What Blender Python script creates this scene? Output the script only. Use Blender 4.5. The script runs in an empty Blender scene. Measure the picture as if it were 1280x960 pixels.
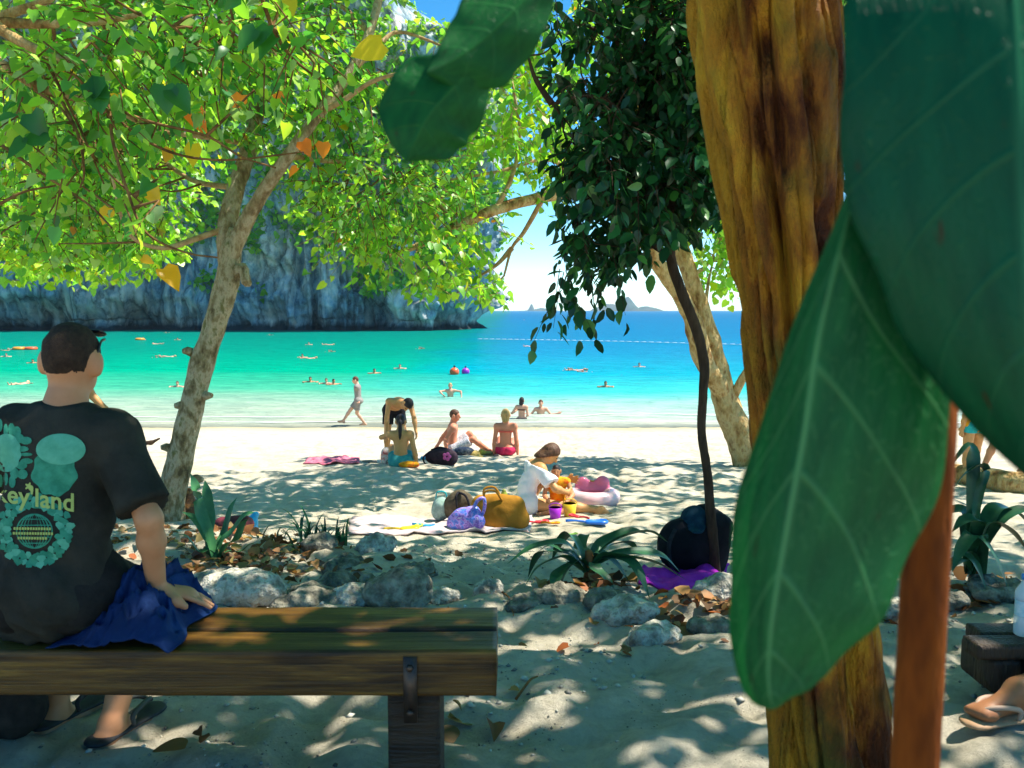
import bpy, bmesh, math, random
import numpy as np
from mathutils import Vector, Matrix
from mathutils.bvhtree import BVHTree

random.seed(7)
RNG = np.random.default_rng(11)
SC = bpy.context.scene
COL = SC.collection
R = math.radians

# ------------------------------------------------------------------ camera
F = 1050.0                       # focal length in pixels of a 1280 px wide frame
CAMZ = 1.37
PITCH = math.atan(92.0 / F)
cam = bpy.data.cameras.new('camera')
cam.sensor_width = 36.0
cam.lens = F / 1280.0 * 36.0
cam.clip_start = 0.05
cam.clip_end = 30000.0
cam.dof.use_dof = True
cam.dof.focus_distance = 9.0
cam.dof.aperture_fstop = 9.0
cam_ob = bpy.data.objects.new('camera', cam)
COL.objects.link(cam_ob)
cam_ob.location = (0, 0, CAMZ)
cam_ob.rotation_euler = (math.pi / 2 - PITCH, 0, 0)
SC.camera = cam_ob

# ------------------------------------------------------------------ sky, sun, exposure
SUN_EL, SUN_AZ = R(60), R(80)    # azimuth from +Y towards +X
world = bpy.data.worlds.new('World')
SC.world = world
world.use_nodes = True
wn = world.node_tree
bg = wn.nodes['Background']
sky = wn.nodes.new('ShaderNodeTexSky')
sky.sky_type = 'NISHITA'
sky.sun_disc = False
sky.sun_elevation = SUN_EL
sky.sun_rotation = SUN_AZ
sky.air_density = 0.6
sky.dust_density = 0.0
sky.ozone_density = 2.0
hs = wn.nodes.new('ShaderNodeHueSaturation'); hs.inputs['Saturation'].default_value = 1.35
tn = wn.nodes.new('ShaderNodeMix'); tn.data_type = 'RGBA'; tn.blend_type = 'MULTIPLY'; tn.inputs[0].default_value = 1.0
tn.inputs[7].default_value = (1.0, 1.0, .80, 1)
wn.links.new(sky.outputs[0], hs.inputs['Color']); wn.links.new(hs.outputs[0], tn.inputs[6]); wn.links.new(tn.outputs[2], bg.inputs[0])
bg.inputs[1].default_value = 0.15
sun = bpy.data.lights.new('sun', 'SUN')
sun.energy = 4.0
sun.angle = R(0.55)
sun.color = (1.0, 0.94, 0.84)
sun_ob = bpy.data.objects.new('sun', sun)
COL.objects.link(sun_ob)
TO_SUN = Vector((math.sin(SUN_AZ) * math.cos(SUN_EL), math.cos(SUN_AZ) * math.cos(SUN_EL), math.sin(SUN_EL)))
sun_ob.rotation_euler = TO_SUN.to_track_quat('Z', 'Y').to_euler()
sun_ob.location = (20, 20, 60)
SC.view_settings.view_transform = 'Standard'
SC.view_settings.look = 'None'
SC.view_settings.gamma = 1.0
SC.view_settings.exposure = 1.25
SC.render.engine = 'CYCLES'
SC.cycles.use_denoising = True
SC.cycles.max_bounces = 8
SC.cycles.diffuse_bounces = 3
SC.cycles.glossy_bounces = 2
SC.cycles.transmission_bounces = 4
SC.cycles.transparent_max_bounces = 6
SC.cycles.volume_bounces = 0
SC.cycles.sample_clamp_indirect = 6.0

# ------------------------------------------------------------------ helpers: picture to place
def ray(x, y):
    cx, cy = (x - 640.0) / F, -(y - 480.0) / F
    c, s = math.cos(PITCH), math.sin(PITCH)
    return Vector((cx, c + cy * s, -s + cy * c))
def P(x, y, Y):
    d = ray(x, y)
    return Vector((0, 0, CAMZ)) + d * (Y / d.y)
GY = np.array([-400, -20, 0, 2.6, 4.5, 6.5, 8, 10, 13.5, 17, 22, 27, 28.5, 31, 35, 42, 60, 120, 400, 9500.])
GZ = np.array([1.5, .3, 0, -.01, -.2, -.5, -.75, -.98, -1.2, -1.55, -2.0, -2.40, -2.85, -3.3, -3.7, -4.2, -5.2, -7, -9, -9.])
_fy = np.linspace(-30, 130, 3201)
_fz = np.interp(_fy, GY, GZ)
_k = np.hanning(31); _k /= _k.sum()
_fz = np.convolve(np.pad(_fz, 15, mode='edge'), _k, mode='valid')
def gbase(y):
    y = np.asarray(y, float)
    return np.where((y > -29) & (y < 129), np.interp(y, _fy, _fz), np.interp(y, GY, GZ))
SEA = -2.42
def G(x, y):
    """where the line of sight through a pixel meets the sand"""
    d = ray(x, y)
    ys = np.linspace(1.2, 60, 6000)
    zz = CAMZ + d.z / d.y * ys
    k = int(np.argmax(zz < gbase(ys)))
    p = P(x, y, float(ys[k]))
    return Vector((p.x, p.y, gz(p.x, p.y)))
def S(x, y):
    d = ray(x, y)
    t = (SEA - CAMZ) / d.z
    return Vector((0, 0, CAMZ)) + d * t

# ------------------------------------------------------------------ helpers: noise
def _hash(ix, iy, iz, seed):
    h = (ix.astype(np.int64) * 374761393 + iy.astype(np.int64) * 668265263 + iz.astype(np.int64) * 2147483647 + seed * 1274126177) & 0xffffffff
    h = ((h ^ (h >> 13)) * 1274126177) & 0xffffffff
    h = ((h ^ (h >> 16)) * 2246822519) & 0xffffffff
    return ((h ^ (h >> 15)) & 0xffff) / 65535.0
def vnoise(p, seed=0):
    p = np.asarray(p, float)
    i = np.floor(p); f = p - i
    f = f * f * (3 - 2 * f)
    i = i.astype(np.int64)
    out = 0
    for dx in (0, 1):
        wx = f[..., 0] if dx else 1 - f[..., 0]
        for dy in (0, 1):
            wy = f[..., 1] if dy else 1 - f[..., 1]
            for dz in (0, 1):
                wz = f[..., 2] if dz else 1 - f[..., 2]
                out = out + wx * wy * wz * _hash(i[..., 0] + dx, i[..., 1] + dy, i[..., 2] + dz, seed)
    return out * 2 - 1
def fbm(p, octv=4, seed=0, gain=.5):
    p = np.asarray(p, float)
    a, t, s = 1.0, 0.0, 0.0
    for o in range(octv):
        t = t + a * vnoise(p * (2.03 ** o), seed + o * 17)
        s += a; a *= gain
    return t / s

# lumps that belong to the sand: (x, y, radius, height)
LUMPS = []
def gz(x, y):
    """height of the sand, lumps and trodden relief included"""
    x = np.asarray(x, float); y = np.asarray(y, float)
    z = gbase(y)
    p = np.stack([x, y, np.zeros_like(x)], -1)
    near = np.clip((30 - y) / 8, 0, 1) * np.clip((y + 8) / 4, 0, 1)
    amp = .034 + .014 * np.clip((y - 5) / 6, 0, 1)
    rel = fbm(p * 2.2, 3, 3) * amp + (fbm(p * 6.5, 3, 5) * .030 - np.clip(vnoise(p * 5.2 + 7, 29) - .1, 0, 1) * .05) * np.clip((9 - y) / 3, 0, 1) + fbm(p * .45, 2, 9) * .07 * np.clip((y - 3) / 5, 0, 1)
    q = vnoise(p * 4.3, 21)
    rel = rel - np.clip(q - .2, 0, 1) * .075
    rel = rel - np.clip(vnoise(p * 8.1, 25) - .25, 0, 1) * .045
    z = z + rel * near
    for lx, ly, lr, lh in LUMPS:
        z = z + lh * np.exp(-(((x - lx) ** 2 + (y - ly) ** 2) / (lr * lr)))
    return z if z.ndim else float(z)

# ------------------------------------------------------------------ helpers: objects
def link(o, parent=None):
    COL.objects.link(o)
    if parent is not None:
        o.parent = parent
    return o
def tag(o, label=None, cat=None, group=None, kind=None):
    if label: o['label'] = label
    if cat: o['category'] = cat
    if group: o['group'] = group
    if kind: o['kind'] = kind
    return o
def thing(name, label, cat, loc=(0, 0, 0), rz=0.0, group=None):
    o = bpy.data.objects.new(name, None)
    o.empty_display_size = .1
    link(o)
    o.location = loc
    o.rotation_euler = (0, 0, rz)
    return tag(o, label, cat, group)
def mesh_np(name, V, faces, mat=None, smooth=True, tint=None, uv=None):
    """faces: list of int arrays (n,k), k may differ between arrays"""
    V = np.ascontiguousarray(V, dtype=np.float32)
    me = bpy.data.meshes.new(name)
    me.vertices.add(len(V))
    me.vertices.foreach_set('co', V.ravel())
    loops, starts, tot = [], [], 0
    for fa in faces:
        fa = np.asarray(fa, dtype=np.int32)
        if fa.size == 0: continue
        k = fa.shape[1]
        loops.append(fa.ravel())
        starts.append(tot + np.arange(fa.shape[0]) * k)
        tot += fa.size
    loops = np.concatenate(loops); starts = np.concatenate(starts)
    me.loops.add(len(loops))
    me.loops.foreach_set('vertex_index', loops.astype(np.int32))
    me.polygons.add(len(starts))
    me.polygons.foreach_set('loop_start', starts.astype(np.int32))
    if tint is not None:
        a = me.attributes.new('tint', 'FLOAT_COLOR', 'POINT')
        t = np.asarray(tint, dtype=np.float32)
        if t.shape[1] == 3: t = np.concatenate([t, np.ones((len(t), 1), np.float32)], 1)
        a.data.foreach_set('color', np.ascontiguousarray(t).ravel())
    if uv is not None:
        a = me.attributes.new('leafuv', 'FLOAT_VECTOR', 'POINT')
        t = np.concatenate([np.asarray(uv, np.float32), np.zeros((len(uv), 1), np.float32)], 1)
        a.data.foreach_set('vector', np.ascontiguousarray(t).ravel())
    me.update(calc_edges=True)
    me.validate()
    if smooth:
        me.polygons.foreach_set('use_smooth', np.ones(len(me.polygons), dtype=bool))
    if mat: me.materials.append(mat)
    return me
def obj(name, me, parent=None, loc=None):
    o = bpy.data.objects.new(name, me)
    link(o, parent)
    if loc is not None: o.location = loc
    return o
class MB:
    """collects pieces into one mesh"""
    def __init__(s): s.V, s.Fq, s.Ft, s.n, s.T = [], [], [], 0, []
    def add(s, V, q=None, t=None, tint=None):
        V = np.asarray(V, float).reshape(-1, 3)
        s.V.append(V)
        if q is not None and len(q): s.Fq.append(np.asarray(q, int) + s.n)
        if t is not None and len(t): s.Ft.append(np.asarray(t, int) + s.n)
        if tint is not None: s.T.append(np.broadcast_to(np.asarray(tint, float), (len(V), 3)))
        s.n += len(V)
    def box(s, c, size, rot=None, tint=None):
        v = np.array([[x, y, z] for x in (-.5, .5) for y in (-.5, .5) for z in (-.5, .5)]) * np.asarray(size)
        if rot is not None: v = v @ np.asarray(rot.to_3x3()).T
        s.add(v + np.asarray(c), [[0, 1, 3, 2], [4, 6, 7, 5], [0, 4, 5, 1], [2, 3, 7, 6], [0, 2, 6, 4], [1, 5, 7, 3]], tint=tint)
    def tube(s, pts, rad, seg=8, tint=None, wob=0, seed=0, res=1, caps=True):
        V, q, t = tube(pts, rad, seg, wob, seed, res, caps)
        s.add(V, q, t, tint)
    def mesh(s, name, mat, smooth=True):
        f = []
        if s.Fq: f.append(np.concatenate(s.Fq))
        if s.Ft: f.append(np.concatenate(s.Ft))
        return mesh_np(name, np.concatenate(s.V), f, mat, smooth, np.concatenate(s.T) if s.T else None)
    def build(s, name, mat, parent=None, smooth=True):
        return obj(name, s.mesh(name, mat, smooth), parent)
def spline(pts, rad, res):
    pts = np.array([list(p) for p in pts], float); rad = np.asarray(rad, float)
    if res <= 1 or len(pts) < 3: return pts, rad
    e = np.concatenate([[2 * pts[0] - pts[1]], pts, [2 * pts[-1] - pts[-2]]])
    o, r = [], []
    for i in range(len(pts) - 1):
        p0, p1, p2, p3 = e[i:i + 4]
        for k in range(res):
            t = k / res
            o.append(.5 * (2 * p1 + (p2 - p0) * t + (2 * p0 - 5 * p1 + 4 * p2 - p3) * t * t + (3 * p1 - p0 - 3 * p2 + p3) * t ** 3))
            r.append(rad[i] * (1 - t) + rad[i + 1] * t)
    o.append(pts[-1]); r.append(rad[-1])
    return np.array(o), np.array(r)
def tube(pts, rad, seg=8, wob=0, seed=0, res=1, caps=True):
    pts, rad = spline(pts, rad, res)
    n = len(pts)
    tan = np.gradient(pts, axis=0)
    tan /= np.linalg.norm(tan, axis=1)[:, None] + 1e-9
    a = np.array([0, 0, 1.]) if abs(tan[0][2]) < .8 else np.array([1., 0, 0])
    u = np.cross(tan[0], a); u /= np.linalg.norm(u)
    U = np.zeros((n, 3)); 
    for i in range(n):
        u = u - tan[i] * np.dot(u, tan[i]); u /= np.linalg.norm(u) + 1e-9
        U[i] = u
    W = np.cross(tan, U)
    th = np.linspace(0, 2 * math.pi, seg, endpoint=False)
    d = U[:, None, :] * np.cos(th)[None, :, None] + W[:, None, :] * np.sin(th)[None, :, None]
    rr = np.broadcast_to(rad[:, None], (n, seg)).copy()
    if wob:
        q = pts[:, None, :] + d * rad[:, None, None]
        rr = rr * (1 + wob * fbm(q / max(rad.mean(), 1e-4) * .8, 3, seed))
    V = (pts[:, None, :] + d * rr[..., None]).reshape(-1, 3)
    i = np.arange(n - 1)[:, None] * seg; j = np.arange(seg)[None, :]; j2 = (j + 1) % seg
    q = np.stack([i + j, i + j2, i + seg + j2, i + seg + j], -1).reshape(-1, 4)
    t = None
    if caps:
        V = np.concatenate([V, [pts[0], pts[-1]]])
        b = n * seg
        jj = np.arange(seg); k2 = (jj + 1) % seg
        t = np.concatenate([np.stack([np.full(seg, b), k2, jj], -1), np.stack([np.full(seg, b + 1), (n - 1) * seg + jj, (n - 1) * seg + k2], -1)])
    return V, q, t

# ------------------------------------------------------------------ helpers: smooth solids (distance fields)
def cone(a, b, ra, rb=None, sq=None, f=1.0, flat=False):
    return ('c', np.array(a, float), np.array(b, float), ra, ra if rb is None else rb, None if sq is None else np.array(sq, float), f, flat)
def ell(c, r, rot=None):
    return ('e', np.array(c, float), np.array(r if hasattr(r, '__len__') else (r, r, r), float), np.eye(3) if rot is None else np.array(rot, float))
def inflate(p, d):
    if p[0] == 'c': return (p[0], p[1], p[2], p[3] + d, p[4] + d) + p[5:]
    return (p[0], p[1], p[2] + d, p[3])
def _d(p, X):
    if p[0] == 'c':
        _, a, b, ra, rb, sq, f, flat = p[:8]
        Q = X - a; ba = b - a; L2 = ba @ ba + 1e-12
        tr = (Q @ ba) / L2
        t = np.clip(tr, 0, 1)
        D = Q - t[..., None] * ba
        if sq is not None:
            s = D @ sq
            D = D + (s * (1 / f - 1))[..., None] * sq
        d = np.linalg.norm(D, axis=-1) - (ra + (rb - ra) * t)
        if flat:
            L = math.sqrt(L2)
            d = np.maximum(d, np.maximum(-tr, tr - 1) * L)
        return d
    _, c, r, rot = p
    q = (X - c) @ rot
    k0 = np.linalg.norm(q / r, axis=-1); k1 = np.linalg.norm(q / (r * r), axis=-1) + 1e-9
    return k0 * (k0 - 1) / k1
def _bb(p):
    if p[0] == 'c':
        m = max(p[3], p[4]) * max(1.0, 1.0)
        return np.minimum(p[1], p[2]) - m, np.maximum(p[1], p[2]) + m
    m = p[2].max()
    return p[1] - m, p[1] + m
def solid(name, prims, cell, mat, k=.03, cuts=(), rough=0, rscale=5, seed=0, carve=()):
    lo = np.min([_bb(p)[0] for p in prims], 0) - 3 * cell
    hi = np.max([_bb(p)[1] for p in prims], 0) + 3 * cell
    n = np.ceil((hi - lo) / cell).astype(int) + 1
    ax = [lo[i] + cell * np.arange(n[i]) for i in range(3)]
    D = np.full(n, 1.0, np.float32)
    pad = k + 3 * cell
    def sl(p):
        b0, b1 = _bb(p)
        i0 = np.clip(((b0 - pad - lo) / cell).astype(int), 0, n); i1 = np.clip(((b1 + pad - lo) / cell).astype(int) + 2, 0, n)
        s = tuple(slice(i0[i], i1[i]) for i in range(3))
        X = np.stack(np.meshgrid(*[ax[i][s[i]] for i in range(3)], indexing='ij'), -1)
        return s, X
    for p in prims:
        s, X = sl(p)
        d = _d(p, X).astype(np.float32); o = D[s]
        kk = p[8] if p[0] == 'c' and len(p) > 8 else k
        h = np.clip(kk - np.abs(d - o), 0, None) / kk
        D[s] = np.minimum(d, o) - h * h * kk * .25
    for p in carve:
        s, X = sl(p)
        D[s] = np.maximum(D[s], -_d(p, X).astype(np.float32))
    if cuts:
        X = np.stack(np.meshgrid(*ax, indexing='ij'), -1)
        for pt, nr in cuts:
            D = np.maximum(D, ((X - np.array(pt, float)) @ np.array(nr, float)).astype(np.float32))
    V, q = nets(D, lo, cell)
    if rough:
        # push along the field's direction
        g = np.gradient(D, cell)
        idx = np.clip(((V - lo) / cell).round().astype(int), 0, np.array(D.shape) - 1)
        N = np.stack([gi[idx[:, 0], idx[:, 1], idx[:, 2]] for gi in g], -1)
        N /= np.linalg.norm(N, axis=1)[:, None] + 1e-9
        V = V + N * (fbm(V * rscale, 4, seed) * rough)[:, None]
    return mesh_np(name, V, [q], mat)
def nets(D, lo, cell):
    s = D < 0
    nx, ny, nz = D.shape
    cs = [(i, j, l) for i in (0, 1) for j in (0, 1) for l in (0, 1)]
    def c3(A, o): return A[o[0]:nx - 1 + o[0], o[1]:ny - 1 + o[1], o[2]:nz - 1 + o[2]]
    cnt = sum(c3(s, o).astype(np.int8) for o in cs)
    act = (cnt > 0) & (cnt < 8)
    idx = np.argwhere(act)
    vid = np.full(act.shape, -1, np.int64); vid[act] = np.arange(len(idx))
    acc = np.zeros((len(idx), 3)); num = np.zeros(len(idx))
    vals = {o: D[idx[:, 0] + o[0], idx[:, 1] + o[1], idx[:, 2] + o[2]].astype(float) for o in cs}
    for o in cs:
        for a in range(3):
            if o[a] == 0:
                o2 = tuple(1 if i == a else o[i] for i in range(3))
                v0, v1 = vals[o], vals[o2]
                m = (v0 < 0) != (v1 < 0)
                t = np.where(m, v0 / np.where(m, v0 - v1, 1), 0)
                pnt = np.array(o, float) + t[:, None] * (np.arange(3) == a)
                acc += np.where(m[:, None], pnt, 0); num += m
    V = lo + cell * (idx + acc / num[:, None])
    Q = []
    for a in range(3):
        A = np.moveaxis(s, a, 0); I = np.moveaxis(vid, a, 0)
        e = A[:-1] != A[1:]
        e = e.copy(); e[:, 0, :] = False; e[:, :, 0] = False; e[:, -1, :] = False; e[:, :, -1] = False
        k = np.argwhere(e)
        i, j, l = k[:, 0], k[:, 1], k[:, 2]
        q = np.stack([I[i, j - 1, l - 1], I[i, j, l - 1], I[i, j, l], I[i, j - 1, l]], -1)
        fl = A[i, j, l]
        if a == 1: fl = ~fl
        q[~fl] = q[~fl][:, ::-1]
        Q.append(q)
    Q = np.concatenate(Q)
    return V, Q[(Q >= 0).all(1)]

# ------------------------------------------------------------------ materials
def mat(name, col, rough=.7, spec=.3, var=None, vscale=8, vdetail=5, bump=0, bscale=30, stretch=(1, 1, 1), metal=0, coord='Object', trans=0, bdetail=4):
    m = bpy.data.materials.new(name); m.use_nodes = True
    t = m.node_tree; b = t.nodes['Principled BSDF']
    b.inputs['Base Color'].default_value = (*col, 1)
    b.inputs['Roughness'].default_value = rough
    b.inputs['Specular IOR Level'].default_value = spec
    b.inputs['Metallic'].default_value = metal
    tc = t.nodes.new('ShaderNodeTexCoord'); mp = t.nodes.new('ShaderNodeMapping')
    mp.inputs['Scale'].default_value = stretch
    t.links.new(tc.outputs[coord], mp.inputs[0])
    if var is not None:
        cols = [col] + (list(var) if hasattr(var[0], '__len__') else [var])
        n = t.nodes.new('ShaderNodeTexNoise'); n.inputs['Scale'].default_value = vscale; n.inputs['Detail'].default_value = vdetail
        n.inputs['Roughness'].default_value = .65
        r = t.nodes.new('ShaderNodeValToRGB'); e = r.color_ramp.elements
        lo, hi = .36, .66
        e[0].position = lo; e[0].color = (*cols[0], 1); e[1].position = hi; e[1].color = (*cols[-1], 1)
        for i, c in enumerate(cols[1:-1]):
            x = e.new(lo + (hi - lo) * (i + 1) / (len(cols) - 1)); x.color = (*c, 1)
        t.links.new(mp.outputs[0], n.inputs['Vector']); t.links.new(n.outputs[0], r.inputs[0]); t.links.new(r.outputs[0], b.inputs['Base Color'])
    if bump:
        n = t.nodes.new('ShaderNodeTexNoise'); n.inputs['Scale'].default_value = bscale; n.inputs['Detail'].default_value = bdetail
        bp = t.nodes.new('ShaderNodeBump'); bp.inputs['Strength'].default_value = bump; bp.inputs['Distance'].default_value = 1.0 / bscale
        t.links.new(mp.outputs[0], n.inputs['Vector']); t.links.new(n.outputs[0], bp.inputs['Height']); t.links.new(bp.outputs[0], b.inputs['Normal'])
    return m
def leaf_mat(name, trans=.5, gloss=.08, rough=.4, veins=0, gain=(1, 1, 1)):
    m = bpy.data.materials.new(name); m.use_nodes = True
    t = m.node_tree; t.nodes.clear()
    N = t.nodes.new; L = t.links.new
    out = N('ShaderNodeOutputMaterial')
    at = N('ShaderNodeAttribute'); at.attribute_name = 'tint'
    col = at.outputs['Color']
    tr = N('ShaderNodeMix'); tr.data_type = 'RGBA'; tr.blend_type = 'MULTIPLY'; tr.inputs[0].default_value = 1
    L(col, tr.inputs[6]); tr.inputs[7].default_value = (1.35 * gain[0], 1.25 * gain[1], .6 * gain[2], 1)
    df = N('ShaderNodeBsdfDiffuse'); tl = N('ShaderNodeBsdfTranslucent'); gl = N('ShaderNodeBsdfGlossy')
    gl.inputs['Roughness'].default_value = rough
    gl.inputs['Color'].default_value = (.9, 1, .9, 1)
    L(col, df.inputs[0]); L(tr.outputs[2], tl.inputs[0])
    m1 = N('ShaderNodeMixShader'); m1.inputs[0].default_value = trans
    L(df.outputs[0], m1.inputs[1]); L(tl.outputs[0], m1.inputs[2])
    m2 = N('ShaderNodeMixShader'); m2.inputs[0].default_value = gloss
    L(m1.outputs[0], m2.inputs[1]); L(gl.outputs[0], m2.inputs[2]); L(m2.outputs[0], out.inputs[0])
    return m

# ================================================================== THE SETTING
# beds of raised sand under the stones and plants
def lump(x, y, r, h):
    d = ray(x, y); ys = np.linspace(1.2, 60, 6000)
    k = int(np.argmax(CAMZ + d.z / d.y * ys < gbase(ys)))
    p = P(x, y, float(ys[k]))
    LUMPS.append((p.x, p.y, r, h))
for a in ((300, 690, .55, .10), (220, 690, .6, .10), (430, 700, .5, .08), (730, 745, .45, .07), (880, 760, .4, .06), (1230, 740, .5, .06), (560, 705, .4, .05), (140, 700, .6, .1)):
    lump(*a)

def nonuniform(breaks):
    out = []
    for (a, b, st) in breaks:
        out.append(np.arange(a, b, st))
    out.append([breaks[-1][1]])
    return np.unique(np.round(np.concatenate(out), 4))
def grid_mesh(name, xs, ys, zf, m, smooth=True):
    X, Y = np.meshgrid(xs, ys)
    Z = zf(X, Y)
    nx, ny = len(xs), len(ys)
    i = np.arange(ny - 1)[:, None] * nx; j = np.arange(nx - 1)[None, :]
    q = np.stack([i + j, i + j + 1, i + nx + j + 1, i + nx + j], -1).reshape(-1, 4)
    return mesh_np(name, np.stack([X, Y, Z], -1).reshape(-1, 3), [q], m, smooth)

# --- sand
sand = bpy.data.materials.new('sand'); sand.use_nodes = True
t = sand.node_tree; N = t.nodes.new; L = t.links.new
b = t.nodes['Principled BSDF']; b.inputs['Roughness'].default_value = .95; b.inputs['Specular IOR Level'].default_value = .08
geo = N('ShaderNodeNewGeometry'); sep = N('ShaderNodeSeparateXYZ'); L(geo.outputs['Position'], sep.inputs[0])
n1 = N('ShaderNodeTexNoise'); n1.inputs['Scale'].default_value = 2.2; n1.inputs['Detail'].default_value = 6; n1.inputs['Roughness'].default_value = .65
L(geo.outputs['Position'], n1.inputs['Vector'])
r1 = N('ShaderNodeValToRGB'); e = r1.color_ramp.elements
e[0].position = .3; e[0].color = (.58, .50, .36, 1); e[1].position = .7; e[1].color = (.84, .76, .60, 1)
L(n1.outputs[0], r1.inputs[0])
# coral grit: small dark and pale specks
n2 = N('ShaderNodeTexVoronoi'); n2.inputs['Scale'].default_value = 45; L(geo.outputs['Position'], n2.inputs['Vector'])
r2 = N('ShaderNodeValToRGB'); e = r2.color_ramp.elements
e[0].position = .10; e[0].color = (.35, .32, .27, 1); e[1].position = .2; e[1].color = (1, 1, 1, 1)
L(n2.outputs['Distance'], r2.inputs[0])
n3 = N('ShaderNodeTexNoise'); n3.inputs['Scale'].default_value = 5; n3.inputs['Detail'].default_value = 4; L(geo.outputs['Position'], n3.inputs['Vector'])
r3 = N('ShaderNodeValToRGB'); r3.color_ramp.elements[0].position = .5; r3.color_ramp.elements[1].position = .62
L(n3.outputs[0], r3.inputs[0])
mx = N('ShaderNodeMix'); mx.data_type = 'RGBA'; mx.blend_type = 'MULTIPLY'
L(r3.outputs[0], mx.inputs[0]); L(r1.outputs[0], mx.inputs[6]); L(r2.outputs[0], mx.inputs[7])
# wet sand by the water is tan
wet = N('ShaderNodeMapRange'); wet.inputs['From Min'].default_value = 25.6; wet.inputs['From Max'].default_value = 27.4
wob = N('ShaderNodeTexNoise'); wob.inputs['Scale'].default_value = .35; L(geo.outputs['Position'], wob.inputs['Vector'])
wm = N('ShaderNodeMath'); wm.operation = 'MULTIPLY_ADD'; wm.inputs[1].default_value = 2.0; L(wob.outputs[0], wm.inputs[0]); L(sep.outputs[1], wm.inputs[2])
L(wm.outputs[0], wet.inputs[0])
n8 = N('ShaderNodeTexNoise'); n8.inputs['Scale'].default_value = 16; n8.inputs['Detail'].default_value = 5; n8.inputs['Roughness'].default_value = .7; L(geo.outputs['Position'], n8.inputs['Vector'])
c8 = N('ShaderNodeValToRGB'); e = c8.color_ramp.elements; e[0].position = .36; e[0].color = (.62, .60, .55, 1); e[1].position = .56; e[1].color = (1, 1, 1, 1); L(n8.outputs[0], c8.inputs[0])
m8 = N('ShaderNodeMix'); m8.data_type = 'RGBA'; m8.blend_type = 'MULTIPLY'; m8.inputs[0].default_value = .45; L(mx.outputs[2], m8.inputs[6]); L(c8.outputs[0], m8.inputs[7])
mw = N('ShaderNodeMix'); mw.data_type = 'RGBA'; L(wet.outputs[0], mw.inputs[0]); L(m8.outputs[2], mw.inputs[6]); mw.inputs[7].default_value = (.55, .47, .27, 1)
L(mw.outputs[2], b.inputs['Base Color'])
bn = N('ShaderNodeTexNoise'); bn.inputs['Scale'].default_value = 34; bn.inputs['Detail'].default_value = 8; bn.inputs['Roughness'].default_value = .8; L(geo.outputs['Position'], bn.inputs['Vector'])
bp = N('ShaderNodeBump'); bp.inputs['Strength'].default_value = 1.0; bp.inputs['Distance'].default_value = .04
L(bn.outputs[0], bp.inputs['Height']); L(bp.outputs[0], b.inputs['Normal'])
xs = nonuniform([(-9000, -300, 1500), (-300, -40, 20), (-40, -12, 1), (-12, -5, .2), (-5, -2.6, .045), (-2.6, 3, .03), (3, 5, .045), (5, 12, .2), (12, 40, 1), (40, 300, 20), (300, 9000, 1500)])
ys = nonuniform([(-300, -20, 20), (-20, 0, 1), (0, 2, .15), (2, 6.2, .03), (6.2, 9, .045), (9, 20, .09), (20, 32, .25), (32, 60, 2), (60, 400, 20), (400, 9400, 1000)])
tag(obj('sand_beach', grid_mesh('sand_beach', xs, ys, gz, sand)), kind='structure')

# --- sea: colour follows the bottom: pale sand, green shallows in the bay, blue deeper water off its mouth
seam = bpy.data.materials.new('sea_water'); seam.use_nodes = True
t = seam.node_tree; N = t.nodes.new; L = t.links.new
b = t.nodes['Principled BSDF']
geo = N('ShaderNodeNewGeometry'); sep = N('ShaderNodeSeparateXYZ'); L(geo.outputs['Position'], sep.inputs[0])
def ramp(src, stops):
    r = N('ShaderNodeValToRGB'); e = r.color_ramp.elements
    while len(e) < len(stops): e.new(.5)
    for k, (p, c) in enumerate(stops): e[k].position = p; e[k].color = (*c, 1)
    L(src, r.inputs[0]); return r.outputs[0]
wob = N('ShaderNodeTexNoise'); wob.inputs['Scale'].default_value = .09; wob.inputs['Detail'].default_value = 3
mpw = N('ShaderNodeMapping'); mpw.inputs['Scale'].default_value = (.5, 1, 1); L(geo.outputs['Position'], mpw.inputs[0]); L(mpw.outputs[0], wob.inputs['Vector'])
sc = N('ShaderNodeMath'); sc.operation = 'MULTIPLY_ADD'; sc.inputs[1].default_value = 9.0; L(wob.outputs[0], sc.inputs[0]); L(sep.outputs[1], sc.inputs[2])
lg = N('ShaderNodeMath'); lg.operation = 'LOGARITHM'; lg.inputs[1].default_value = 10.0; L(sc.outputs[0], lg.inputs[0])
mr = N('ShaderNodeMapRange'); mr.inputs['From Min'].default_value = math.log10(30); mr.inputs['From Max'].default_value = math.log10(3000); L(lg.outputs[0], mr.inputs[0])
def lp(y): return (math.log10(y + 4.5) - math.log10(30)) / 2.0
bay = ramp(mr.outputs[0], [(lp(28), (0.384, 0.409, 0.310)), (lp(34), (0.260, 0.409, 0.298)), (lp(41), (0.062, 0.384, 0.236)), (lp(52), (0.000, 0.322, 0.186)), (lp(80), (0.000, 0.223, 0.155)), (lp(150), (0.000, 0.161, 0.130)), (lp(600), (0.000, 0.136, 0.155))])
off = ramp(mr.outputs[0], [(lp(28), (0.422, 0.450, 0.354)), (lp(33), (0.307, 0.464, 0.382)), (lp(39), (0.034, 0.437, 0.396)), (lp(50), (0.000, 0.286, 0.382)), (lp(75), (0.000, 0.191, 0.341)), (lp(130), (0.000, 0.150, 0.307)), (lp(600), (0.000, 0.116, 0.260))])
n5 = N('ShaderNodeTexNoise'); n5.inputs['Scale'].default_value = .12; n5.inputs['Detail'].default_value = 3; L(geo.outputs['Position'], n5.inputs['Vector'])
mx5 = N('ShaderNodeMath'); mx5.operation = 'MULTIPLY_ADD'; mx5.inputs[1].default_value = 8; L(n5.outputs[0], mx5.inputs[0]); L(sep.outputs[0], mx5.inputs[2])
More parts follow.
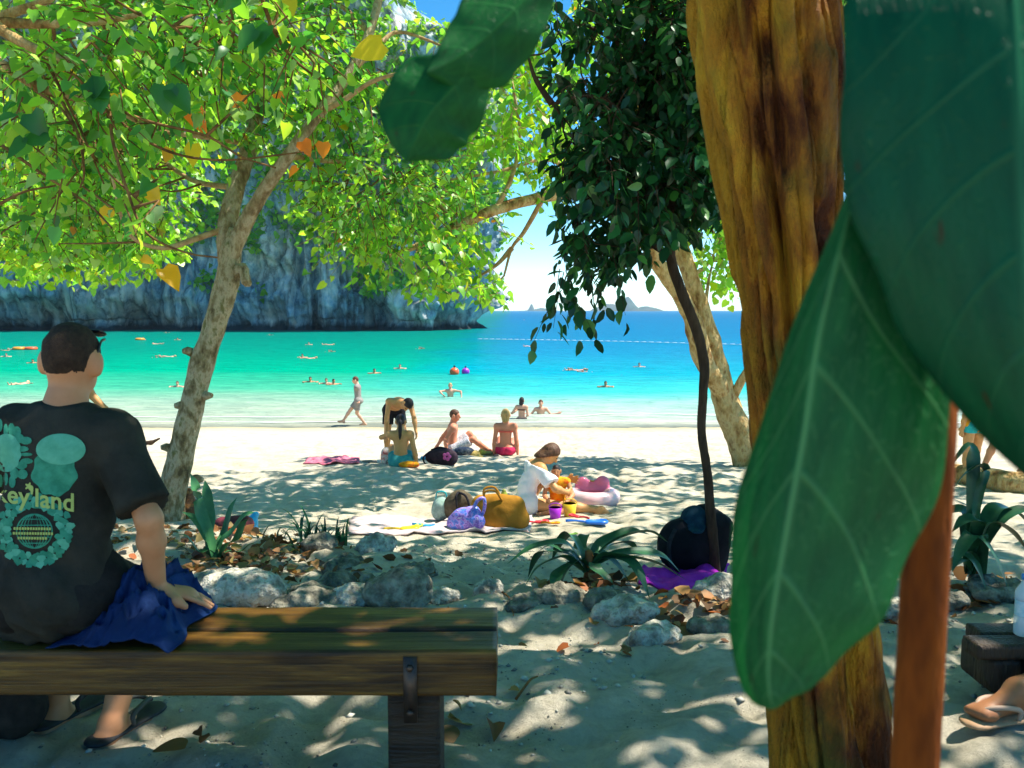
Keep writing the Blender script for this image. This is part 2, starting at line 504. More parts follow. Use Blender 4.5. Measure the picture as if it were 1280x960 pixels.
ms = N('ShaderNodeMapRange'); ms.interpolation_type = 'SMOOTHSTEP'; ms.inputs['From Min'].default_value = -7; ms.inputs['From Max'].default_value = 6; L(mx5.outputs[0], ms.inputs[0])
mixc = N('ShaderNodeMix'); mixc.data_type = 'RGBA'; L(ms.outputs[0], mixc.inputs[0]); L(bay, mixc.inputs[6]); L(off, mixc.inputs[7])
al = N('ShaderNodeMapRange'); al.interpolation_type = 'SMOOTHSTEP'; al.inputs['From Min'].default_value = 30.5; al.inputs['From Max'].default_value = 33.5; al.inputs['To Min'].default_value = .35; al.inputs['To Max'].default_value = 1
L(sc.outputs[0], al.inputs[0])
mp = N('ShaderNodeMapping'); mp.inputs['Scale'].default_value = (.55, 1.5, 1); L(geo.outputs['Position'], mp.inputs[0])
w1 = N('ShaderNodeTexNoise'); w1.inputs['Scale'].default_value = 1.1; w1.inputs['Detail'].default_value = 5; w1.inputs['Roughness'].default_value = .6; L(mp.outputs[0], w1.inputs['Vector'])
bp = N('ShaderNodeBump'); bp.inputs['Strength'].default_value = .9; bp.inputs['Distance'].default_value = .6
L(w1.outputs[0], bp.inputs['Height'])
dfw = N('ShaderNodeBsdfDiffuse'); glw = N('ShaderNodeBsdfGlossy'); glw.inputs['Roughness'].default_value = .12; tpw = N('ShaderNodeBsdfTransparent'); tpw.inputs[0].default_value = (.9, 1, .97, 1)
rpl = ramp(w1.outputs[0], [(.34, (.72, .80, .84)), (.5, (.97, .98, .98)), (.64, (1.25, 1.18, 1.14))])  # light and dark of the ripples painted into the water colour
mrp = N('ShaderNodeMix'); mrp.data_type = 'RGBA'; mrp.blend_type = 'MULTIPLY'; mrp.inputs[0].default_value = .8; L(mixc.outputs[2], mrp.inputs[6]); L(rpl, mrp.inputs[7])
L(mrp.outputs[2], dfw.inputs[0]); L(bp.outputs[0], dfw.inputs['Normal']); L(bp.outputs[0], glw.inputs['Normal'])
frw = N('ShaderNodeFresnel'); frw.inputs['IOR'].default_value = 1.33; L(bp.outputs[0], frw.inputs['Normal'])
fsc = N('ShaderNodeMath'); fsc.operation = 'MULTIPLY'; fsc.inputs[1].default_value = .22; L(frw.outputs[0], fsc.inputs[0])
ma = N('ShaderNodeMixShader'); L(al.outputs[0], ma.inputs[0]); L(tpw.outputs[0], ma.inputs[1]); L(dfw.outputs[0], ma.inputs[2])
mg = N('ShaderNodeMixShader'); L(fsc.outputs[0], mg.inputs[0]); L(ma.outputs[0], mg.inputs[1]); L(glw.outputs[0], mg.inputs[2])
L(mg.outputs[0], t.nodes['Material Output'].inputs['Surface']); t.nodes.remove(b)
xs = nonuniform([(-9000, -400, 800), (-400, -60, 20), (-60, 60, .8), (60, 400, 20), (400, 9000, 800)])
ys = nonuniform([(24, 60, .35), (60, 160, 2), (160, 1000, 40), (1000, 9200, 800)])
def seaz(X, Y):
    p = np.stack([X * .35, Y * .9, X * 0], -1)
    return SEA + fbm(p, 3, 41) * .035 * np.clip((150 - Y) / 60, 0, 1)
tag(obj('sea_water', grid_mesh('sea_water', xs, ys, seaz, seam)), kind='structure')

# --- thin surf lines where the water runs out on the sand
foam = mat('foam', (.85, .88, .84), .6, .2)
def surf(y0, amp, seed, w):
    xs_ = np.arange(-40, 40, .25)
    p = np.stack([xs_ * .22, xs_ * 0 + seed, xs_ * 0], -1)
    yc = y0 + fbm(p, 3, seed) * amp
    ww = w * np.clip(.55 + fbm(p * 5, 2, seed + 3), .02, 1.2)
    rows = []
    for f, dz in ((-1, 0), (-.3, .006), (.4, .004), (1, 0)):
        yy = yc + f * ww
        rows.append(np.stack([xs_, yy, np.maximum(gbase(yy), SEA) + .03 + dz], -1))
    V = np.concatenate(rows); n = len(xs_)
    i = np.arange(3)[:, None] * n; j = np.arange(n - 1)[None, :]
    q = np.stack([i + j, i + j + 1, i + n + j + 1, i + n + j], -1).reshape(-1, 4)
    return V, q
sf = MB()
for a in ((28.3, .6, 5, .05), (30.2, 1.2, 9, .06)): sf.add(*surf(*a))
tag(sf.build('surf_foam', foam), 'thin white foam lines lapping the sand edge', 'foam', kind='stuff')

# --- limestone headland, the blue of its skylit shade put into the rock colours
rock = bpy.data.materials.new('cliff_rock'); rock.use_nodes = True
t = rock.node_tree; N = t.nodes.new; L = t.links.new
b = t.nodes['Principled BSDF']; b.inputs['Roughness'].default_value = .9; b.inputs['Specular IOR Level'].default_value = .1
geo = N('ShaderNodeNewGeometry'); mp = N('ShaderNodeMapping'); mp.inputs['Scale'].default_value = (.42, .05, .075); L(geo.outputs['Position'], mp.inputs[0])
n1 = N('ShaderNodeTexNoise'); n1.inputs['Scale'].default_value = 1.0; n1.inputs['Detail'].default_value = 7; n1.inputs['Roughness'].default_value = .7; L(mp.outputs[0], n1.inputs['Vector'])
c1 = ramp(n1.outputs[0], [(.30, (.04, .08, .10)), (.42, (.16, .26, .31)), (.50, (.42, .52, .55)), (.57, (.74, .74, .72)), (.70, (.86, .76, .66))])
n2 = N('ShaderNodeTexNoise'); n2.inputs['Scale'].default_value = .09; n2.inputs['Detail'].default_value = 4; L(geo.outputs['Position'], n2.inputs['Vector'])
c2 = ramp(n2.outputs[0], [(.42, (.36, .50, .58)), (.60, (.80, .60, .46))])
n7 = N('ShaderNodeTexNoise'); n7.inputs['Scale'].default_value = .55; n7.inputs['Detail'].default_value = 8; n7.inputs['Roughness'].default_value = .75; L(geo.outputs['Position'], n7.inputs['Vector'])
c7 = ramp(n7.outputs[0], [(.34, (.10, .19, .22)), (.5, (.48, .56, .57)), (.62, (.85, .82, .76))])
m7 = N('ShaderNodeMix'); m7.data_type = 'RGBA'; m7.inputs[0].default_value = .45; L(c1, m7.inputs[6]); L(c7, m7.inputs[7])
mpv = N('ShaderNodeMapping'); mpv.inputs['Scale'].default_value = (.30, .10, .09); L(geo.outputs['Position'], mpv.inputs[0])
dst = N('ShaderNodeMix'); dst.data_type = 'VECTOR'; dst.inputs[0].default_value = .35; L(mpv.outputs[0], dst.inputs[4]); L(n7.outputs['Color'], dst.inputs[5])
vor = N('ShaderNodeTexVoronoi'); vor.feature = 'DISTANCE_TO_EDGE'; vor.inputs['Scale'].default_value = 1.6; L(dst.outputs[1], vor.inputs['Vector'])
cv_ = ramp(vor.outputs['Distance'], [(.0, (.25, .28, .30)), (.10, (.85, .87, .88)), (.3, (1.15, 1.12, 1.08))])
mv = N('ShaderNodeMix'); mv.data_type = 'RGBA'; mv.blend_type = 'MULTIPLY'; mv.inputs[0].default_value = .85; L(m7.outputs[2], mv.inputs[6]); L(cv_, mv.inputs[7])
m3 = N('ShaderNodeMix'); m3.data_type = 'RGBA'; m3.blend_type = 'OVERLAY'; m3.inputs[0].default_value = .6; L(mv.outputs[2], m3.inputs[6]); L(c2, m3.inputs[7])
# tide-stained foot of the rock
sep = N('ShaderNodeSeparateXYZ'); L(geo.outputs['Position'], sep.inputs[0])
nz = N('ShaderNodeMath'); nz.operation = 'MULTIPLY_ADD'; nz.inputs[1].default_value = 3.0; L(n1.outputs[0], nz.inputs[0]); L(sep.outputs[2], nz.inputs[2])
td = N('ShaderNodeMapRange'); td.inputs['From Min'].default_value = -.2; td.inputs['From Max'].default_value = .9; L(nz.outputs[0], td.inputs[0])
m4 = N('ShaderNodeMix'); m4.data_type = 'RGBA'; L(td.outputs[0], m4.inputs[0]); m4.inputs[6].default_value = (.035, .055, .06, 1); L(m3.outputs[2], m4.inputs[7])
L(m4.outputs[2], b.inputs['Base Color'])
bp = N('ShaderNodeBump'); bp.inputs['Strength'].default_value = .9; bp.inputs['Distance'].default_value = 1.0; L(n7.outputs[0], bp.inputs['Height']); L(bp.outputs[0], b.inputs['Normal'])
path = [(-30, 300), (-17, 235), (-10.5, 190), (-8.6, 170), (-16, 160), (-27, 163), (-42, 160), (-58, 166), (-76, 160), (-96, 152), (-120, 146), (-150, 132), (-190, 100), (-240, 60)]
pc, _ = spline([(x, y, 0) for x, y in path], [0] * len(path), 56)
nv = 230
tanp = np.gradient(pc, axis=0); tanp /= np.linalg.norm(tanp, axis=1)[:, None]
nor = np.stack([-tanp[:, 1], tanp[:, 0], tanp[:, 0] * 0], -1)      # outwards, to the water
arc = np.concatenate([[0], np.cumsum(np.linalg.norm(np.diff(pc, axis=0), axis=1))])
H = 54 + 18 * np.clip((-pc[:, 0] - 20) / 40, 0, 1) + 9 * fbm(np.stack([arc * .05, arc * 0, arc * 0], -1), 3, 4)
H = np.where(pc[:, 1] > 172, np.maximum(46 - (pc[:, 1] - 172) * .35, 8), H)
v = np.linspace(0, 1, nv) ** 1.15
zz = -8 + (H[:, None] + 8) * np.minimum(v / .9, 1)[None, :]
back = np.clip((v - .9) / .1, 0, 1)[None, :] * 45 + 3.0 * v[None, :]
p3 = np.stack([np.broadcast_to(arc[:, None], zz.shape), zz, zz * 0], -1)
out = fbm(p3 * [.03, .022, 1], 3, 60) * 7 + fbm(p3 * [.13, .06, 1], 4, 61) * 6.0 + fbm(p3 * [.5, .14, 1], 3, 63) * 2.4
ridge = 1 - np.abs(fbm(p3 * [.33, .03, 1], 3, 65)) * 2
out = out + ridge * 2.6 + np.abs(fbm(p3 * [.07, .11, 1], 3, 68)) * 6 + fbm(p3 * [.9, .7, 1], 3, 66) * 1.3 + (1 - np.abs(fbm(p3 * [.8, .10, 1], 3, 67)) * 2.4) * 1.3
notch = -2.6 * (1 + .9 * fbm(p3 * [.12, 0, 1], 3, 71)) * np.exp(-((zz - (-1.3) - fbm(p3 * [.2, 0, 1], 2, 72) * 1.5) / 2.1) ** 2) + 1.6 * np.exp(-((zz - 4) / 2.4) ** 2)
out = out + notch - back
# hanging drips below overhangs
V = pc[:, None, :] + nor[:, None, :] * out[..., None]
V[..., 2] = zz + np.clip((v - .9) / .1, 0, 1)[None, :] * 4 + fbm(p3 * .2, 3, 69) * 1.2 * (zz > 0)
nu = len(pc)
i = np.arange(nu - 1)[:, None] * nv; j = np.arange(nv - 1)[None, :]
q = np.stack([i + j, i + j + 1, i + nv + j + 1, i + nv + j], -1).reshape(-1, 4)
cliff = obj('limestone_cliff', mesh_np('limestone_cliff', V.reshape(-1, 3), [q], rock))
tag(cliff, 'tall streaked limestone cliff in blue shade rising from the bay', 'cliff')
CLIFF_V, CLIFF_N = V, nor

# --- far islands
isl = mat('island_green', (.05, .085, .05), .95, .05, var=(.12, .11, .08), vscale=.01)
def island(x0, x1, peaks, dist, label):
    X0, X1 = (x0 - 640) / F * dist, (x1 - 640) / F * dist
    w = X1 - X0
    xs_ = np.linspace(0, 1, 60); ys_ = np.linspace(-1, 1, 24)
    A, B = np.meshgrid(xs_, ys_)
    hh = np.zeros_like(A)
    for c, hw, hpx in peaks:
        hh = np.maximum(hh, hpx / F * dist * np.exp(-np.abs((A - c) / hw) ** 1.7))
    hh = hh * (1 - B * B) * (1 + .25 * fbm(np.stack([A * 9, B * 4, A * 0], -1), 3, 5)) * np.clip(np.minimum(A, 1 - A) * 12, 0, 1)
    V = np.stack([X0 + A * w, dist + B * w * .3, SEA - 3 + hh + 3 * (hh > 1)], -1).reshape(-1, 3)
    i = np.arange(23)[:, None] * 60; j = np.arange(59)[None, :]
    q = np.stack([i + j, i + j + 1, i + 61 + j, i + 60 + j], -1).reshape(-1, 4)
    o = obj('island', mesh_np('island', V, [q], isl))
    tag(o, label, 'island')
island(735, 830, [(.5, .12, 17), (.3, .25, 9), (.75, .2, 6)], 4200, 'hazy blue pointed island on the far horizon')
island(645, 700, [(.35, .06, 9), (.6, .3, 3.5)], 5200, 'low hazy islet with a small stub on the horizon')

# --- the air
hz = bpy.data.materials.new('haze'); hz.use_nodes = True
t = hz.node_tree
t.nodes.remove(t.nodes['Principled BSDF'])
pv = t.nodes.new('ShaderNodeVolumePrincipled')
pv.inputs['Color'].default_value = (.55, .82, 1, 1)
pv.inputs['Density'].default_value = 1.1e-4
t.links.new(pv.outputs[0], t.nodes['Material Output'].inputs['Volume'])
hb = MB(); hb.box((0, 4510, 40), (18800, 9900, 106))
ho = hb.build('haze', hz, smooth=False)
tag(ho, 'thin pale sea haze over the whole bay', 'haze', kind='stuff')

# ================================================================== TREES
bark_spot = mat('bark_spotted', (.10, .075, .04), .9, .1, var=[(.24, .19, .10), (.42, .36, .24), (.16, .15, .06)], vscale=9, bump=.9, bscale=26, stretch=(1, 1, .55))
bark_pale = mat('bark_pale', (.30, .21, .12), .9, .1, var=[(.42, .33, .22), (.55, .47, .36)], vscale=10, bump=.7, bscale=30, stretch=(1, 1, .4))
bark_limb = mat('bark_limb', (.16, .11, .06), .9, .1, var=[(.30, .22, .12), (.46, .38, .26), (.24, .18, .09)], vscale=8, bump=.9, bscale=26, stretch=(1, 1, .5))
bark_gold = mat('bark_golden', (.20, .10, .035), .9, .1, var=[(.42, .26, .10), (.58, .42, .20), (.30, .16, .06)], vscale=5, bump=1.0, bscale=14, stretch=(1, 1, .5))  # golden light on boughs and shore trunks put into the bark colour
bark_dark = mat('bark_dark', (.028, .018, .012), .9, .15, var=(.08, .05, .03), vscale=14, bump=.6, bscale=40, stretch=(1, 1, .3))
twig_brown = mat('twig_brown', (.34, .19, .08), .85, .15, var=(.56, .40, .22), vscale=12)
twig_dark = mat('twig_dark', (.10, .05, .02), .85, .15, var=(.30, .16, .06), vscale=12)
leaf_sun = leaf_mat('leaf_translucent', .55, .03, .38, gain=(1.35, 1.4, 1.0))
leaf_dark = leaf_mat('leaf_shaded_glossy', .18, .035, .35)
leaf_dry = leaf_mat('leaf_dry', .25, .03, .6, gain=(.8, .8, 1))

HEART = np.array([[0, 0, 0], [0, .45, -.02], [0, 1, -.16], [.3, -.08, .05], [.5, .22, .1], [.34, .62, .03], [-.3, -.08, .05], [-.5, .22, .1], [-.34, .62, .03]])
OVAL = np.array([[0, 0, 0], [0, .45, -.02], [0, 1, -.14], [.18, .12, .03], [.30, .42, .05], [.20, .76, -.03], [-.18, .12, .03], [-.30, .42, .05], [-.20, .76, -.03]])
LEAFQ = np.array([[0, 3, 4, 1], [1, 4, 5, 2], [0, 1, 7, 6], [1, 2, 8, 7]])
def frames(axis, up):
    a = axis / (np.linalg.norm(axis, axis=1)[:, None] + 1e-9)
    s = np.cross(a, up); s /= np.linalg.norm(s, axis=1)[:, None] + 1e-9
    n = np.cross(s, a)
    return s, a, n
def leaves_mesh(name, shape, pos, axis, up, size, tint, m):
    s, a, n = frames(axis, up)
    sz = size[:, None, None]
    shape = shape[None] * np.stack([RNG.uniform(.72, 1.12, len(pos)), RNG.uniform(.9, 1.1, len(pos)), RNG.uniform(-.6, 2.6, len(pos))], -1)[:, None, :]
    V = pos[:, None, :] + sz * (shape[..., 0:1] * s[:, None, :] + shape[..., 1:2] * a[:, None, :] + shape[..., 2:3] * n[:, None, :])
    k = shape.shape[1]
    q = (np.arange(len(pos))[:, None, None] * k + LEAFQ[None]).reshape(-1, 4)
    return mesh_np(name, V.reshape(-1, 3), [q], m, True, np.repeat(tint, k, axis=0))
PAL_SUN = [((.17, .40, .05), 5), ((.10, .31, .06), 4), ((.30, .50, .06), 3.5), ((.045, .19, .055), 2.4), ((.28, .46, .22), 2.4), ((.40, .34, .02), .25), ((.50, .20, .01), .08)]
PAL_LIME = [((.21, .44, .035), 5), ((.14, .37, .05), 3), ((.31, .52, .06), 4), ((.42, .48, .03), .6), ((.10, .26, .03), 1)]
PAL_SHADED = [((.010, .060, .018), 5), ((.018, .10, .026), 3), ((.006, .038, .013), 4), ((.05, .17, .03), 1.3)]  # tints darkened to carry the shade on the thin-stemmed tree
PAL_TEAL = [((.02, .11, .05), 3), ((.03, .15, .06), 2), ((.012, .07, .04), 2)]
def pick(pal, n):
    w = np.array([p[1] for p in pal]); c = np.array([p[0] for p in pal])
    k = RNG.choice(len(pal), n, p=w / w.sum())
    return np.clip(c[k] * RNG.uniform(.75, 1.3, (n, 1)) * RNG.uniform(.9, 1.1, (n, 3)), 0, .9)

class Crown:
    """collects leafy shoots; afterwards the largest leaves become single parts, the rest one mass"""
    def __init__(s): s.pos, s.ax, s.up, s.sz, s.ti, s.tw = [], [], [], [], [], MB()
    def shoots(s, c, r, n, per, size, pal, hang=.5, length=.5, anchors=None, twig=.006, keep=None, connect=.15):
        c = np.array(list(c), float); r = np.array(r, float)
        for _ in range(n):
            d = RNG.normal(size=3); d /= np.linalg.norm(d)
            st = c + d * r * RNG.uniform(.15, 1) ** .5
            if keep is not None and not keep(st): continue
            dr = np.array([RNG.normal() * .8, RNG.normal() * .8, RNG.normal() * .5 - hang])
            dr = dr * .7 + d * .5; dr /= np.linalg.norm(dr)
            Ls = length * RNG.uniform(.5, 1.3)
            tt = np.linspace(.1, 1, per)
            pts = st + dr * (Ls * tt)[:, None] + np.array([0, 0, -1]) * (hang * .35 * Ls * tt ** 2)[:, None]
            if keep is not None and not keep(pts[-1]): continue
            s.tw.tube([st, pts[per // 2], pts[-1]], [twig, twig * .7, twig * .35], 4, caps=False)
            if anchors is not None and RNG.random() < connect:
                k = np.argmin(np.linalg.norm(anchors - st, axis=1)); a0 = anchors[k]
                if np.linalg.norm(a0 - st) > 1.6: a0 = st + (a0 - st) * (.8 / np.linalg.norm(a0 - st))
                mid = (a0 + st) / 2 + RNG.normal(size=3) * .12 * np.linalg.norm(a0 - st)
                s.tw.tube([a0, mid, st], [twig * 2.2, twig * 1.5, twig], 5, res=4, caps=False)
            side = np.cross(dr, [0, 0, 1.]) + RNG.normal(size=3) * .2
            side /= np.linalg.norm(side) + 1e-9
            sg = np.where(np.arange(per) % 2, 1, -1)[:, None]
            ax = sg * side * .75 + dr * .45 + np.array([0, 0, -1.]) * hang * RNG.uniform(.4, 1.3, (per, 1)) + RNG.normal(size=(per, 3)) * .3
            up = np.array([.25, .1, 1.]) + RNG.normal(size=(per, 3)) * .45
            s.pos.append(pts + ax * .02); s.ax.append(ax); s.up.append(up)
            s.sz.append(size * RNG.uniform(.55, 1.25, per)); s.ti.append(pick(pal, per))
    def single(s, p, size, tint, ax=None, up=None):
        s.pos.append(np.array([list(p)])); s.ax.append(np.array([ax if ax is not None else RNG.normal(size=3) * .4 + [0, 0, -1]], float))
        s.up.append(np.array([up if up is not None else [0.2, -1, .4]], float)); s.sz.append(np.array([size])); s.ti.append(np.array([tint], float))
    def build(s, root, shape, m, twm, n_single=300, must=0):
        pos, ax, up, sz, ti = [np.concatenate(x) for x in (s.pos, s.ax, s.up, s.sz, s.ti)]
        rel = pos - np.array([0, 0, CAMZ]); Y = np.maximum(rel[:, 1], .3)
        px = 640 + F * rel[:, 0] / Y; py = 388 - F * rel[:, 2] / Y
        vis = (px > 0) & (px < 1280) & (py > 0) & (py < 960)
        score = np.where(vis, sz / Y, -1)
        if must: score[-must:] = 9
        order = np.argsort(-score)
        one = order[:n_single]; one = one[score[one] > 0]
        rest = np.setdiff1d(np.arange(len(pos)), one)
        if len(rest):
            tag(obj('foliage', leaves_mesh('foliage', shape, pos[rest], ax[rest], up[rest], sz[rest], ti[rest], m), root), kind='stuff')
        cache = {}
        sd, aa, nn = frames(ax, up)
        for i in one:
            key = tuple(np.round(ti[i] * 30).astype(int))
            if key not in cache:
                cache[key] = mesh_np('leaf', shape, [LEAFQ], m, True, np.repeat(ti[i][None], len(shape), 0))
            o = bpy.data.objects.new('leaf', cache[key]); link(o, root)
            M = Matrix(((sd[i][0], aa[i][0], nn[i][0]), (sd[i][1], aa[i][1], nn[i][1]), (sd[i][2], aa[i][2], nn[i][2]))).to_4x4()
            o.matrix_local = Matrix.Translation(pos[i]) @ M @ Matrix.Diagonal((sz[i] * RNG.uniform(.72, 1.1), sz[i], sz[i] * RNG.uniform(-.4, 2.6), 1))
        if s.tw.n: tag(s.tw.build('twigs', twm, root), kind='stuff')
def px_path(pts): return [P(*p) for p in pts]
def anchor_pts(*paths):
    out = []
    for p in paths: out.append(spline(p, np.zeros(len(p)), 8)[0])
    return np.concatenate(out)

# ---------------------------------------------------------- the leaning tree on the sand by the seated man
T = thing('beach_tree', 'leaning spotted-bark tree with heart-shaped leaves beside the seated man', 'tree')
base = G(212, 650)
trunk_pts = [(base.x - .05, base.y, base.z - .3), P(212, 632, base.y), P(228, 560, base.y), P(250, 465, base.y), P(270, 400, base.y), P(284, 352, base.y), P(288, 315, base.y), P(292, 285, base.y)]
by = base.y
mb = MB()
mb.tube(trunk_pts, [.21, .16, .128, .122, .118, .118, .11, .04], 22, wob=.16, seed=3, res=10)
for (x, y, sx) in ((205, 560, -1), (222, 508, -1), (238, 470, -1), (262, 495, 1), (240, 540, 1), (228, 590, -1), (232, 440, -1), (250, 600, 1)):   # burrs and cut branch stubs
    c = P(x, y, by - .06); d = Vector((sx, -.3, .25)).normalized()
    c2 = P(x + (8 if sx < 0 else -8), y, by - .03)
    mb.tube([c2, c2 + d * .05, c + d * .03], [.05, .045, .025], 7, wob=.3, seed=int(x))
mb.build('trunk', bark_spot, T)
kn = MB(); kn.tube(px_path([(292, 345, by), (303, 335, by - .1), (308, 352, by - .12), (314, 354, by - .1)]), [.06, .055, .05, .03], 9, wob=.3, seed=8, res=4)
kn.build('branch_stub', bark_spot, T)
limbR = px_path([(280, 362, by - .02), (287, 325, by - .02), (302, 288, by - .02), (326, 245, by - .1), (360, 195, by - .2), (400, 140, by - .2), (436, 92, by - .1), (462, 40, by), (480, -30, by + .2), (500, -120, by + .5)])
limbL = px_path([(280, 362, by + .02), (284, 322, by + .04), (284, 285, by + .1), (295, 235, by + .3), (313, 180, by + .5), (326, 110, by + .7), (342, 40, by + .9), (352, -30, by + 1), (350, -140, by + 1.2)])
mb = MB(); mb.tube(limbR, [.05, .085, .08, .07, .062, .057, .05, .045, .04, .025], 14, wob=.16, seed=4, res=8); mb.build('limb', bark_limb, T)
mb = MB(); mb.tube(limbL, [.05, .10, .098, .092, .088, .085, .08, .07, .05], 14, wob=.16, seed=5, res=8); mb.build('limb', bark_limb, T)
subs = [[(400, 140, by - .2), (430, 125, by - .5), (470, 100, by - .8), (530, 85, by - 1)],
        [(436, 92, by - .1), (470, 60, by + .3), (500, 40, by + .5), (560, 60, by + .6)],
        [(326, 110, by + .7), (290, 62, by + .3), (230, 70, by - .4), (150, 62, by - .8), (90, 90, by - 1)],
        [(313, 180, by + .5), (260, 172, by - .1), (190, 160, by - .6), (110, 118, by - 1)],
        [(283, 285, by + .1), (240, 300, by - .2), (200, 310, by - .5), (160, 290, by - .8), (140, 220, by - 1)],
        [(360, 195, by - .2), (400, 200, by + .3), (460, 210, by + .8), (500, 240, by + 1)],
        [(295, 235, by + .3), (240, 225, by + .8), (180, 190, by + 1.2), (120, 200, by + 1.5)],
        [(462, 40, by), (430, 10, by + .5), (380, -30, by + .9)]]
paths = [limbR, limbL]
for sp in subs:
    pp = px_path(sp); paths.append(pp)
    mb = MB(); mb.tube(pp, np.linspace(.035, .012, len(pp)), 7, wob=.1, res=6); mb.build('branch', twig_brown, T)
anch = anchor_pts(*paths)
C = Crown()
def in_px(st, x0, x1, y0, y1):
    Y = st[1]; x = 640 + F * st[0] / Y; y = 388 - F * (st[2] - CAMZ) / Y
    return x0 < x < x1 and y0 < y < y1
EDGEX = [0, 120, 215, 265, 330, 385, 430, 520, 600, 640]; EDGEY = [345, 352, 335, 300, 250, 300, 340, 372, 380, 330]
def keepL(st):
    Y = st[1]; x = 640 + F * st[0] / Y; y = 388 - F * (st[2] - CAMZ) / Y
    if 455 < x < 570 and y < 55 and RNG.random() < .8: return False
    if 215 < x < 345 and 190 < y < 345 and RNG.random() < .75: return False
    return y < np.interp(x, EDGEX, EDGEY)
for (x, y, Y, rx, ry, n, per, size, pal) in (
        (120, 80, by - .6, 1.3, .9, 60, 9, .20, PAL_SUN), (260, 60, by - .3, 1.2, .9, 55, 9, .19, PAL_SUN), (60, 220, by + .3, 1.3, .9, 60, 9, .19, PAL_SUN),
        (180, 220, by + .2, 1.2, .8, 55, 9, .18, PAL_SUN), (100, 310, by + 1.6, 1.4, .5, 60, 9, .16, PAL_LIME), (30, 290, by + 2.5, 1.6, .8, 60, 9, .17, PAL_LIME),
        (400, 60, by + .4, 1.0, .8, 45, 8, .18, PAL_SUN), (440, 180, by + .6, 1.0, .8, 50, 8, .17, PAL_SUN), (330, 40, by + 1.2, 1.2, .8, 45, 8, .17, PAL_SUN),
        (490, 250, by + 1.2, 1.2, .7, 60, 8, .15, PAL_SUN), (200, 130, by + 1.5, 2.0, 1.0, 70, 8, .17, PAL_LIME), (400, 290, by + 2, .8, .5, 26, 8, .14, PAL_LIME)):
    C.shoots(P(x, y, Y), (rx, .9, ry), int(n * 2.2), per, size * .52, pal, hang=.55, length=.45, anchors=anch, keep=keepL, connect=.08)
# crown above the frame, which shades the sand below
for (x, y, z, r, n) in ((-3.2, 8.5, 5.6, 1.8, 60), (-.8, 8.5, 5.9, 1.8, 55), (-5.5, 9, 5.8, 2.0, 50), (.8, 9.5, 6.3, 1.6, 36)):
    C.shoots((x, y, z), (r, r, .8), int(n * 1.6), 9, .14, PAL_SUN, hang=.4, length=.6, anchors=anch, keep=lambda s: s[2] > CAMZ + .37 * s[1], connect=.04)
BY = [((148, 124), (.60, .36, .01), .15), ((240, 143), (.70, .17, .01), .22), ((242, 188), (.58, .42, .01), .18), ((136, 268), (.60, .38, .01), .14), ((187, 243), (.60, .36, .02), .14), ((204, 344), (.66, .34, .01), .20),
      ((478, 62), (.58, .44, .02), .26), ((302, 127), (.72, .22, .02), .18), ((212, 193), (.5, .25, .02), .12), ((378, 185), (.66, .16, .02), .12), ((404, 186), (.68, .2, .02), .12), ((345, 125), (.7, .2, .02), .1), ((372, 218), (.66, .2, .02), .1),
      ((278, 95), (.42, .42, .03), .15), ((355, 5), (.5, .42, .02), .16), ((80, 85), (.58, .4, .02), .16), ((178, 330), (.6, .35, .02), .10)]
for (x, y), c, sz in BY:
    C.single(P(x, y - 8, by - 1.9), sz * 1.05, c, ax=[RNG.normal() * .5, -.1, -.6], up=[RNG.normal() * .3, -1, .5])
C.build(T, HEART, leaf_sun, twig_dark, must=len(BY))

# ---------------------------------------------------------- a bright lime tree further back, its trunk out of sight
T = thing('lime_leaved_tree', 'bright lime-leaved tree filling the bay side behind the leaning trunk', 'tree')
b0 = Vector((-10.2, 13.5, gz(-10.2, 13.5)))
tp = [b0 - Vector((0, 0, .3)), b0 + Vector((.1, 0, 1.5)), b0 + Vector((.5, 0, 3)), b0 + Vector((1.4, .1, 4.6)), b0 + Vector((2.6, .1, 5.8)), b0 + Vector((4, 0, 6.4))]
mb = MB(); mb.tube(tp, [.3, .24, .2, .16, .10, .05], 14, wob=.14, seed=7, res=6); mb.build('trunk', bark_pale, T)
l2 = [tp[2], P(-30, 250, 13.4), P(40, 260, 13.3), P(120, 280, 13.2), P(200, 300, 13.1)]
l3 = [tp[3], P(0, 180, 13.5), P(90, 190, 13.5), P(190, 230, 13.4)]
for l_ in (l2, l3):
    mb = MB(); mb.tube(l_, np.linspace(.10, .03, len(l_)), 8, wob=.12, res=6); mb.build('limb', bark_pale, T)
anch = anchor_pts(tp[2:], l2, l3)
C = Crown()
def keepB(st):
    Y = st[1]; x = 640 + F * st[0] / Y; y = 388 - F * (st[2] - CAMZ) / Y
    return y < np.interp(x, [0, 60, 130, 200, 235, 260], [350, 358, 362, 345, 322, 280]) and x < 300
for (x, y, rx, ry, n) in ((20, 300, 1.3, .8, 110), (110, 310, 1.2, .7, 110), (180, 270, .9, .8, 80), (60, 220, 1.5, 1.0, 100), (150, 180, 1.3, 1.0, 80), (0, 150, 1.4, 1.2, 60), (215, 310, .4, .4, 24), (220, 120, 1.0, 1.0, 40)):
    C.shoots(P(x, y, 13.3), (rx, 1.0, ry), int(n * 1.2), 8, .13, PAL_LIME, hang=.6, length=.5, anchors=anch, keep=keepB, connect=.06)
C.build(T, HEART, leaf_sun, twig_brown)

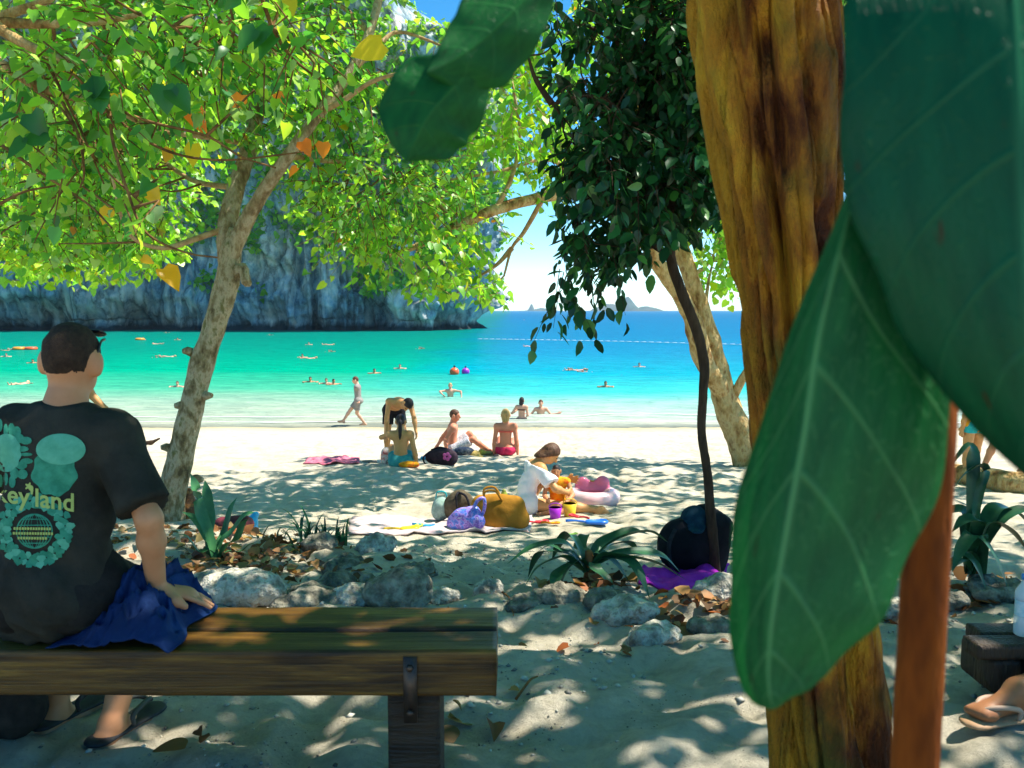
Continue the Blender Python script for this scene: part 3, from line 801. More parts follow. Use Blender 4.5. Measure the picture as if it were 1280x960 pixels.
# ---------------------------------------------------------- a tree whose trunk stands out of sight; boughs reach in over the man
T = thing('overhanging_tree', 'pale boughed tree reaching long drooping twigs over the seated man', 'tree')
b0 = Vector((-4.6, 5.4, gz(-4.6, 5.4)))
mb = MB(); tp = [b0 - Vector((0, 0, .2)), b0 + Vector((0, 0, 1.0)), b0 + Vector((.15, 0, 1.9)), b0 + Vector((.25, 0, 2.6)), b0 + Vector((.3, .1, 3.6)), b0 + Vector((.2, .2, 4.8))]
mb.tube(tp, [.24, .19, .17, .15, .11, .06], 16, wob=.12, seed=6, res=6); mb.build('trunk', bark_pale, T)
bt = [tp[2], tp[3], tp[3], tp[4]]
boughs = [[bt[0], P(-60, 60, 5.4), P(0, 80, 5.2), (45, 107, 5.1), (90, 122, 5.0), (120, 124, 4.9)],
          [bt[1], P(-60, -5, 5.3), P(0, 36, 5.2), (42, 60, 5.1), (100, 78, 5.0), (140, 70, 4.9)],
          [bt[2], P(-60, 40, 5.6), P(0, 29, 5.5), (50, 30, 5.5), (120, 28, 5.4), (195, 14, 5.3)],
          [bt[3], P(-60, 55, 5.5), P(0, 22, 5.6), (50, 4, 5.6), (90, -20, 5.6)]]
ap = []
for k, bo in enumerate(boughs):
    pp = [p if isinstance(p, Vector) else P(*p) for p in bo]; ap.append(pp)
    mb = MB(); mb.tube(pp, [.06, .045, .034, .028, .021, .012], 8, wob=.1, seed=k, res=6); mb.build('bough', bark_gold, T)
for sp in ([(78, 128, 5), (98, 170, 4.9), (105, 215, 4.9), (100, 235, 4.9)], [(135, 122, 4.9), (142, 180, 4.8), (160, 240, 4.7), (182, 290, 4.7), (230, 315, 4.7), (272, 322, 4.7)],
           [(120, 124, 4.9), (180, 150, 4.9), (258, 170, 5), (300, 195, 5), (345, 210, 5.1)], [(258, 170, 5), (290, 140, 5), (318, 112, 5)], [(40, 110, 5.1), (80, 140, 5), (120, 200, 4.9), (200, 275, 4.8)],
           [(110, 118, 5), (190, 180, 5), (270, 200, 5.1), (380, 190, 5.2)], [(0, 180, 4.9), (50, 215, 4.8), (110, 255, 4.8), (140, 285, 4.7)], [(0, 255, 5), (30, 240, 5), (70, 232, 5)], [(60, 80, 5), (100, 160, 5), (130, 230, 5)],
           [(195, 14, 5.3), (250, 60, 5.3), (285, 55, 5.2), (340, 35, 5.1)]):
    pp = px_path(sp); ap.append(pp); mb = MB(); mb.tube(pp, np.linspace(.011, .005, len(pp)), 5, res=8); mb.build('hanging_twig', twig_dark, T)
anch = anchor_pts(*ap)
C = Crown()
for (x, y, Y, rx, ry, n) in ((60, 120, 5, .6, .5, 20), (150, 90, 5, .6, .4, 20), (40, 30, 5.6, .7, .4, 18), (330, 60, 5.2, .5, .35, 13), (120, 200, 5, .6, .4, 14), (220, 40, 5.3, .7, .3, 16), (230, 260, 4.9, .5, .3, 6)):
    C.shoots(P(x, y, Y), (rx, .4, ry), int(n * 1.9), 6, .085, PAL_SUN[:5], hang=.6, length=.28, anchors=anch, keep=keepL)
for (x, y) in ((335, 40), (122, 105), (110, 110), (118, 118), (205, 115), (215, 120), (40, 150), (30, 180), (320, 45), (345, 55), (60, 175)):
    C.single(P(x, y - 8, 4.6), .15, (.03, .15, .035), ax=[RNG.normal() * .5, -.1, -.6], up=[RNG.normal() * .3, -1, .8])
for (x, y, z, r, n) in ((-3.6, 5.5, 4.3, 1.2, 34), (-2.0, 5.0, 4.6, 1.2, 34), (-.4, 4.2, 4.6, 1.3, 34), (-4.5, 4, 4.4, 1.3, 20)):
    C.shoots((x, y, z), (r, r, .6), n, 8, .17, PAL_SUN, hang=.4, length=.5, anchors=anch, keep=lambda s: s[2] > CAMZ + .39 * s[1])
C.build(T, HEART, leaf_sun, twig_dark, must=11)

# ---------------------------------------------------------- the double-trunked leaning tree near the waterline
T = thing('forked_shore_tree', 'golden-lit tree with two leaning trunks rooted in bright sand', 'tree')
base = G(940, 582); fy = base.y
pB = [Vector((base.x + .15, fy, base.z - .4))] + px_path([(938, 578, fy), (920, 535, fy), (905, 492, fy), (897, 455, fy), (880, 395, fy), (863, 345, fy), (850, 305, fy), (838, 260, fy), (815, 200, fy - .3), (790, 120, fy - .6)])
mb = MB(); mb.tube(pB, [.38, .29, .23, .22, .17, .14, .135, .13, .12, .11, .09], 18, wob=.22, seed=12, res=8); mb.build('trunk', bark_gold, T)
pA = px_path([(908, 498, fy), (892, 472, fy - .2), (878, 448, fy - .3), (869, 412, fy - .4), (852, 372, fy - .5), (828, 338, fy - .6), (805, 300, fy - .8), (780, 262, fy - 1)])
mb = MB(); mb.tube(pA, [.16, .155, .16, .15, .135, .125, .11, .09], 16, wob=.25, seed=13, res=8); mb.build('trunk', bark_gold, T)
lp_ = px_path([(915, 500, fy), (930, 470, fy - .2), (945, 455, fy - .2), (965, 460, fy)])
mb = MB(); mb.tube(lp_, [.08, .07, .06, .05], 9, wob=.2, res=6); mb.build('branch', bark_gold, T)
limb = px_path([(805, 300, fy - .8), (770, 255, fy - 1.5), (725, 240, fy - 2.2), (680, 246, fy - 2.8), (620, 262, fy - 3.3), (570, 284, fy - 3.6), (520, 308, fy - 3.8), (480, 322, fy - 3.9)])
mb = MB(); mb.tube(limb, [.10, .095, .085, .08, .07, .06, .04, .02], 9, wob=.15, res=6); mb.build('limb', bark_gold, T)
sb = [px_path(s) for s in ([(680, 246, fy - 2.8), (655, 290, fy - 2.6), (640, 310, fy - 2.5), (630, 345, fy - 2.5)], [(620, 262, fy - 3.3), (640, 220, fy - 3.2), (650, 170, fy - 3), (640, 100, fy - 3)],
      [(725, 240, fy - 2.2), (690, 200, fy - 2.5), (620, 215, fy - 3), (560, 225, fy - 3)], [(640, 310, fy - 2.5), (622, 330, fy - 2.4), (600, 345, fy - 2.4)], [(863, 345, fy), (885, 330, fy + .5), (900, 300, fy + .7)], [(880, 395, fy), (886, 350, fy + .3), (893, 320, fy + .4)],
      [(570, 284, fy - 3.6), (545, 250, fy - 3.6), (530, 235, fy - 3.5)])]
for pp in sb:
    mb = MB(); mb.tube(pp, np.linspace(.04, .015, len(pp)), 6, res=6); mb.build('branch', twig_brown, T)
anch = anchor_pts(pB, pA, limb, *sb)
C = Crown()
def keepR(st):
    Y = st[1]; x = 640 + F * st[0] / Y; y = 388 - F * (st[2] - CAMZ) / Y
    if y > np.interp(x, [440, 520, 600], [360, 378, 385]): return False
    if 600 < x < 680 and 230 < y < 330 and RNG.random() < .72: return False
    if 640 < x < 700 and 330 < y < 400 and RNG.random() < .8: return False
    if 455 < x < 570 and y < 45: return False
    if x > 690 and y > 260 and x < 855: return False
    return True
for (x, y, Y, rx, ry, n, size, pal) in ((540, 300, fy - 3.8, 1.1, .75, 60, .17, PAL_LIME), (600, 350, fy - 3, .7, .35, 22, .16, PAL_LIME), (480, 300, fy - 4, .8, .8, 38, .16, PAL_SUN), (560, 380, fy - 3.5, .5, .25, 12, .16, PAL_LIME),
        (640, 130, fy - 3, .9, 1.0, 55, .17, PAL_LIME), (640, 40, fy - 2.5, 1.3, .6, 30, .17, PAL_SUN), (590, 210, fy - 3, .8, .5, 36, .16, PAL_SUN), (640, 360, fy - 2.5, .5, .3, 9, .15, PAL_LIME), (610, 290, fy - 3, .5, .5, 14, .15, PAL_LIME),
        (890, 310, fy + .6, .7, .7, 40, .19, PAL_LIME), (780, 180, fy - .5, 2.2, 1.6, 60, .19, PAL_SUN), (900, 250, fy, 1.2, .8, 40, .19, PAL_SUN), (690, 90, fy - 1.5, 1.4, 1.2, 40, .17, PAL_SUN)):
    C.shoots(P(x, y, Y), (rx, .9, ry), int(n * (1.25 if x < 615 else 1.7)), 8, size * .68, pal, hang=.6, length=.5, anchors=anch, keep=keepR, connect=.08)
for (x, y, z, r, n) in ((3.5, 13.5, 6.6, 2.3, 90), (6.5, 14, 6.5, 2.4, 80), (1.5, 12.5, 6.8, 1.8, 50), (6.5, 11, 5.8, 2.2, 70), (9, 13, 6, 2.2, 60), (5, 16.5, 6.5, 1.8, 50), (2.6, 16, 7.5, 1.6, 40)):
    C.shoots((x, y, z), (r, r, .9), int(n * 1.7), 9, .15, PAL_SUN, hang=.4, length=.65, anchors=anch, keep=lambda s: keepR(s) and s[1] < 17, connect=.04)
C.build(T, HEART, leaf_sun, twig_brown)

# ---------------------------------------------------------- the shaded tree on a thin bent stem, its shade put into darker leaves
T = thing('dark_leaved_tree', 'shade-darkened glossy-leaved small tree on a thin bent stem', 'tree')
base = G(893, 715); dy = base.y
st = [Vector((base.x, dy, base.z - .15))] + px_path([(892, 700, dy), (888, 640, dy), (884, 590, dy), (877, 540, dy), (879, 490, dy), (880, 455, dy), (870, 410, dy), (852, 365, dy), (838, 320, dy), (838, 270, dy), (845, 200, dy), (835, 120, dy), (815, 20, dy), (800, -80, dy)])
mb = MB(); mb.tube(st, [.055, .040, .032, .029, .027, .029, .032, .034, .034, .033, .032, .03, .027, .022, .015], 10, wob=.14, seed=5, res=6); mb.build('trunk', bark_dark, T)
sb = [px_path(s) for s in ([(838, 300, dy), (800, 250, dy - .1), (760, 240, dy - .2), (715, 260, dy - .3)], [(845, 200, dy), (790, 150, dy - .2), (740, 120, dy - .3), (690, 130, dy - .3)], [(835, 120, dy), (780, 60, dy), (730, 30, dy)],
      [(838, 270, dy), (870, 200, dy + .1), (890, 120, dy + .2)], [(838, 320, dy), (800, 300, dy), (770, 310, dy), (745, 340, dy)], [(690, 130, dy - .3), (670, 100, dy - .3), (660, 70, dy - .3)])]
for pp in sb:
    mb = MB(); mb.tube(pp, np.linspace(.022, .008, len(pp)), 6, res=6); mb.build('branch', bark_dark, T)
anch = anchor_pts(st[8:], *sb)
C = Crown()
DX = [640, 660, 690, 700, 720, 745, 770, 800, 830, 860, 900, 925, 1080]; DYT = [180, 190, 280, 335, 358, 365, 345, 322, 308, 300, 285, 275, 300]
def keepD(s_):
    Y = s_[1]; x = 640 + F * s_[0] / Y; y = 388 - F * (s_[2] - CAMZ) / Y
    if x < 672 + max(0, (y - 160)) * .1 and y > 60: return False
    if 690 < x < 760 and 60 < y < 110 and RNG.random() < .8: return False
    return x > 655 and y < np.interp(x, DX, DYT)
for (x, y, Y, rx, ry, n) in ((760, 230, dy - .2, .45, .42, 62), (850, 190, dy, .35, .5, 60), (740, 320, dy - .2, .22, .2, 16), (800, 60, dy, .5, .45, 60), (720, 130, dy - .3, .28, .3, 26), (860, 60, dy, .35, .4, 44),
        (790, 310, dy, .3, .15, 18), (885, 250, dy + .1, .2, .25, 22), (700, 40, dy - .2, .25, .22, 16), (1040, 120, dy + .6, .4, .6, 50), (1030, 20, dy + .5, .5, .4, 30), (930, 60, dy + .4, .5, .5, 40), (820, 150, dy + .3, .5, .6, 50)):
    C.shoots(P(x, y, Y), (rx, .4, ry), int(n * 2.5), 8, .092, PAL_SHADED, hang=.75, length=.26, anchors=anch, keep=keepD, twig=.003, connect=.35)
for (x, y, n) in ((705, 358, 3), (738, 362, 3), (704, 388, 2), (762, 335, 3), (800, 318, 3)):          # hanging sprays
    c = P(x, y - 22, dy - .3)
    C.shoots(c, (.03, .03, .03), n, 7, .10, PAL_SHADED, hang=1.6, length=.2, twig=.003)
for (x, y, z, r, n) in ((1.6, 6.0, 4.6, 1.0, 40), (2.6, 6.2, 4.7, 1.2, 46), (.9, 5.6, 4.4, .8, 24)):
    C.shoots((x, y, z), (r, r, .6), n, 9, .13, PAL_SHADED, hang=.5, length=.4, anchors=anch, twig=.004, keep=lambda s: s[2] > CAMZ + .385 * s[1])
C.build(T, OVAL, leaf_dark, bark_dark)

# ---------------------------------------------------------- the stout furrowed trunk close by
nb = bpy.data.materials.new('bark_furrowed'); nb.use_nodes = True
t = nb.node_tree; N = t.nodes.new; L = t.links.new
b = t.nodes['Principled BSDF']; b.inputs['Roughness'].default_value = .8; b.inputs['Specular IOR Level'].default_value = .2
tc = N('ShaderNodeTexCoord'); mp = N('ShaderNodeMapping'); mp.inputs['Scale'].default_value = (1, 1, .35); L(tc.outputs['Object'], mp.inputs[0])
n1 = N('ShaderNodeTexNoise'); n1.inputs['Scale'].default_value = 7; n1.inputs['Detail'].default_value = 6; n1.inputs['Roughness'].default_value = .6; L(mp.outputs[0], n1.inputs['Vector'])
c1 = ramp(n1.outputs[0], [(.3, (.018, .006, .002)), (.42, (.07, .018, .003)), (.50, (.22, .08, .008)), (.58, (.38, .18, .012)), (.68, (.44, .28, .018))])
n2 = N('ShaderNodeTexNoise'); n2.inputs['Scale'].default_value = 3.5; n2.inputs['Detail'].default_value = 4; L(tc.outputs['Object'], n2.inputs['Vector'])
f2 = N('ShaderNodeMapRange'); f2.inputs['From Min'].default_value = .52; f2.inputs['From Max'].default_value = .66; L(n2.outputs[0], f2.inputs[0])
m2 = N('ShaderNodeMix'); m2.data_type = 'RGBA'; L(f2.outputs[0], m2.inputs[0]); L(c1, m2.inputs[6]); m2.inputs[7].default_value = (.05, .065, .008, 1)
# yellow beach light on the left flank, painted into the bark in patches
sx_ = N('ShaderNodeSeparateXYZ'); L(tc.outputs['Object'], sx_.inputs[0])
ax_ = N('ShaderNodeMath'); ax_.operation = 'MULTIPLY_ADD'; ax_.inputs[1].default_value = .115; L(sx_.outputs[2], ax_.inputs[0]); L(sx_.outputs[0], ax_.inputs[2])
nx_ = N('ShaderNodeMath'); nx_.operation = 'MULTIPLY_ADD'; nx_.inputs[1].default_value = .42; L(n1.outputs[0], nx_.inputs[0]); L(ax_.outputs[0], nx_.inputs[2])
lit_side = N('ShaderNodeMapRange'); lit_side.inputs['From Min'].default_value = .905; lit_side.inputs['From Max'].default_value = .83; L(nx_.outputs[0], lit_side.inputs[0])
ml_ = N('ShaderNodeMix'); ml_.data_type = 'RGBA'; L(lit_side.outputs[0], ml_.inputs[0]); L(m2.outputs[2], ml_.inputs[6]); ml_.inputs[7].default_value = (.34, .175, .010, 1)
L(ml_.outputs[2], b.inputs['Base Color'])
n3 = N('ShaderNodeTexNoise'); n3.inputs['Scale'].default_value = 24; n3.inputs['Roughness'].default_value = .7; n3.inputs['Detail'].default_value = 5; L(mp.outputs[0], n3.inputs['Vector'])
bp = N('ShaderNodeBump'); bp.inputs['Strength'].default_value = 1.0; bp.inputs['Distance'].default_value = .035; L(n3.outputs[0], bp.inputs['Height']); L(bp.outputs[0], b.inputs['Normal'])

T = thing('furrowed_tree', 'stout ochre and rust trunk with deep vertical furrows', 'tree')
ny = 1.9
cps = [P(1060, 1200, ny), P(1040, 960, ny), P(1022, 760, ny), P(1005, 560, ny), P(990, 420, ny), P(975, 250, ny), P(962, 100, ny), P(952, -20, ny), P(935, -300, ny), P(920, -600, ny), P(905, -1000, ny)]
rad = [.185, .14, .128, .118, .118, .135, .15, .158, .16, .14, .10]
NS = 170
V, q, tr = tube(cps, rad, NS, 0, 0, 34, True)
cp, cr = spline(cps, rad, 34)
nring = len(cp); body = V[:nring * NS].reshape(nring, NS, 3)
hgt = cp[:, 2]
def gauss(a, c, w): d = (a - c + math.pi) % (2 * math.pi) - math.pi; return np.exp(-(d / w) ** 2)
ctr = cp[:, None, :]
dirs = body - ctr; rr = np.linalg.norm(dirs, axis=2); dirs /= rr[..., None]
ang = np.arctan2(dirs[..., 1], dirs[..., 0])       # -pi/2 faces the camera
hh = hgt[:, None]
g1 = gauss(ang, -2.02 + .35 * (1.9 - hh) * .5 + .1 * np.sin(hh * 3) + .12 * np.sin(hh * 9 + 1), .15) * (.65 + .35 * np.sin(hh * 5 + .5)) * np.clip((hh - .75) * 3, 0, 1)
g2 = gauss(ang, -1.25 + .25 * np.sin(hh * 2.2 + 1), .15) * np.clip((1.5 - hh) * 2, 0, 1)
g3 = gauss(ang, -2.6 + .2 * np.sin(hh * 3 + 2), .13)
pp = np.stack([np.cos(ang) * 1.6, np.sin(ang) * 1.6, np.broadcast_to(hh * 3.2, ang.shape)], -1)
rdg = 1 - np.abs(fbm(pp * [2.2, 2.2, .55], 3, 51)) * 2
crk = np.clip(rdg - .62, 0, 1) * .6
hol = sum(gauss(ang, a_, w_) * np.exp(-((hh - h_) / l_) ** 2) * d_ for a_, w_, h_, l_, d_ in ((-1.85, .16, 1.93, .07, .5), (-1.72, .12, 1.72, .10, .45), (-1.15, .2, 1.55, .05, .25), (-1.5, .14, 1.25, .12, .4), (-1.3, .16, .55, .12, .4), (-2.3, .12, 1.4, .06, .3)))
disp = -.72 * g1 - .45 * g2 - .30 * g3 - crk - hol + .16 * fbm(pp, 4, 31) + .05 * fbm(pp * [3, 3, 1.5], 3, 37)
body = ctr + dirs * (rr * (1 + disp))[..., None]
V[:nring * NS] = body.reshape(-1, 3)
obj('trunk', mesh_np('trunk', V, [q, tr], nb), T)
up0 = cps[8]
lims = [[up0, up0 + Vector((.5, .8, .7)), up0 + Vector((1.2, 2.0, 1.2)), up0 + Vector((1.8, 3.2, 1.6))], [up0, up0 + Vector((-.6, .5, .7)), up0 + Vector((-1.4, 1.2, 1.3)), up0 + Vector((-2.2, 1.8, 1.6))],
        [cps[9], cps[9] + Vector((.9, -.2, .6)), cps[9] + Vector((2.2, .2, 1.0)), cps[9] + Vector((3.4, .8, 1.3))], [cps[10], cps[10] + Vector((0, .8, .5)), cps[10] + Vector((-.2, 2.4, .9)), cps[10] + Vector((-.3, 4, 1.1))]]
for l_ in lims:
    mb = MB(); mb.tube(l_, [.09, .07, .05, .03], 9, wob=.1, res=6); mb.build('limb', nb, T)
anch = anchor_pts(*lims)
C = Crown()
for (x, y, z, r, n) in ((1.6, 4.0, 4.6, 1.5, 60), (3.2, 4.6, 4.8, 1.6, 70), (4.9, 4.8, 5.0, 1.6, 66), (0.0, 3.6, 4.7, 1.4, 50), (3.0, 7.0, 5.6, 1.6, 60), (5.0, 7.2, 5.6, 1.7, 60), (1.2, 6.8, 5.6, 1.5, 50), (6.8, 5.5, 5.4, 1.6, 50), (2.4, 2.4, 4.2, 1.3, 50), (4.2, 2.8, 4.6, 1.4, 50), (6.8, 8, 5.8, 1.7, 50), (.3, 2.2, 4.4, 1.2, 30), (-.6, 6.2, 5.4, 1.3, 30)):
    C.shoots((x, y, z), (r, r, .7), int(n * 1.22), 9, .15, PAL_SUN, hang=.3, length=.6, anchors=anch, keep=lambda s: s[2] > CAMZ + .385 * max(s[1], 0) + .25, connect=.1)
C.build(T, HEART, leaf_sun, nb)
FURROWED = T

# ---------------------------------------------------------- shrubs that cling to the cliff
C = Crown()
cv = CLIFF_V
nu_, nv_ = cv.shape[:2]
fl = cv.reshape(-1, 3)
dens = fbm(np.stack([fl[:, 0] * .08, fl[:, 2] * .1, fl[:, 1] * .08], -1), 3, 77) + np.clip((fl[:, 2] - 14) / 40, -.5, .5)
ok = np.argwhere((dens > .02) & (fl[:, 2] > 5) & (fl[:, 1] > 120))[:, 0]
ch = RNG.choice(ok, 2600)
pos, ax, up = [], [], []
for i in ch:
    c = fl[i]; nn_ = CLIFF_N[i // nv_]
    k = 9
    pos.append(c + nn_ * RNG.uniform(.1, 1.6, (k, 1)) + RNG.normal(size=(k, 3)) * [.9, .9, .8]); 
pos = np.concatenate(pos); n = len(pos)
ax = RNG.normal(size=(n, 3)) + [0, -.4, -.5]; up = RNG.normal(size=(n, 3)) * .6 + [.3, -.3, 1]
tag(obj('cliff_shrubbery', leaves_mesh('cliff_shrubbery', HEART, pos, ax, up, RNG.uniform(.7, 1.6, n), pick(PAL_LIME, n) * .9, leaf_sun)), 'green scrub clinging to ledges of the limestone cliff', 'shrubbery', kind='stuff')

# ================================================================== PEOPLE
SKIN = {
    'tan': mat('skin_tan', (.50, .22, .10), .5, .3, var=(.58, .28, .14), vscale=6),
    'fair': mat('skin_fair', (.62, .32, .20), .5, .3, var=(.70, .40, .27), vscale=6),
    'brown': mat('skin_brown', (.30, .12, .05), .5, .3, var=(.38, .16, .07), vscale=6),
    'gold': mat('skin_gold', (.58, .27, .09), .5, .3, var=(.66, .34, .14), vscale=6),
    'red': mat('skin_sunburnt', (.62, .22, .12), .5, .3, var=(.68, .28, .17), vscale=6),
}
HAIRM = {
    'black': mat('hair_black', (.012, .010, .012), .5, .3, var=(.03, .02, .018), vscale=40, bump=.8, bscale=90, stretch=(1, 1, .15)),
    'brown': mat('hair_brown', (.07, .03, .014), .5, .3, var=(.14, .06, .03), vscale=30, bump=.8, bscale=90, stretch=(1, 1, .15)),
    'blond': mat('hair_blond', (.45, .27, .09), .5, .3, var=(.60, .40, .16), vscale=30, bump=.8, bscale=90, stretch=(1, 1, .15)),
    'crop': mat('hair_cropped', (.022, .013, .009), .8, .2, var=(.05, .03, .018), vscale=60, bump=.9, bscale=220),
}
eye_m = mat('eye', (.02, .015, .01), .3, .5)
lip_m = mat('lips', (.42, .10, .08), .5, .3)
def nrm(v): v = np.array(v, float); return v / (np.linalg.norm(v) + 1e-9)
def ik(a, b, l1, l2, pole):
    a, b = np.array(a, float), np.array(b, float)
    d = b - a; L = np.linalg.norm(d); u = d / (L + 1e-9)
    if L > (l1 + l2) * .998:
        b = a + u * (l1 + l2) * .998; L = (l1 + l2) * .998
    x = (l1 * l1 - l2 * l2 + L * L) / (2 * L)
    h = math.sqrt(max(l1 * l1 - x * x, 0))
    p = np.array(pole, float); p = p - u * (p @ u); p = nrm(p)
    return a + u * x + p * h, b
def hand(w, d, pn, s, thumb, curl=.25, r=.0095):
    """palm, four fingers and a thumb; d along the hand, pn out of the palm, thumb: side it leaves from"""
    d, pn = nrm(d), nrm(pn); pn = nrm(pn - d * (pn @ d)); sd = np.cross(d, pn) * thumb
    out = [cone(w, w + d * .085 * s, .030 * s, .038 * s, pn, .5)]
    k0 = w + d * .088 * s
    for i, ln in enumerate((.072, .080, .075, .058)):
        o = sd * (.033 - .022 * i) * s
        a = k0 + o - d * (.006 * (i == 3)) * s
        b = a + (d * math.cos(curl) + pn * math.sin(curl) + sd * (.24 - .15 * i)) * ln * .55 * s
        c = b + (d * math.cos(curl * 2.6) + pn * math.sin(curl * 2.6)) * ln * .5 * s
        out += [cone(a, b, r * s, r * .92 * s) + (.005,), cone(b, c, r * .92 * s, r * .75 * s) + (.005,)]
    a = w + d * .025 * s + sd * .026 * s
    b = a + (sd * .75 + d * .65 + pn * .2) * .045 * s
    out += [cone(a, b, .013 * s, .011 * s), cone(b, b + (sd * .25 + d * .9 + pn * .25) * .035 * s, .011 * s, .009 * s)]
    return out
def human(name, label, loc, rz, pose, skin='tan', hair=('short', 'black'), clothes=(), s=1.0, cell=.013, female=False, group=None, cat='person', face=True, below=None):
    root = thing(name, label, cat, loc, rz, group)
    g = lambda k, d: np.array(pose.get(k, d), float)
    pel = g('pel', (0, 0, .93 * s)); up = nrm(g('up', (0, 0, 1))); up2 = nrm(g('up2', up)); fwd = nrm(g('fwd', (0, 1, 0)))
    fwd = nrm(fwd - up * (fwd @ up)); rt = np.cross(fwd, up)
    f2 = nrm(fwd - up2 * (fwd @ up2)); tw = pose.get('twist', 0)
    rt2 = np.cross(f2, up2); rt2, f2 = nrm(rt2 * math.cos(tw) + f2 * math.sin(tw)), nrm(f2 * math.cos(tw) - rt2 * math.sin(tw))
    sw = pose.get('sw', .175 if female else .195); th_ = pose.get('thin', 1.0)
    wst = pel + up * .20 * s
    cst = wst + up2 * .20 * s
    nk = wst + up2 * .31 * s
    hu = nrm(g('hu', up2)); hf = g('hf', f2); hf = nrm(hf - hu * (hf @ hu)); hr = np.cross(hf, hu)
    hs_ = pose.get('hs', 1.0)
    hc = nk + hu * (.165 * hs_ - .0 + pose.get('neck', 0)) * s + hf * .025 * s
    sh = {-1: nk - up2 * .055 * s - rt2 * sw * s, 1: nk - up2 * .055 * s + rt2 * sw * s}
    lift = pose.get('lift', (0, 0))
    for i, k in ((0, -1), (1, 1)): sh[k] = sh[k] + up2 * lift[i] * s
    hip = {-1: pel - rt * .092 * s, 1: pel + rt * .092 * s}
    el, wr, kn, an = {}, {}, {}, {}
    for k, nm in ((-1, 'L'), (1, 'R')):
        el[k], wr[k] = ik(sh[k], g('h' + nm, sh[k] + np.array([.05 * k, .0, -.52]) * s), .285 * s, .255 * s, g('e' + nm, -fwd + rt * k * .4))
        kn[k], an[k] = ik(hip[k], g('f' + nm, hip[k] + np.array([0, 0, -.84 * s])), .43 * s, .415 * s, g('k' + nm, fwd))
    hipw = .112 if female else .105
    waist = .105 if female else .122
    torso = [cone(hip[-1], hip[1], hipw * s, None, fwd, .92), cone(pel, wst, .135 * s, waist * s, fwd, .74),
             cone(wst, cst, waist * s * 1.02, (.132 if female else .150) * s, f2, .72), cone(sh[-1] * .72 + cst * .28, sh[1] * .72 + cst * .28, .085 * s, None, f2, .85),
             cone(sh[-1], sh[1], .052 * s), cone(nk - up2 * .03 * s, nk + up2 * .035 * s, .075 * s, .055 * s)]
    for k in (-1, 1): torso += [ell(pel + rt * k * .07 * s - fwd * .055 * s - up * .02 * s, .092 * s)]
    if female:
        for k in (-1, 1): torso += [ell(cst + rt2 * k * .07 * s + f2 * .085 * s - up2 * .03 * s, .058 * s)]
    S0 = s; s = s * hs_
    head = [cone(nk, hc - hf * .015 * s - hu * .04 * s, .056 * s, .054 * s), ell(hc + hu * .02 * s - hf * .01 * s, (.077 * s, .097 * s, .098 * s), np.stack([hr, hf, hu], 1)),
            ell(hc - hu * .055 * s + hf * .028 * s, (.058 * s, .066 * s, .062 * s), np.stack([hr, hf, hu], 1)), cone(hc + hf * .088 * s + hu * .012 * s, hc + hf * .112 * s - hu * .022 * s, .010 * s, .015 * s)]
    for k in (-1, 1): head += [ell(hc + hr * k * .085 * s - hu * .010 * s - hf * .012 * s, (.015 * s, .022 * s, .036 * s), np.stack([hr, hf, hu], 1))]
    s = S0
    arms, legs, upper, thigh = [], [], {}, {}
    for k in (-1, 1):
        upper[k] = [cone(sh[k], el[k], .052 * s, .040 * s)]
        arms += [ell(sh[k], .058 * s), cone(sh[k], el[k], .050 * s * th_, .039 * s * th_), cone(el[k], el[k] * .7 + wr[k] * .3, .039 * s * th_, .042 * s * th_), cone(el[k] * .7 + wr[k] * .3, wr[k], .041 * s * th_, .027 * s)]
        hd_ = pose.get('hd' + 'LR'[k > 0], nrm(wr[k] - el[k])); pn_ = pose.get('pn' + 'LR'[k > 0], -rt2 * k)
        arms += hand(wr[k], hd_, pn_, s, pose.get('th' + 'LR'[k > 0], k), pose.get('curl', .25), r=.0105 if cell > .01 else .0092)
        thigh[k] = (hip[k], kn[k])
        legs += [cone(hip[k], kn[k], .090 * s, .058 * s), cone(kn[k], kn[k] * .68 + an[k] * .32 + nrm(an[k] - kn[k]) * 0, .056 * s, .057 * s), cone(kn[k] * .68 + an[k] * .32, an[k], .056 * s, .037 * s)]
        toe = nrm(pose.get('toe' + 'LR'[k > 0], fwd)); sole = g('sole' + 'LR'[k > 0], (0, 0, -1))
        hl = an[k] + sole * .045 * s - toe * .045 * s; ball = an[k] + sole * .058 * s + toe * .13 * s
        legs += [cone(an[k], hl, .036 * s, .033 * s), cone(hl, ball, .032 * s, .027 * s, sole, .85), cone(an[k], ball, .034 * s, .026 * s)]
        ts = nrm(np.cross(toe, sole))
        for j in range(5):
            o = ball + ts * k * (.032 - .016 * j) * s
            legs += [cone(o, o + toe * (.05 - .006 * j) * s, .0125 * s, .0095 * s)]
    prims = torso + head + arms + legs
    obj('body', solid('body', prims, cell, SKIN[skin], k=.028 * s), root)
    # face
    s = S0 * hs_
    if face:
        for k in (-1, 1):
            e_ = obj('eye', solid('eye', [ell(hc + hr * k * .032 * s + hf * .083 * s + hu * .012 * s, (.013 * s, .008 * s, .007 * s), np.stack([hr, hf, hu], 1))], .004 * s, eye_m, k=.004), root)
        obj('mouth', solid('mouth', [ell(hc + hf * .088 * s - hu * .062 * s, (.024 * s, .008 * s, .007 * s), np.stack([hr, hf, hu], 1))], .004 * s, lip_m, k=.004), root)
    # hair
    hm = HAIRM[hair[1]]; HB = np.stack([hr, hf, hu], 1)
    cap = [ell(hc + hu * .024 * s - hf * .012 * s, (.083 * s, .103 * s, .104 * s), HB)]
    n_ = nrm(hf * .75 - hu * .62)
    cut = [(hc + hf * .052 * s + hu * .035 * s, n_)]
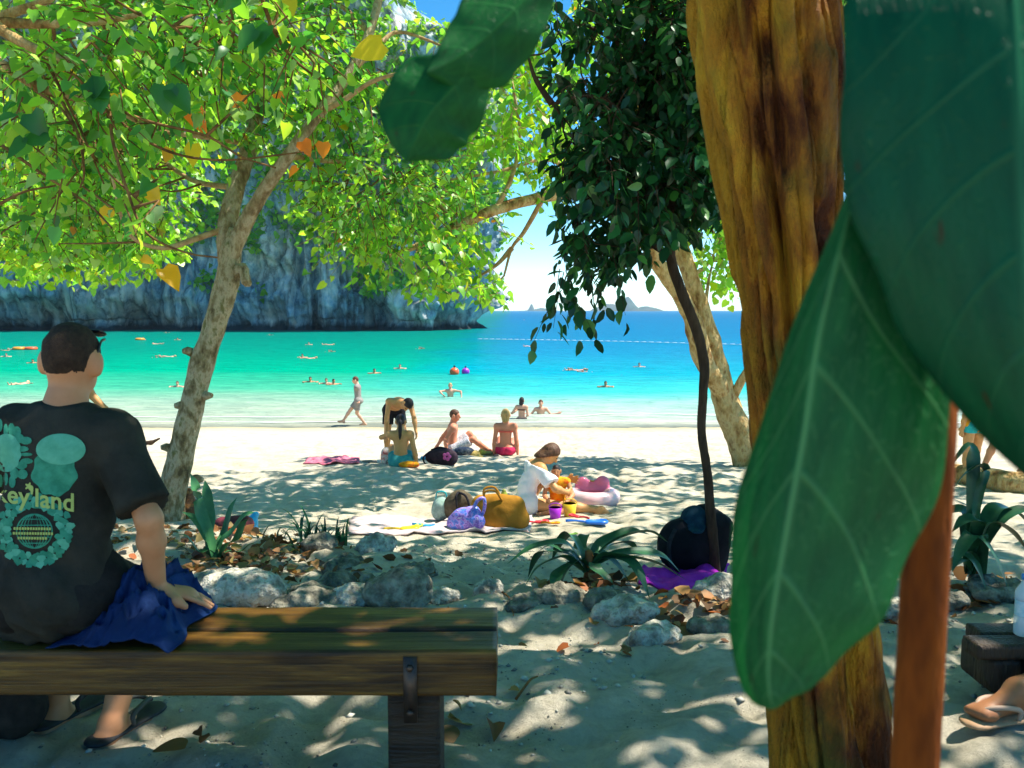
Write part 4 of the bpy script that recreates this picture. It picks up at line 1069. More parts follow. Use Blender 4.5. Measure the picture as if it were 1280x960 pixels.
    if hair[0] == 'short':
        cut += [(hc - hu * .035 * s, -nrm(hu * .9 + hf * -.1))]
        if cell < .01: cap = [ell(hc + hu * .021 * s - hf * .011 * s, (.0795 * s, .0995 * s, .1005 * s), HB)]
        obj('hair', solid('hair', cap, min(cell, .009), hm, .02, cut, rough=.004, rscale=40), root)
    else:
        if hair[0] == 'bob': cap += [cone(hc - hf * .03 * s, hc - hf * .05 * s - hu * .10 * s, .085 * s, .075 * s, hf, .8)]
        if hair[0] == 'long': cap += [cone(hc - hf * .03 * s, hc - hf * .06 * s - hu * .12 * s, .082 * s, .085 * s, hf, .75), cone(hc - hf * .06 * s - hu * .12 * s, hc - hf * .075 * s - hu * .22 * s, .08 * s, .05 * s, hf, .6)]
        if hair[0] == 'wavy': cap += [cone(hc - hf * .02 * s, hc - hf * .03 * s - hu * .12 * s, .10 * s, .105 * s, hf, .95), cone(hc - hf * .03 * s - hu * .1 * s, hc + hf * .03 * s - hu * .2 * s, .10 * s, .06 * s, hf, .85)]
        ho_ = obj('hair', solid('hair', cap, min(cell, .01), hm, .03, cut, rough=.008, rscale=30), root)
        if hair[0] == 'ponytail':
            t0 = hc - hf * .10 * s + hu * .03 * s
            pt = [t0, t0 - hf * .045 * s - hu * .05 * s, t0 - hf * .035 * s - hu * .16 * s, t0 - hf * .03 * s - hu * .27 * s, t0 - hf * .03 * s - hu * .34 * s]
            mb = MB(); mb.tube(pt, np.array([.022, .036, .034, .026, .006]) * s, 10, wob=.15, res=5); mb.build('ponytail', hm, ho_)
    # clothing
    s = S0
    for c in clothes:
        kind, m = c[0], c[1]; t_ = .014 * s
        if kind == 'shorts':
            ln = c[2] if len(c) > 2 else .55
            pr = [inflate(torso[0], t_), cone(pel - up * .02 * s, pel + up * .10 * s, (.138 if not female else .135) * s + t_, .13 * s + t_, fwd, .76, True)] + [inflate(x, t_) for x in torso if x[0] == 'e'][:2]
            for k in (-1, 1): pr += [cone(hip[k], hip[k] * (1 - ln) + kn[k] * ln, .094 * s + t_, .075 * s + t_ * 1.6, None, 1, True)]
            nm = 'shorts'
        elif kind in ('tee', 'tank', 'loose'):
            tt = t_ * (2.2 if kind == 'loose' else 1.3)
            pr = [inflate(x, tt) for x in torso[1:5]] + [inflate(torso[0], tt), cone(nk - up2 * .06 * s, nk + up2 * .008 * s, .078 * s + t_ * .5, .066 * s + t_ * .4, None, 1, True)]
            ln = {'tee': .8, 'tank': .0, 'loose': .7}[kind]
            if len(c) > 2: ln = c[2]
            if ln:
                for k in (-1, 1): pr += [cone(sh[k], sh[k] * (1 - ln) + el[k] * ln, .058 * s + tt, .060 * s + tt * 1.2, None, 1, True), ell(sh[k], .058 * s + tt)]
            nm = {'tee': 't_shirt', 'tank': 'sleeveless_top', 'loose': 'loose_shirt'}[kind]
        elif kind == 'bikini_top':
            pr = [cone(cst - up2 * .06 * s, cst - up2 * .025 * s, .146 * s, .149 * s, f2, .76, True)]
            for k in (-1, 1): pr += [ell(cst + rt2 * k * .07 * s + f2 * .088 * s - up2 * .03 * s, .061 * s)]
            nm = 'bikini_top'
        elif kind == 'bikini_bottom':
            pr = [inflate(torso[0], .006 * s)] + [inflate(x, .006 * s) for x in torso if x[0] == 'e'][:2]
            nm = 'bikini_bottom'
        elif kind == 'skirt':
            pr = [inflate(torso[0], t_ * 1.5), cone(pel - up * .03 * s, pel + up * .09 * s, .15 * s + t_, .125 * s + t_, fwd, .8, True)]
            for k in (-1, 1): pr += [cone(hip[k], hip[k] * .45 + kn[k] * .55, .10 * s + t_, .095 * s + t_, None, 1, True)]
            nm = 'skirt'
        cc = []
        if len(c) > 4: cc = [(cst + up2 * c[4] * s, up2)]
        if kind == 'bikini_bottom': cc = [(pel + up * .055 * s, up)]
        rg = c[3] if len(c) > 3 else .006
        obj(nm, solid(nm, pr, min(cell, .012), m, .03 * s, cc, rough=rg * s, rscale=9 / s, seed=3), root)
    root['j'] = 0
    del root['j']
    return root, dict(pel=pel, cst=cst, nk=nk, hc=hc, sh=sh, el=el, wr=wr, kn=kn, an=an, hu=hu, hf=hf, hr=hr, rt2=rt2, f2=f2, up2=up2)

fab = lambda n, c, v=None, **k: mat(n, c, .85, .1, var=v, vscale=k.get('vs', 18), bump=.3, bscale=120)
c_black = fab('cloth_black', (.012, .012, .016), (.03, .03, .035))
c_teal = fab('cloth_teal', (.03, .26, .28), (.10, .40, .38), vs=9)
c_coral = fab('cloth_coral', (.72, .10, .07), (.80, .16, .12))
c_crimson = fab('cloth_crimson', (.55, .02, .08), (.65, .05, .14))
c_print = fab('cloth_print', (.80, .80, .80), [(.25, .27, .34), (.85, .82, .84), (.5, .4, .5)], vs=26)
c_grey = fab('cloth_grey', (.20, .18, .17), [(.33, .30, .27), (.12, .11, .11)], vs=24)
c_white = fab('cloth_white', (.74, .75, .78), (.82, .82, .84), vs=6)
c_orange = fab('cloth_orange', (.80, .14, .01), [(.80, .40, .02), (.85, .10, .02)], vs=9)
c_aqua = fab('cloth_aqua', (.02, .38, .42), (.05, .48, .5))
c_char = fab('cloth_charcoal', (.020, .020, .016), (.045, .043, .033), vs=5)
c_short = fab('cloth_dark_shorts', (.014, .013, .012), (.03, .028, .025), vs=7)

# the walker at the water's edge, striding along it
g0 = P(447, 531, 27.6); g0.z = SEA - .03
human('person', 'person in grey sleeveless top and shorts striding along the water edge', g0, 0,
      dict(pel=(.03, 0, .86), up=(-.04, 0, 1), fwd=(-1, 0, 0), hu=(-.22, 0, 1), fL=(.22, .05, .10), fR=(-.52, -.05, .11), soleR=(-.25, 0, -1), toeR=(-1, 0, .25), kL=(-1, 0, 0), kR=(-1, 0, .2), hL=(-.1, .28, .74), hR=(.1, -.27, .72)),
      'fair', ('short', 'brown'), (('tank', c_grey), ('shorts', c_grey, .75)), 1.0)
# bending over the girl
g0 = G(500, 578)
human('person', 'shirtless person in black shorts bending down over the girl with a ponytail', g0, 0,
      dict(pel=(-.14, .28, .93), up=(.25, -.72, .62), up2=(.42, -.88, .15), fwd=(.1, -.5, -.85), hu=(.75, -.6, .05), hf=(.1, -.35, -.9), fL=(.12, .34, .09), fR=(-.27, .22, .09), toeL=(0, -1, 0), toeR=(-.1, -1, 0), kL=(0, -1, 0), kR=(0, -1, 0),
           hL=(.34, -.32, .55), hR=(-.22, -.25, .30), eL=(1, 0, .2), eR=(-1, .2, 0)),
      'gold', ('short', 'black'), (('shorts', c_black, .62),), 1.0)
# girl with ponytail
g0 = G(501, 586)
human('person', 'seated girl with a dark ponytail and teal shorts on the shaded sand', g0, R(4),
      dict(pel=(0, 0, .11), up=(0, .02, 1), fwd=(0, 1, 0), hu=(.02, .12, 1), fL=(-.18, .72, .08), fR=(.16, .7, .08), kL=(-.2, .1, 1), kR=(.2, .1, 1), hL=(-.25, .45, .46), hR=(.27, -.04, .03), eR=(.3, -1, 0), hdR=(.1, -.2, -.6)),
      'gold', ('ponytail', 'black'), (('shorts', c_teal, .45),), .96, female=True)
# sitting sideways with white printed shorts
g0 = G(566, 569)
human('person', 'seated person in white patterned shorts looking sideways, knees bent', g0, 0,
      dict(pel=(.02, 0, .11), up=(-.16, 0, 1), up2=(.06, 0, 1), fwd=(1, .1, 0), hu=(.10, 0, 1), hf=(1, -.12, -.05), fL=(.60, .18, .08), fR=(.74, -.08, .08), kL=(.2, .2, 1), kR=(.2, -.1, 1), hL=(-.34, .22, .12), hR=(-.10, -.22, .07), eL=(-1, .3, .2), eR=(-1, -.4, 0)),
      'red', ('short', 'brown'), (('shorts', c_print, .85),), 1.0)
# bikini
g0 = G(632, 570)
human('person', 'blond person in coral bikini sitting with back turned on bright sand', g0, R(-3),
      dict(pel=(0, 0, .12), up=(0, .02, 1), fwd=(0, 1, 0), fL=(-.15, .78, .08), fR=(.15, .8, .08), kL=(-.1, .1, 1), kR=(.1, .1, 1), hL=(-.24, .0, .03), hR=(.24, .0, .03), eL=(-.3, -1, 0), eR=(.3, -1, 0)),
      'red', ('bob', 'blond'), (('bikini_top', c_coral), ('bikini_bottom', c_crimson)), 1.0, female=True)
# woman with white shirt, leaning over a child
g0 = G(655, 640)
human('person', 'person in loose white shirt and orange swimwear bending over a small child', g0, 0,
      dict(pel=(.02, 0, .12), up=(.10, .1, 1), up2=(.42, .12, .85), fwd=(1, .25, -.1), hu=(.65, .1, .62), hf=(.65, .1, -.7), fL=(.55, .42, .07), fR=(.98, -.12, .07), kL=(.5, .7, .4), kR=(.1, -.8, .5), hL=(.50, .25, .34), hR=(.48, -.06, .26), eR=(.0, -1, -.3)),
      'gold', ('wavy', 'brown'), (('loose', c_white, .75, .02, .06), ('bikini_bottom', c_orange)), .98, female=True, cell=.012)
g1 = G(698, 640)
human('person', 'small dark-haired child in orange held between the arms of the white-shirted adult', (g1.x, g1.y + .1, g1.z), R(20),
      dict(pel=(0, 0, .09), up=(-.05, 0, 1), fwd=(-.5, -1, 0), hu=(-.1, -.1, 1), fL=(-.18, -.32, .05), fR=(-.32, -.2, .05), hL=(.02, -.25, .2), hR=(-.2, -.18, .2)),
      'tan', ('short', 'black'), (('shorts', c_orange, .7), ('tank', c_orange)), .60, cell=.009)
# hands on hips, seen past the seated man's neck
g0 = G(97, 632)
human('person', 'bare-armed person standing with elbows out, mostly hidden by the seated man', g0, 0,
      dict(pel=(0, 0, .93), fwd=(0, 1, 0), hL=(-.16, .05, 1.08), hR=(.15, .08, 1.06), eL=(-1, -.1, -.1), eR=(1, -.1, -.25), fL=(-.1, 0, .09), fR=(.1, .02, .09)),
      'gold', ('short', 'brown'), (('shorts', c_aqua, .7),), .98)
# beyond the fallen log
g0 = G(1216, 604)
human('person', 'person in orange top and aqua shorts standing behind the fallen log', (g0.x, g0.y, g0.z), R(15),
      dict(pel=(0, 0, .93), fwd=(0, 1, 0), fL=(-.12, 0, .09), fR=(.12, .1, .09)), 'gold', ('bob', 'brown'), (('tank', c_orange), ('shorts', c_aqua, .35)), .98, female=True)
g0 = G(1252, 590)
human('person', 'person in pale swim shorts walking past the fallen log', (g0.x, g0.y, g0.z), R(-80),
      dict(pel=(0, 0, .9), fwd=(0, 1, 0), fL=(-.1, -.25, .1), fR=(.1, .28, .09), hL=(-.3, .1, .72), hR=(.3, -.1, .72)), 'tan', ('short', 'black'), (('shorts', c_white, .6),), 1.0)

# ---------------------------------------------------------- bathers in the water
def wade(x, y, label, pose, skin, hair, clothes, s=1.0, rz=0, female=False, dz=0):
    p = S(x, y)
    return human('person', label, (p.x, p.y, SEA + dz), rz, pose, skin, hair, clothes, s, .014, female)
wade(652, 524, 'slim bather with dark hair kneeling upright in the pale shallows', dict(pel=(0, 0, -.02), fwd=(.3, 1, 0), fL=(-.1, -.35, -.4), fR=(.1, -.35, -.4), hL=(-.15, .2, .3), hR=(.2, .15, .1)), 'fair', ('long', 'black'), (('bikini_top', c_black), ('bikini_bottom', c_black)), 1.0, female=True)
wade(676, 517, 'bather sitting in the shallows with both arms spread along the water', dict(pel=(0, 0, -.28), fwd=(0, -1, 0), fL=(.1, -.7, -.5), fR=(-.1, -.7, -.5), hL=(.62, -.1, .02), hR=(-.62, -.1, .02), eL=(0, 0, -1), eR=(0, 0, -1)), 'fair', ('short', 'brown'), (('shorts', c_black, .5),), 1.0)
wade(563, 496, 'pale bather facing the beach with elbows raised over green water', dict(pel=(0, 0, -.18), fwd=(0, -1, 0), fL=(.1, -.1, -.95), fR=(-.1, -.1, -.95), hL=(.5, -.2, .02), hR=(-.3, -.25, .1), eL=(1, 0, .4), eR=(-1, 0, .2)), 'fair', ('short', 'blond'), (('shorts', c_aqua, .5),), 1.0)

# swimmers too far to show more than head, shoulders and arms: three kinds, copied
def proto(kind, skin, hairc, hstyle='short'):
    if kind == 'upright': po = dict(pel=(0, 0, -.45), fwd=(0, -1, 0), hL=(.42, -.2, .0), hR=(-.42, -.2, .0), eL=(1, 0, 0), eR=(-1, 0, 0), fL=(.1, 0, -1.2), fR=(-.1, 0, -1.2))
    elif kind == 'floating': po = dict(pel=(-.1, 0, -.07), up=(1, 0, .08), fwd=(0, 0, 1), hu=(1, 0, .45), hf=(-.4, 0, 1), fL=(-.9, .12, .0), fR=(-.9, -.12, .0), kL=(0, 0, 1), kR=(0, 0, 1), hL=(.4, .62, .02), hR=(.4, -.62, .02), toeL=(-.3, 0, 1), toeR=(-.3, 0, 1), soleL=(-1, 0, 0), soleR=(-1, 0, 0))
    else: po = dict(pel=(-.1, 0, -.14), up=(1, 0, .12), fwd=(0, 0, -1), hu=(1, 0, .5), hf=(.6, 0, -.8), fL=(-.95, .12, -.15), fR=(-.95, -.12, -.15), kL=(0, 0, -1), kR=(0, 0, -1), hL=(.95, .15, .02), hR=(.45, -.35, .15), toeL=(-1, 0, -.2), toeR=(-1, 0, -.2), eR=(0, -.4, 1))
    r, _ = human('swimmer', 'x', (0, 0, 0), 0, po, skin, (hstyle, hairc), (), 1.0, .022, face=False)
    return r
def copy_tree(o, parent=None):
    c = o.copy(); link(c, parent)
    for ch in [x for x in bpy.data.objects if x.parent == o]: copy_tree(ch, c)
    return c
SW = {'u1': proto('upright', 'fair', 'brown'), 'u2': proto('upright', 'tan', 'black', 'bob'), 'f': proto('floating', 'fair', 'blond'), 's': proto('swim', 'tan', 'black')}
LAB = {'u1': 'swimmer with brown hair treading water upright', 'u2': 'swimmer with black bobbed hair treading water', 'f': 'fair-haired swimmer floating on the back', 's': 'black-haired swimmer doing a crawl stroke'}
used = set()
for (x, y, k, rz) in ((22, 437, 'f', 10), (10, 438, 's', 160), (8, 446, 'u1', 0), (41, 454, 'u2', 20), (27, 480, 'f', 80), (178, 425, 'u1', 30), (206, 416, 's', 0), (196, 430, 'f', 170), (222, 425, 'u2', 0), (192, 447, 's', 10), (212, 446, 'f', 0),
                      (386, 431, 'u1', 0), (412, 431, 'f', 0), (408, 440, 's', 20), (378, 447, 'u2', 0), (388, 448, 'f', 10), (388, 478, 'u2', 10), (408, 480, 'u1', 0), (417, 481, 'u2', 40), (468, 467, 'u2', 30), (500, 461, 'u1', 0), (521, 436, 's', 20),
                      (335, 419, 's', 0), (222, 484, 'u1', 0), (663, 433, 'f', 30), (706, 463, 's', 0), (722, 463, 'f', 0), (738, 465, 's', 170), (757, 484, 'u2', 0), (799, 459, 'u1', 0), (655, 400, 'u1', 0)):
    o = SW[k]
    if k in used: o = copy_tree(o)
    used.add(k)
    p = S(x, y)
    o.location = (p.x, p.y, SEA + .02); o.rotation_euler = (0, 0, R(rz)); o.scale = (.82,) * 3
    where = 'in blue water inside the float line' if x > 600 else ('just off the cliff foot' if y < 434 else ('in pale green shallows' if y > 470 else 'in the middle of the green bay'))
    tag(o, LAB[k] + ' ' + where, 'swimmer', {'u1': 'brown-haired swimmers treading water', 'u2': 'black-bobbed swimmers treading water', 'f': 'swimmers floating on their backs', 's': 'swimmers doing the crawl'}[k] + ' ' + where)

# ---------------------------------------------------------- the man on the bench
SEATZ = P(500, 814, 2.27).z
mx_, my_ = P(97, 600, 2.48).x, 2.48
def ml(x, y, Y): p = P(x, y, Y); return (p.x - mx_, p.y - my_, p.z)
man, J = human('person', 'cropped-haired person in charcoal printed t-shirt sitting on the timber bench', (mx_, my_, 0), 0,
      dict(pel=(-.05, -.03, SEATZ + .125), up=(.02, .02, 1), up2=(.06, .08, 1), fwd=(.02, 1, 0), hu=(.05, .10, 1), hf=(-.02, 1, -.05), hs=.95, neck=.01, sw=.142, thin=.86, twist=0.0,
           fL=ml(72, 893, 2.80), fR=ml(140, 905, 2.70), kL=(-.2, .6, 1), kR=(.15, .6, 1), toeL=(.45, 1, 0), toeR=(.35, 1, 0),
           hR=ml(196, 735, 2.47), eR=(.7, -.8, .1), hdR=(.75, .35, -.28), pnR=(.1, .1, -1), thR=-1, hL=(-.32, .35, .64), eL=(-1, -.3, 0), lift=(0, .005), curl=.12),
      'tan', ('short', 'crop'), (('shorts', c_short, .85),), 1.0, cell=.0055, face=False)
sh, el = J['sh'], J['el']; s_ = 1.0
tp = []
pel, cst, nk, up2 = J['pel'], J['cst'], J['nk'], J['up2']
fw = J['f2']
tp += [cone(pel + np.array([0, 0, -.09]), pel + np.array([0, 0, .22]), .158, .145, fw, .80), cone(pel + np.array([0, 0, .2]), cst, .145, .152, fw, .74),
       cone(sh[-1] * .75 + cst * .25, sh[1] * .75 + cst * .25, .095, None, fw, .85), cone(sh[-1], sh[1], .062), cone(nk - up2 * .06, nk + up2 * .022, .098, .074, None, 1, True), ell(pel + [0, -.02, .0], (.168, .142, .13))]
for k in (-1, 1): tp += [ell(sh[k], .070), cone(sh[k], sh[k] * .15 + el[k] * .85, .068, .071, None, 1, True)]
shirt_me = solid('t_shirt', tp, .008, c_char, .035, [((0, 0, SEATZ + .012), (0, 0, -1))], rough=0)
# folds
n = len(shirt_me.vertices); co = np.zeros(n * 3, np.float32); shirt_me.vertices.foreach_get('co', co); co = co.reshape(-1, 3)
no = np.zeros(n * 3, np.float32); shirt_me.vertices.foreach_get('normal', no); no = no.reshape(-1, 3)
w_ = np.clip((1.0 - co[:, 2]) / .35, .22, 1)
q_ = co @ np.array([[.6, 0, .8], [0, 1, 0], [-.8, 0, .6]])
fold = (1 - np.abs(fbm(q_ * [3.5, 3, 11], 3, 91)) * 2.2) * .026 + fbm(co * 6, 3, 95) * .014
co = co + no * (fold * w_)[:, None]
shirt_me.vertices.foreach_set('co', co.ravel()); shirt_me.update()
shirt = obj('t_shirt', shirt_me, man)
# print on the back of the shirt: flat shapes laid onto the cloth
bvh = BVHTree.FromPolygons([tuple(v) for v in co.astype(float)], [tuple(p.vertices) for p in shirt_me.polygons])
def on_back(px_pts, off=.0025):
    out = []
    for (x, y) in px_pts:
        o = Vector((0, 0, CAMZ)) - Vector((mx_, my_, 0)); d = ray(x, y).normalized()
        h = bvh.ray_cast(o, d)
        if h[0] is None: out.append(None)
        else: out.append(np.array(h[0] - d * off))
    return out
pr_green = mat('print_green', (.03, .20, .12), .85, .1, var=(.06, .32, .20), vscale=30)
pr_pale = mat('print_green_pale', (.08, .34, .22), .85, .1, var=(.13, .45, .30), vscale=25)
pr_lime = mat('print_lime', (.42, .50, .14), .8, .1)
pr_dark = mat('print_outline', (.01, .02, .015), .9, .1)
def patch(px_pts, faces, m, name, parent, off=.0025):
    pts = on_back(px_pts, off)
    ok = [p is not None for p in pts]
    V = [p if p is not None else (0, 0, 0) for p in pts]
    fs = [f for f in faces if all(ok[i] for i in f)]
    if not fs: return None
    me = bpy.data.meshes.new(name); me.from_pydata([tuple(v) for v in V], [], fs); me.materials.append(m); me.update()
    return obj(name, me, parent)
def disc(cx, cy, fr, m, name, parent, nr=8, na=48, off=.0025, r0=0.0):
    pts, fs = [], []
    for i in range(nr + 1):
        for j in range(na):
            a = 2 * math.pi * j / na; f = r0 + (1 - r0) * i / nr
            dx, dy = fr(a); pts.append((cx + dx * f, cy + dy * f))
    for i in range(nr):
        for j in range(na): fs.append((i * na + j, i * na + (j + 1) % na, (i + 1) * na + (j + 1) % na, (i + 1) * na + j))
    return patch(pts, fs, m, name, parent, off)
# jellyfish with bell, skirt and trailing frill
disc(76, 562, lambda a: (31 * math.cos(a), 20 * math.sin(a) * (1 if math.sin(a) < 0 else .95)), pr_pale, 'jellyfish_bell', shirt, off=.005)
disc(68, 590, lambda a: (28 * math.cos(a) * (1 + .08 * math.sin(7 * a)), 30 * math.sin(a) * (1 + .06 * math.cos(9 * a))), pr_green, 'jellyfish_frill', shirt, off=.0035)
disc(8, 566, lambda a: (18 * math.cos(a) * (1 + .06 * math.sin(11 * a)), 24 * math.sin(a)), pr_pale, 'anemone_disc', shirt, off=.005)
for i in range(26):
    a = 2 * math.pi * i / 26; rr_ = 30 + 4 * math.sin(i * 2.7)
    cx, cy = 4 + math.cos(a) * rr_ * .95, 568 + math.sin(a) * rr_ * 1.1
    if cx > -6: disc(cx, cy, lambda b, a=a: (6 * math.cos(b) * abs(math.cos(a)) + 2.2 * math.cos(b), 6 * math.sin(b) * abs(math.sin(a)) + 2.2 * math.sin(b)), pr_green, 'anemone_frond', shirt, 2, 10, off=.004)
# wreath of curled fronds round a globe
for i in range(40):
    a = 2 * math.pi * i / 40
    for q, rad_ in ((0, 41), (1, 33)):
        rr_ = rad_ + 3 * math.sin(i * 3.1 + q); cx, cy = 43 + math.cos(a + q * .08) * rr_ * 1.04, 664 + math.sin(a + q * .08) * rr_
        if cx > -4: disc(cx, cy, lambda b, i=i: (5.0 * math.cos(b) * (1 + .25 * math.sin(2 * b + i)), 4.6 * math.sin(b) * (1 + .25 * math.cos(3 * b + i))), pr_pale if (i + q) % 3 == 0 else pr_green, 'wreath_frond', shirt, 2, 10, off=.004 + .0012 * ((i + q) % 2))
for k in range(5):
    f = (.2 + .2 * k)
    disc(43, 664, lambda a, f=f: (23 * f * math.cos(a), 22 * math.sin(a)), pr_green, 'globe_line', shirt, 1, 40, off=.003, r0=.93)
for k in (-2, -1, 1, 2):
    yy = 664 + k * 7.5; hw = 22 * math.sqrt(1 - (k * 7.5 / 23) ** 2)
    patch([(43 - hw + 2 * hw * i / 12, yy + d) for d in (-.6, .6) for i in range(13)], [(i, i + 1, 14 + i, 13 + i) for i in range(12)], pr_green, 'globe_line', shirt, .003)
def text(body, x, y, h, m, name, parent, slope=0, bold=.02, wdt=1.0, off=.006, arch=0):
    cu = bpy.data.curves.new('t', 'FONT'); cu.body = body; cu.size = 1; cu.offset = bold; cu.space_character = 1.02; cu.resolution_u = 4
    ob = bpy.data.objects.new('t', cu); COL.objects.link(ob)
    dg = bpy.context.evaluated_depsgraph_get(); dg.update()
    me = bpy.data.meshes.new_from_object(ob.evaluated_get(dg))
    bpy.data.objects.remove(ob)
    bm = bmesh.new(); bm.from_mesh(me); bmesh.ops.triangulate(bm, faces=bm.faces[:])
    for _ in range(2):
        es = [e for e in bm.edges if e.calc_length() > .12]
        if es: bmesh.ops.subdivide_edges(bm, edges=es, cuts=1); bmesh.ops.triangulate(bm, faces=bm.faces[:])
    bm.verts.index_update()
    lab_ = {}
    for v in bm.verts:
        if v.index in lab_: continue
        st_ = [v]; lab_[v.index] = v.index
        while st_:
            w = st_.pop()
            for e_ in w.link_edges:
                o_ = e_.other_vert(w)
                if o_.index not in lab_: lab_[o_.index] = v.index; st_.append(o_)
    pts = [(x + v.co.x * h * wdt, y - v.co.y * h + slope * v.co.x * h * wdt + arch * (v.co.x * h * wdt) ** 2) for v in bm.verts]
    fs = [tuple(v.index for v in f.verts) for f in bm.faces]
    bm.free()
    for g_ in sorted(set(lab_.values())):
        ids = [i for i in lab_ if lab_[i] == g_]; re_ = {i: n for n, i in enumerate(ids)}
        patch([pts[i] for i in ids], [tuple(re_[i] for i in f) for f in fs if lab_[f[0]] == g_], m, name, parent, off)
text("key'land", -6, 626, 32, pr_lime, 'letter', shirt, slope=.135, bold=.018, wdt=.94)
disc(36, 608, lambda a: ((4 + 1.6 * math.cos(5 * a)) * math.cos(a), (4 + 1.6 * math.cos(5 * a)) * math.sin(a)), pr_lime, 'flower_mark', shirt, 2, 20, off=.006)
for k, (x0, x1) in enumerate(((17, 66), (16, 70), (22, 60))):
    yy = 659 + k * 6
    for j in range(int((x1 - x0) / 3.4)):
        xx = x0 + j * 3.4
        patch([(xx, yy + .3 * j * .12), (xx + 2.5, yy + .3 * j * .12), (xx + 2.5, yy + 3.2 + .3 * j * .12), (xx, yy + 3.2 + .3 * j * .12)], [(0, 1, 2, 3)], pr_lime, 'small_print', shirt, .006)

# sunglasses pushed up on the cropped head
hc, hu, hf, hr = J['hc'], J['hu'], J['hf'], J['hr']
gl = thing('sunglasses', 'black sunglasses pushed up on the cropped head of the seated person', 'sunglasses', (mx_, my_, 0))
lens_m = mat('lens_black', (.01, .01, .012), .15, .6); frame_m = mat('frame_black', (.012, .012, .012), .35, .5)
topc = hc + hu * .072 + hf * .068
for k in (-1, 1):
    mb = MB(); a0 = topc + hr * k * .060
    mb.tube([a0, hc + hr * k * .072 + hu * .062 + hf * .02, hc + hr * k * .079 + hu * .035 - hf * .01, hc + hr * k * .0795 + hu * .005 - hf * .03], [.004] * 4, 6, res=6); mb.build('temple', frame_m, gl)
    obj('lens', solid('lens', [ell(topc + hr * k * .035 + hu * .018, (.031, .005, .022), np.stack([hr, nrm(hf * .5 + hu), np.cross(hr, nrm(hf * .5 + hu))], 1))], .004, lens_m, .004), gl)
mb = MB(); mb.tube([topc - hr * .014 + hu * .02, topc + hu * .026, topc + hr * .014 + hu * .02], [.003] * 3, 6, res=3); mb.build('bridge', frame_m, gl)

# flip-flops on the man's feet
rub = mat('rubber_black', (.018, .018, .02), .6, .3, var=(.035, .035, .04), vscale=30); strap_m = mat('strap_grey', (.06, .065, .06), .6, .2)
def flipflop(an, toe, s, label, sole_m, st_m):
    toe = nrm(toe); c = np.array(an) + np.array([0, 0, -.079 * s]); c[2] = max(gz(c[0], c[1]) + .012, c[2] - .01)
    rt_ = nrm(np.cross(toe, [0, 0, 1.]))
    t_ = thing('flip_flop', label, 'sandal', (0, 0, 0))
    obj('sole', solid('sole', [cone(c - toe * .05 * s, c + toe * .02 * s, .044 * s, .042 * s, (0, 0, 1.), .3), cone(c + toe * .02 * s, c + toe * .16 * s, .042 * s, .050 * s, (0, 0, 1.), .28)], .006, sole_m, .015), t_)
    tp_ = c + toe * .165 * s + np.array([0, 0, .03]) * s
    for k in (-1, 1):
        e_ = c + toe * .04 * s + rt_ * k * .047 * s + np.array([0, 0, .012])
        mb = MB(); mb.tube([tp_, c + toe * .12 * s + rt_ * k * .03 * s + np.array([0, 0, .055]) * s, e_ + np.array([0, 0, .035]) * s, e_], [.007, .009, .009, .007], 8, res=5); mb.build('strap', st_m, t_)
wofs = np.array([mx_, my_, 0])
flipflop(J['an'][-1] + wofs, (.45, 1, 0), 1.09, 'black flip-flop under the bench on the foot set farther forward', rub, rub)
flipflop(J['an'][1] + wofs, (.35, 1, 0), 1.09, 'black flip-flop with grey straps under the bench, beside the bare sand', rub, strap_m)

# ================================================================== BENCHES
wood = bpy.data.materials.new('weathered_timber'); wood.use_nodes = True
t = wood.node_tree; N = t.nodes.new; L = t.links.new
b = t.nodes['Principled BSDF']; b.inputs['Roughness'].default_value = .4; b.inputs['Specular IOR Level'].default_value = .35
tc = N('ShaderNodeTexCoord'); mp = N('ShaderNodeMapping'); mp.inputs['Scale'].default_value = (.6, 7, 7); L(tc.outputs['Object'], mp.inputs[0])
n1 = N('ShaderNodeTexNoise'); n1.inputs['Scale'].default_value = 3.2; n1.inputs['Detail'].default_value = 8; n1.inputs['Roughness'].default_value = .65; L(mp.outputs[0], n1.inputs['Vector'])
c1 = ramp(n1.outputs[0], [(.3, (.010, .004, .0015)), (.45, (.055, .024, .004)), (.55, (.14, .068, .010)), (.68, (.30, .165, .026))])
n2 = N('ShaderNodeTexNoise'); n2.inputs['Scale'].default_value = 2.2; n2.inputs['Detail'].default_value = 4; L(tc.outputs['Object'], n2.inputs['Vector'])
f2 = N('ShaderNodeMapRange'); f2.inputs['From Min'].default_value = .45; f2.inputs['From Max'].default_value = .7; L(n2.outputs[0], f2.inputs[0])
m2 = N('ShaderNodeMix'); m2.data_type = 'RGBA'; L(f2.outputs[0], m2.inputs[0]); L(c1, m2.inputs[6]); m2.inputs[7].default_value = (.13, .058, .008, 1)
mpg = N('ShaderNodeMapping'); mpg.inputs['Scale'].default_value = (1.1, 55, 55); L(tc.outputs['Object'], mpg.inputs[0])
ng = N('ShaderNodeTexNoise'); ng.inputs['Scale'].default_value = 2.0; ng.inputs['Detail'].default_value = 6; ng.inputs['Roughness'].default_value = .7; L(mpg.outputs[0], ng.inputs['Vector'])
cg = ramp(ng.outputs[0], [(.34, (.25, .22, .2)), (.46, (.85, .83, .8)), (.66, (1.25, 1.22, 1.15))])
mg_ = N('ShaderNodeMix'); mg_.data_type = 'RGBA'; mg_.blend_type = 'MULTIPLY'; mg_.inputs[0].default_value = .85; L(m2.outputs[2], mg_.inputs[6]); L(cg, mg_.inputs[7])
L(mg_.outputs[2], b.inputs['Base Color'])
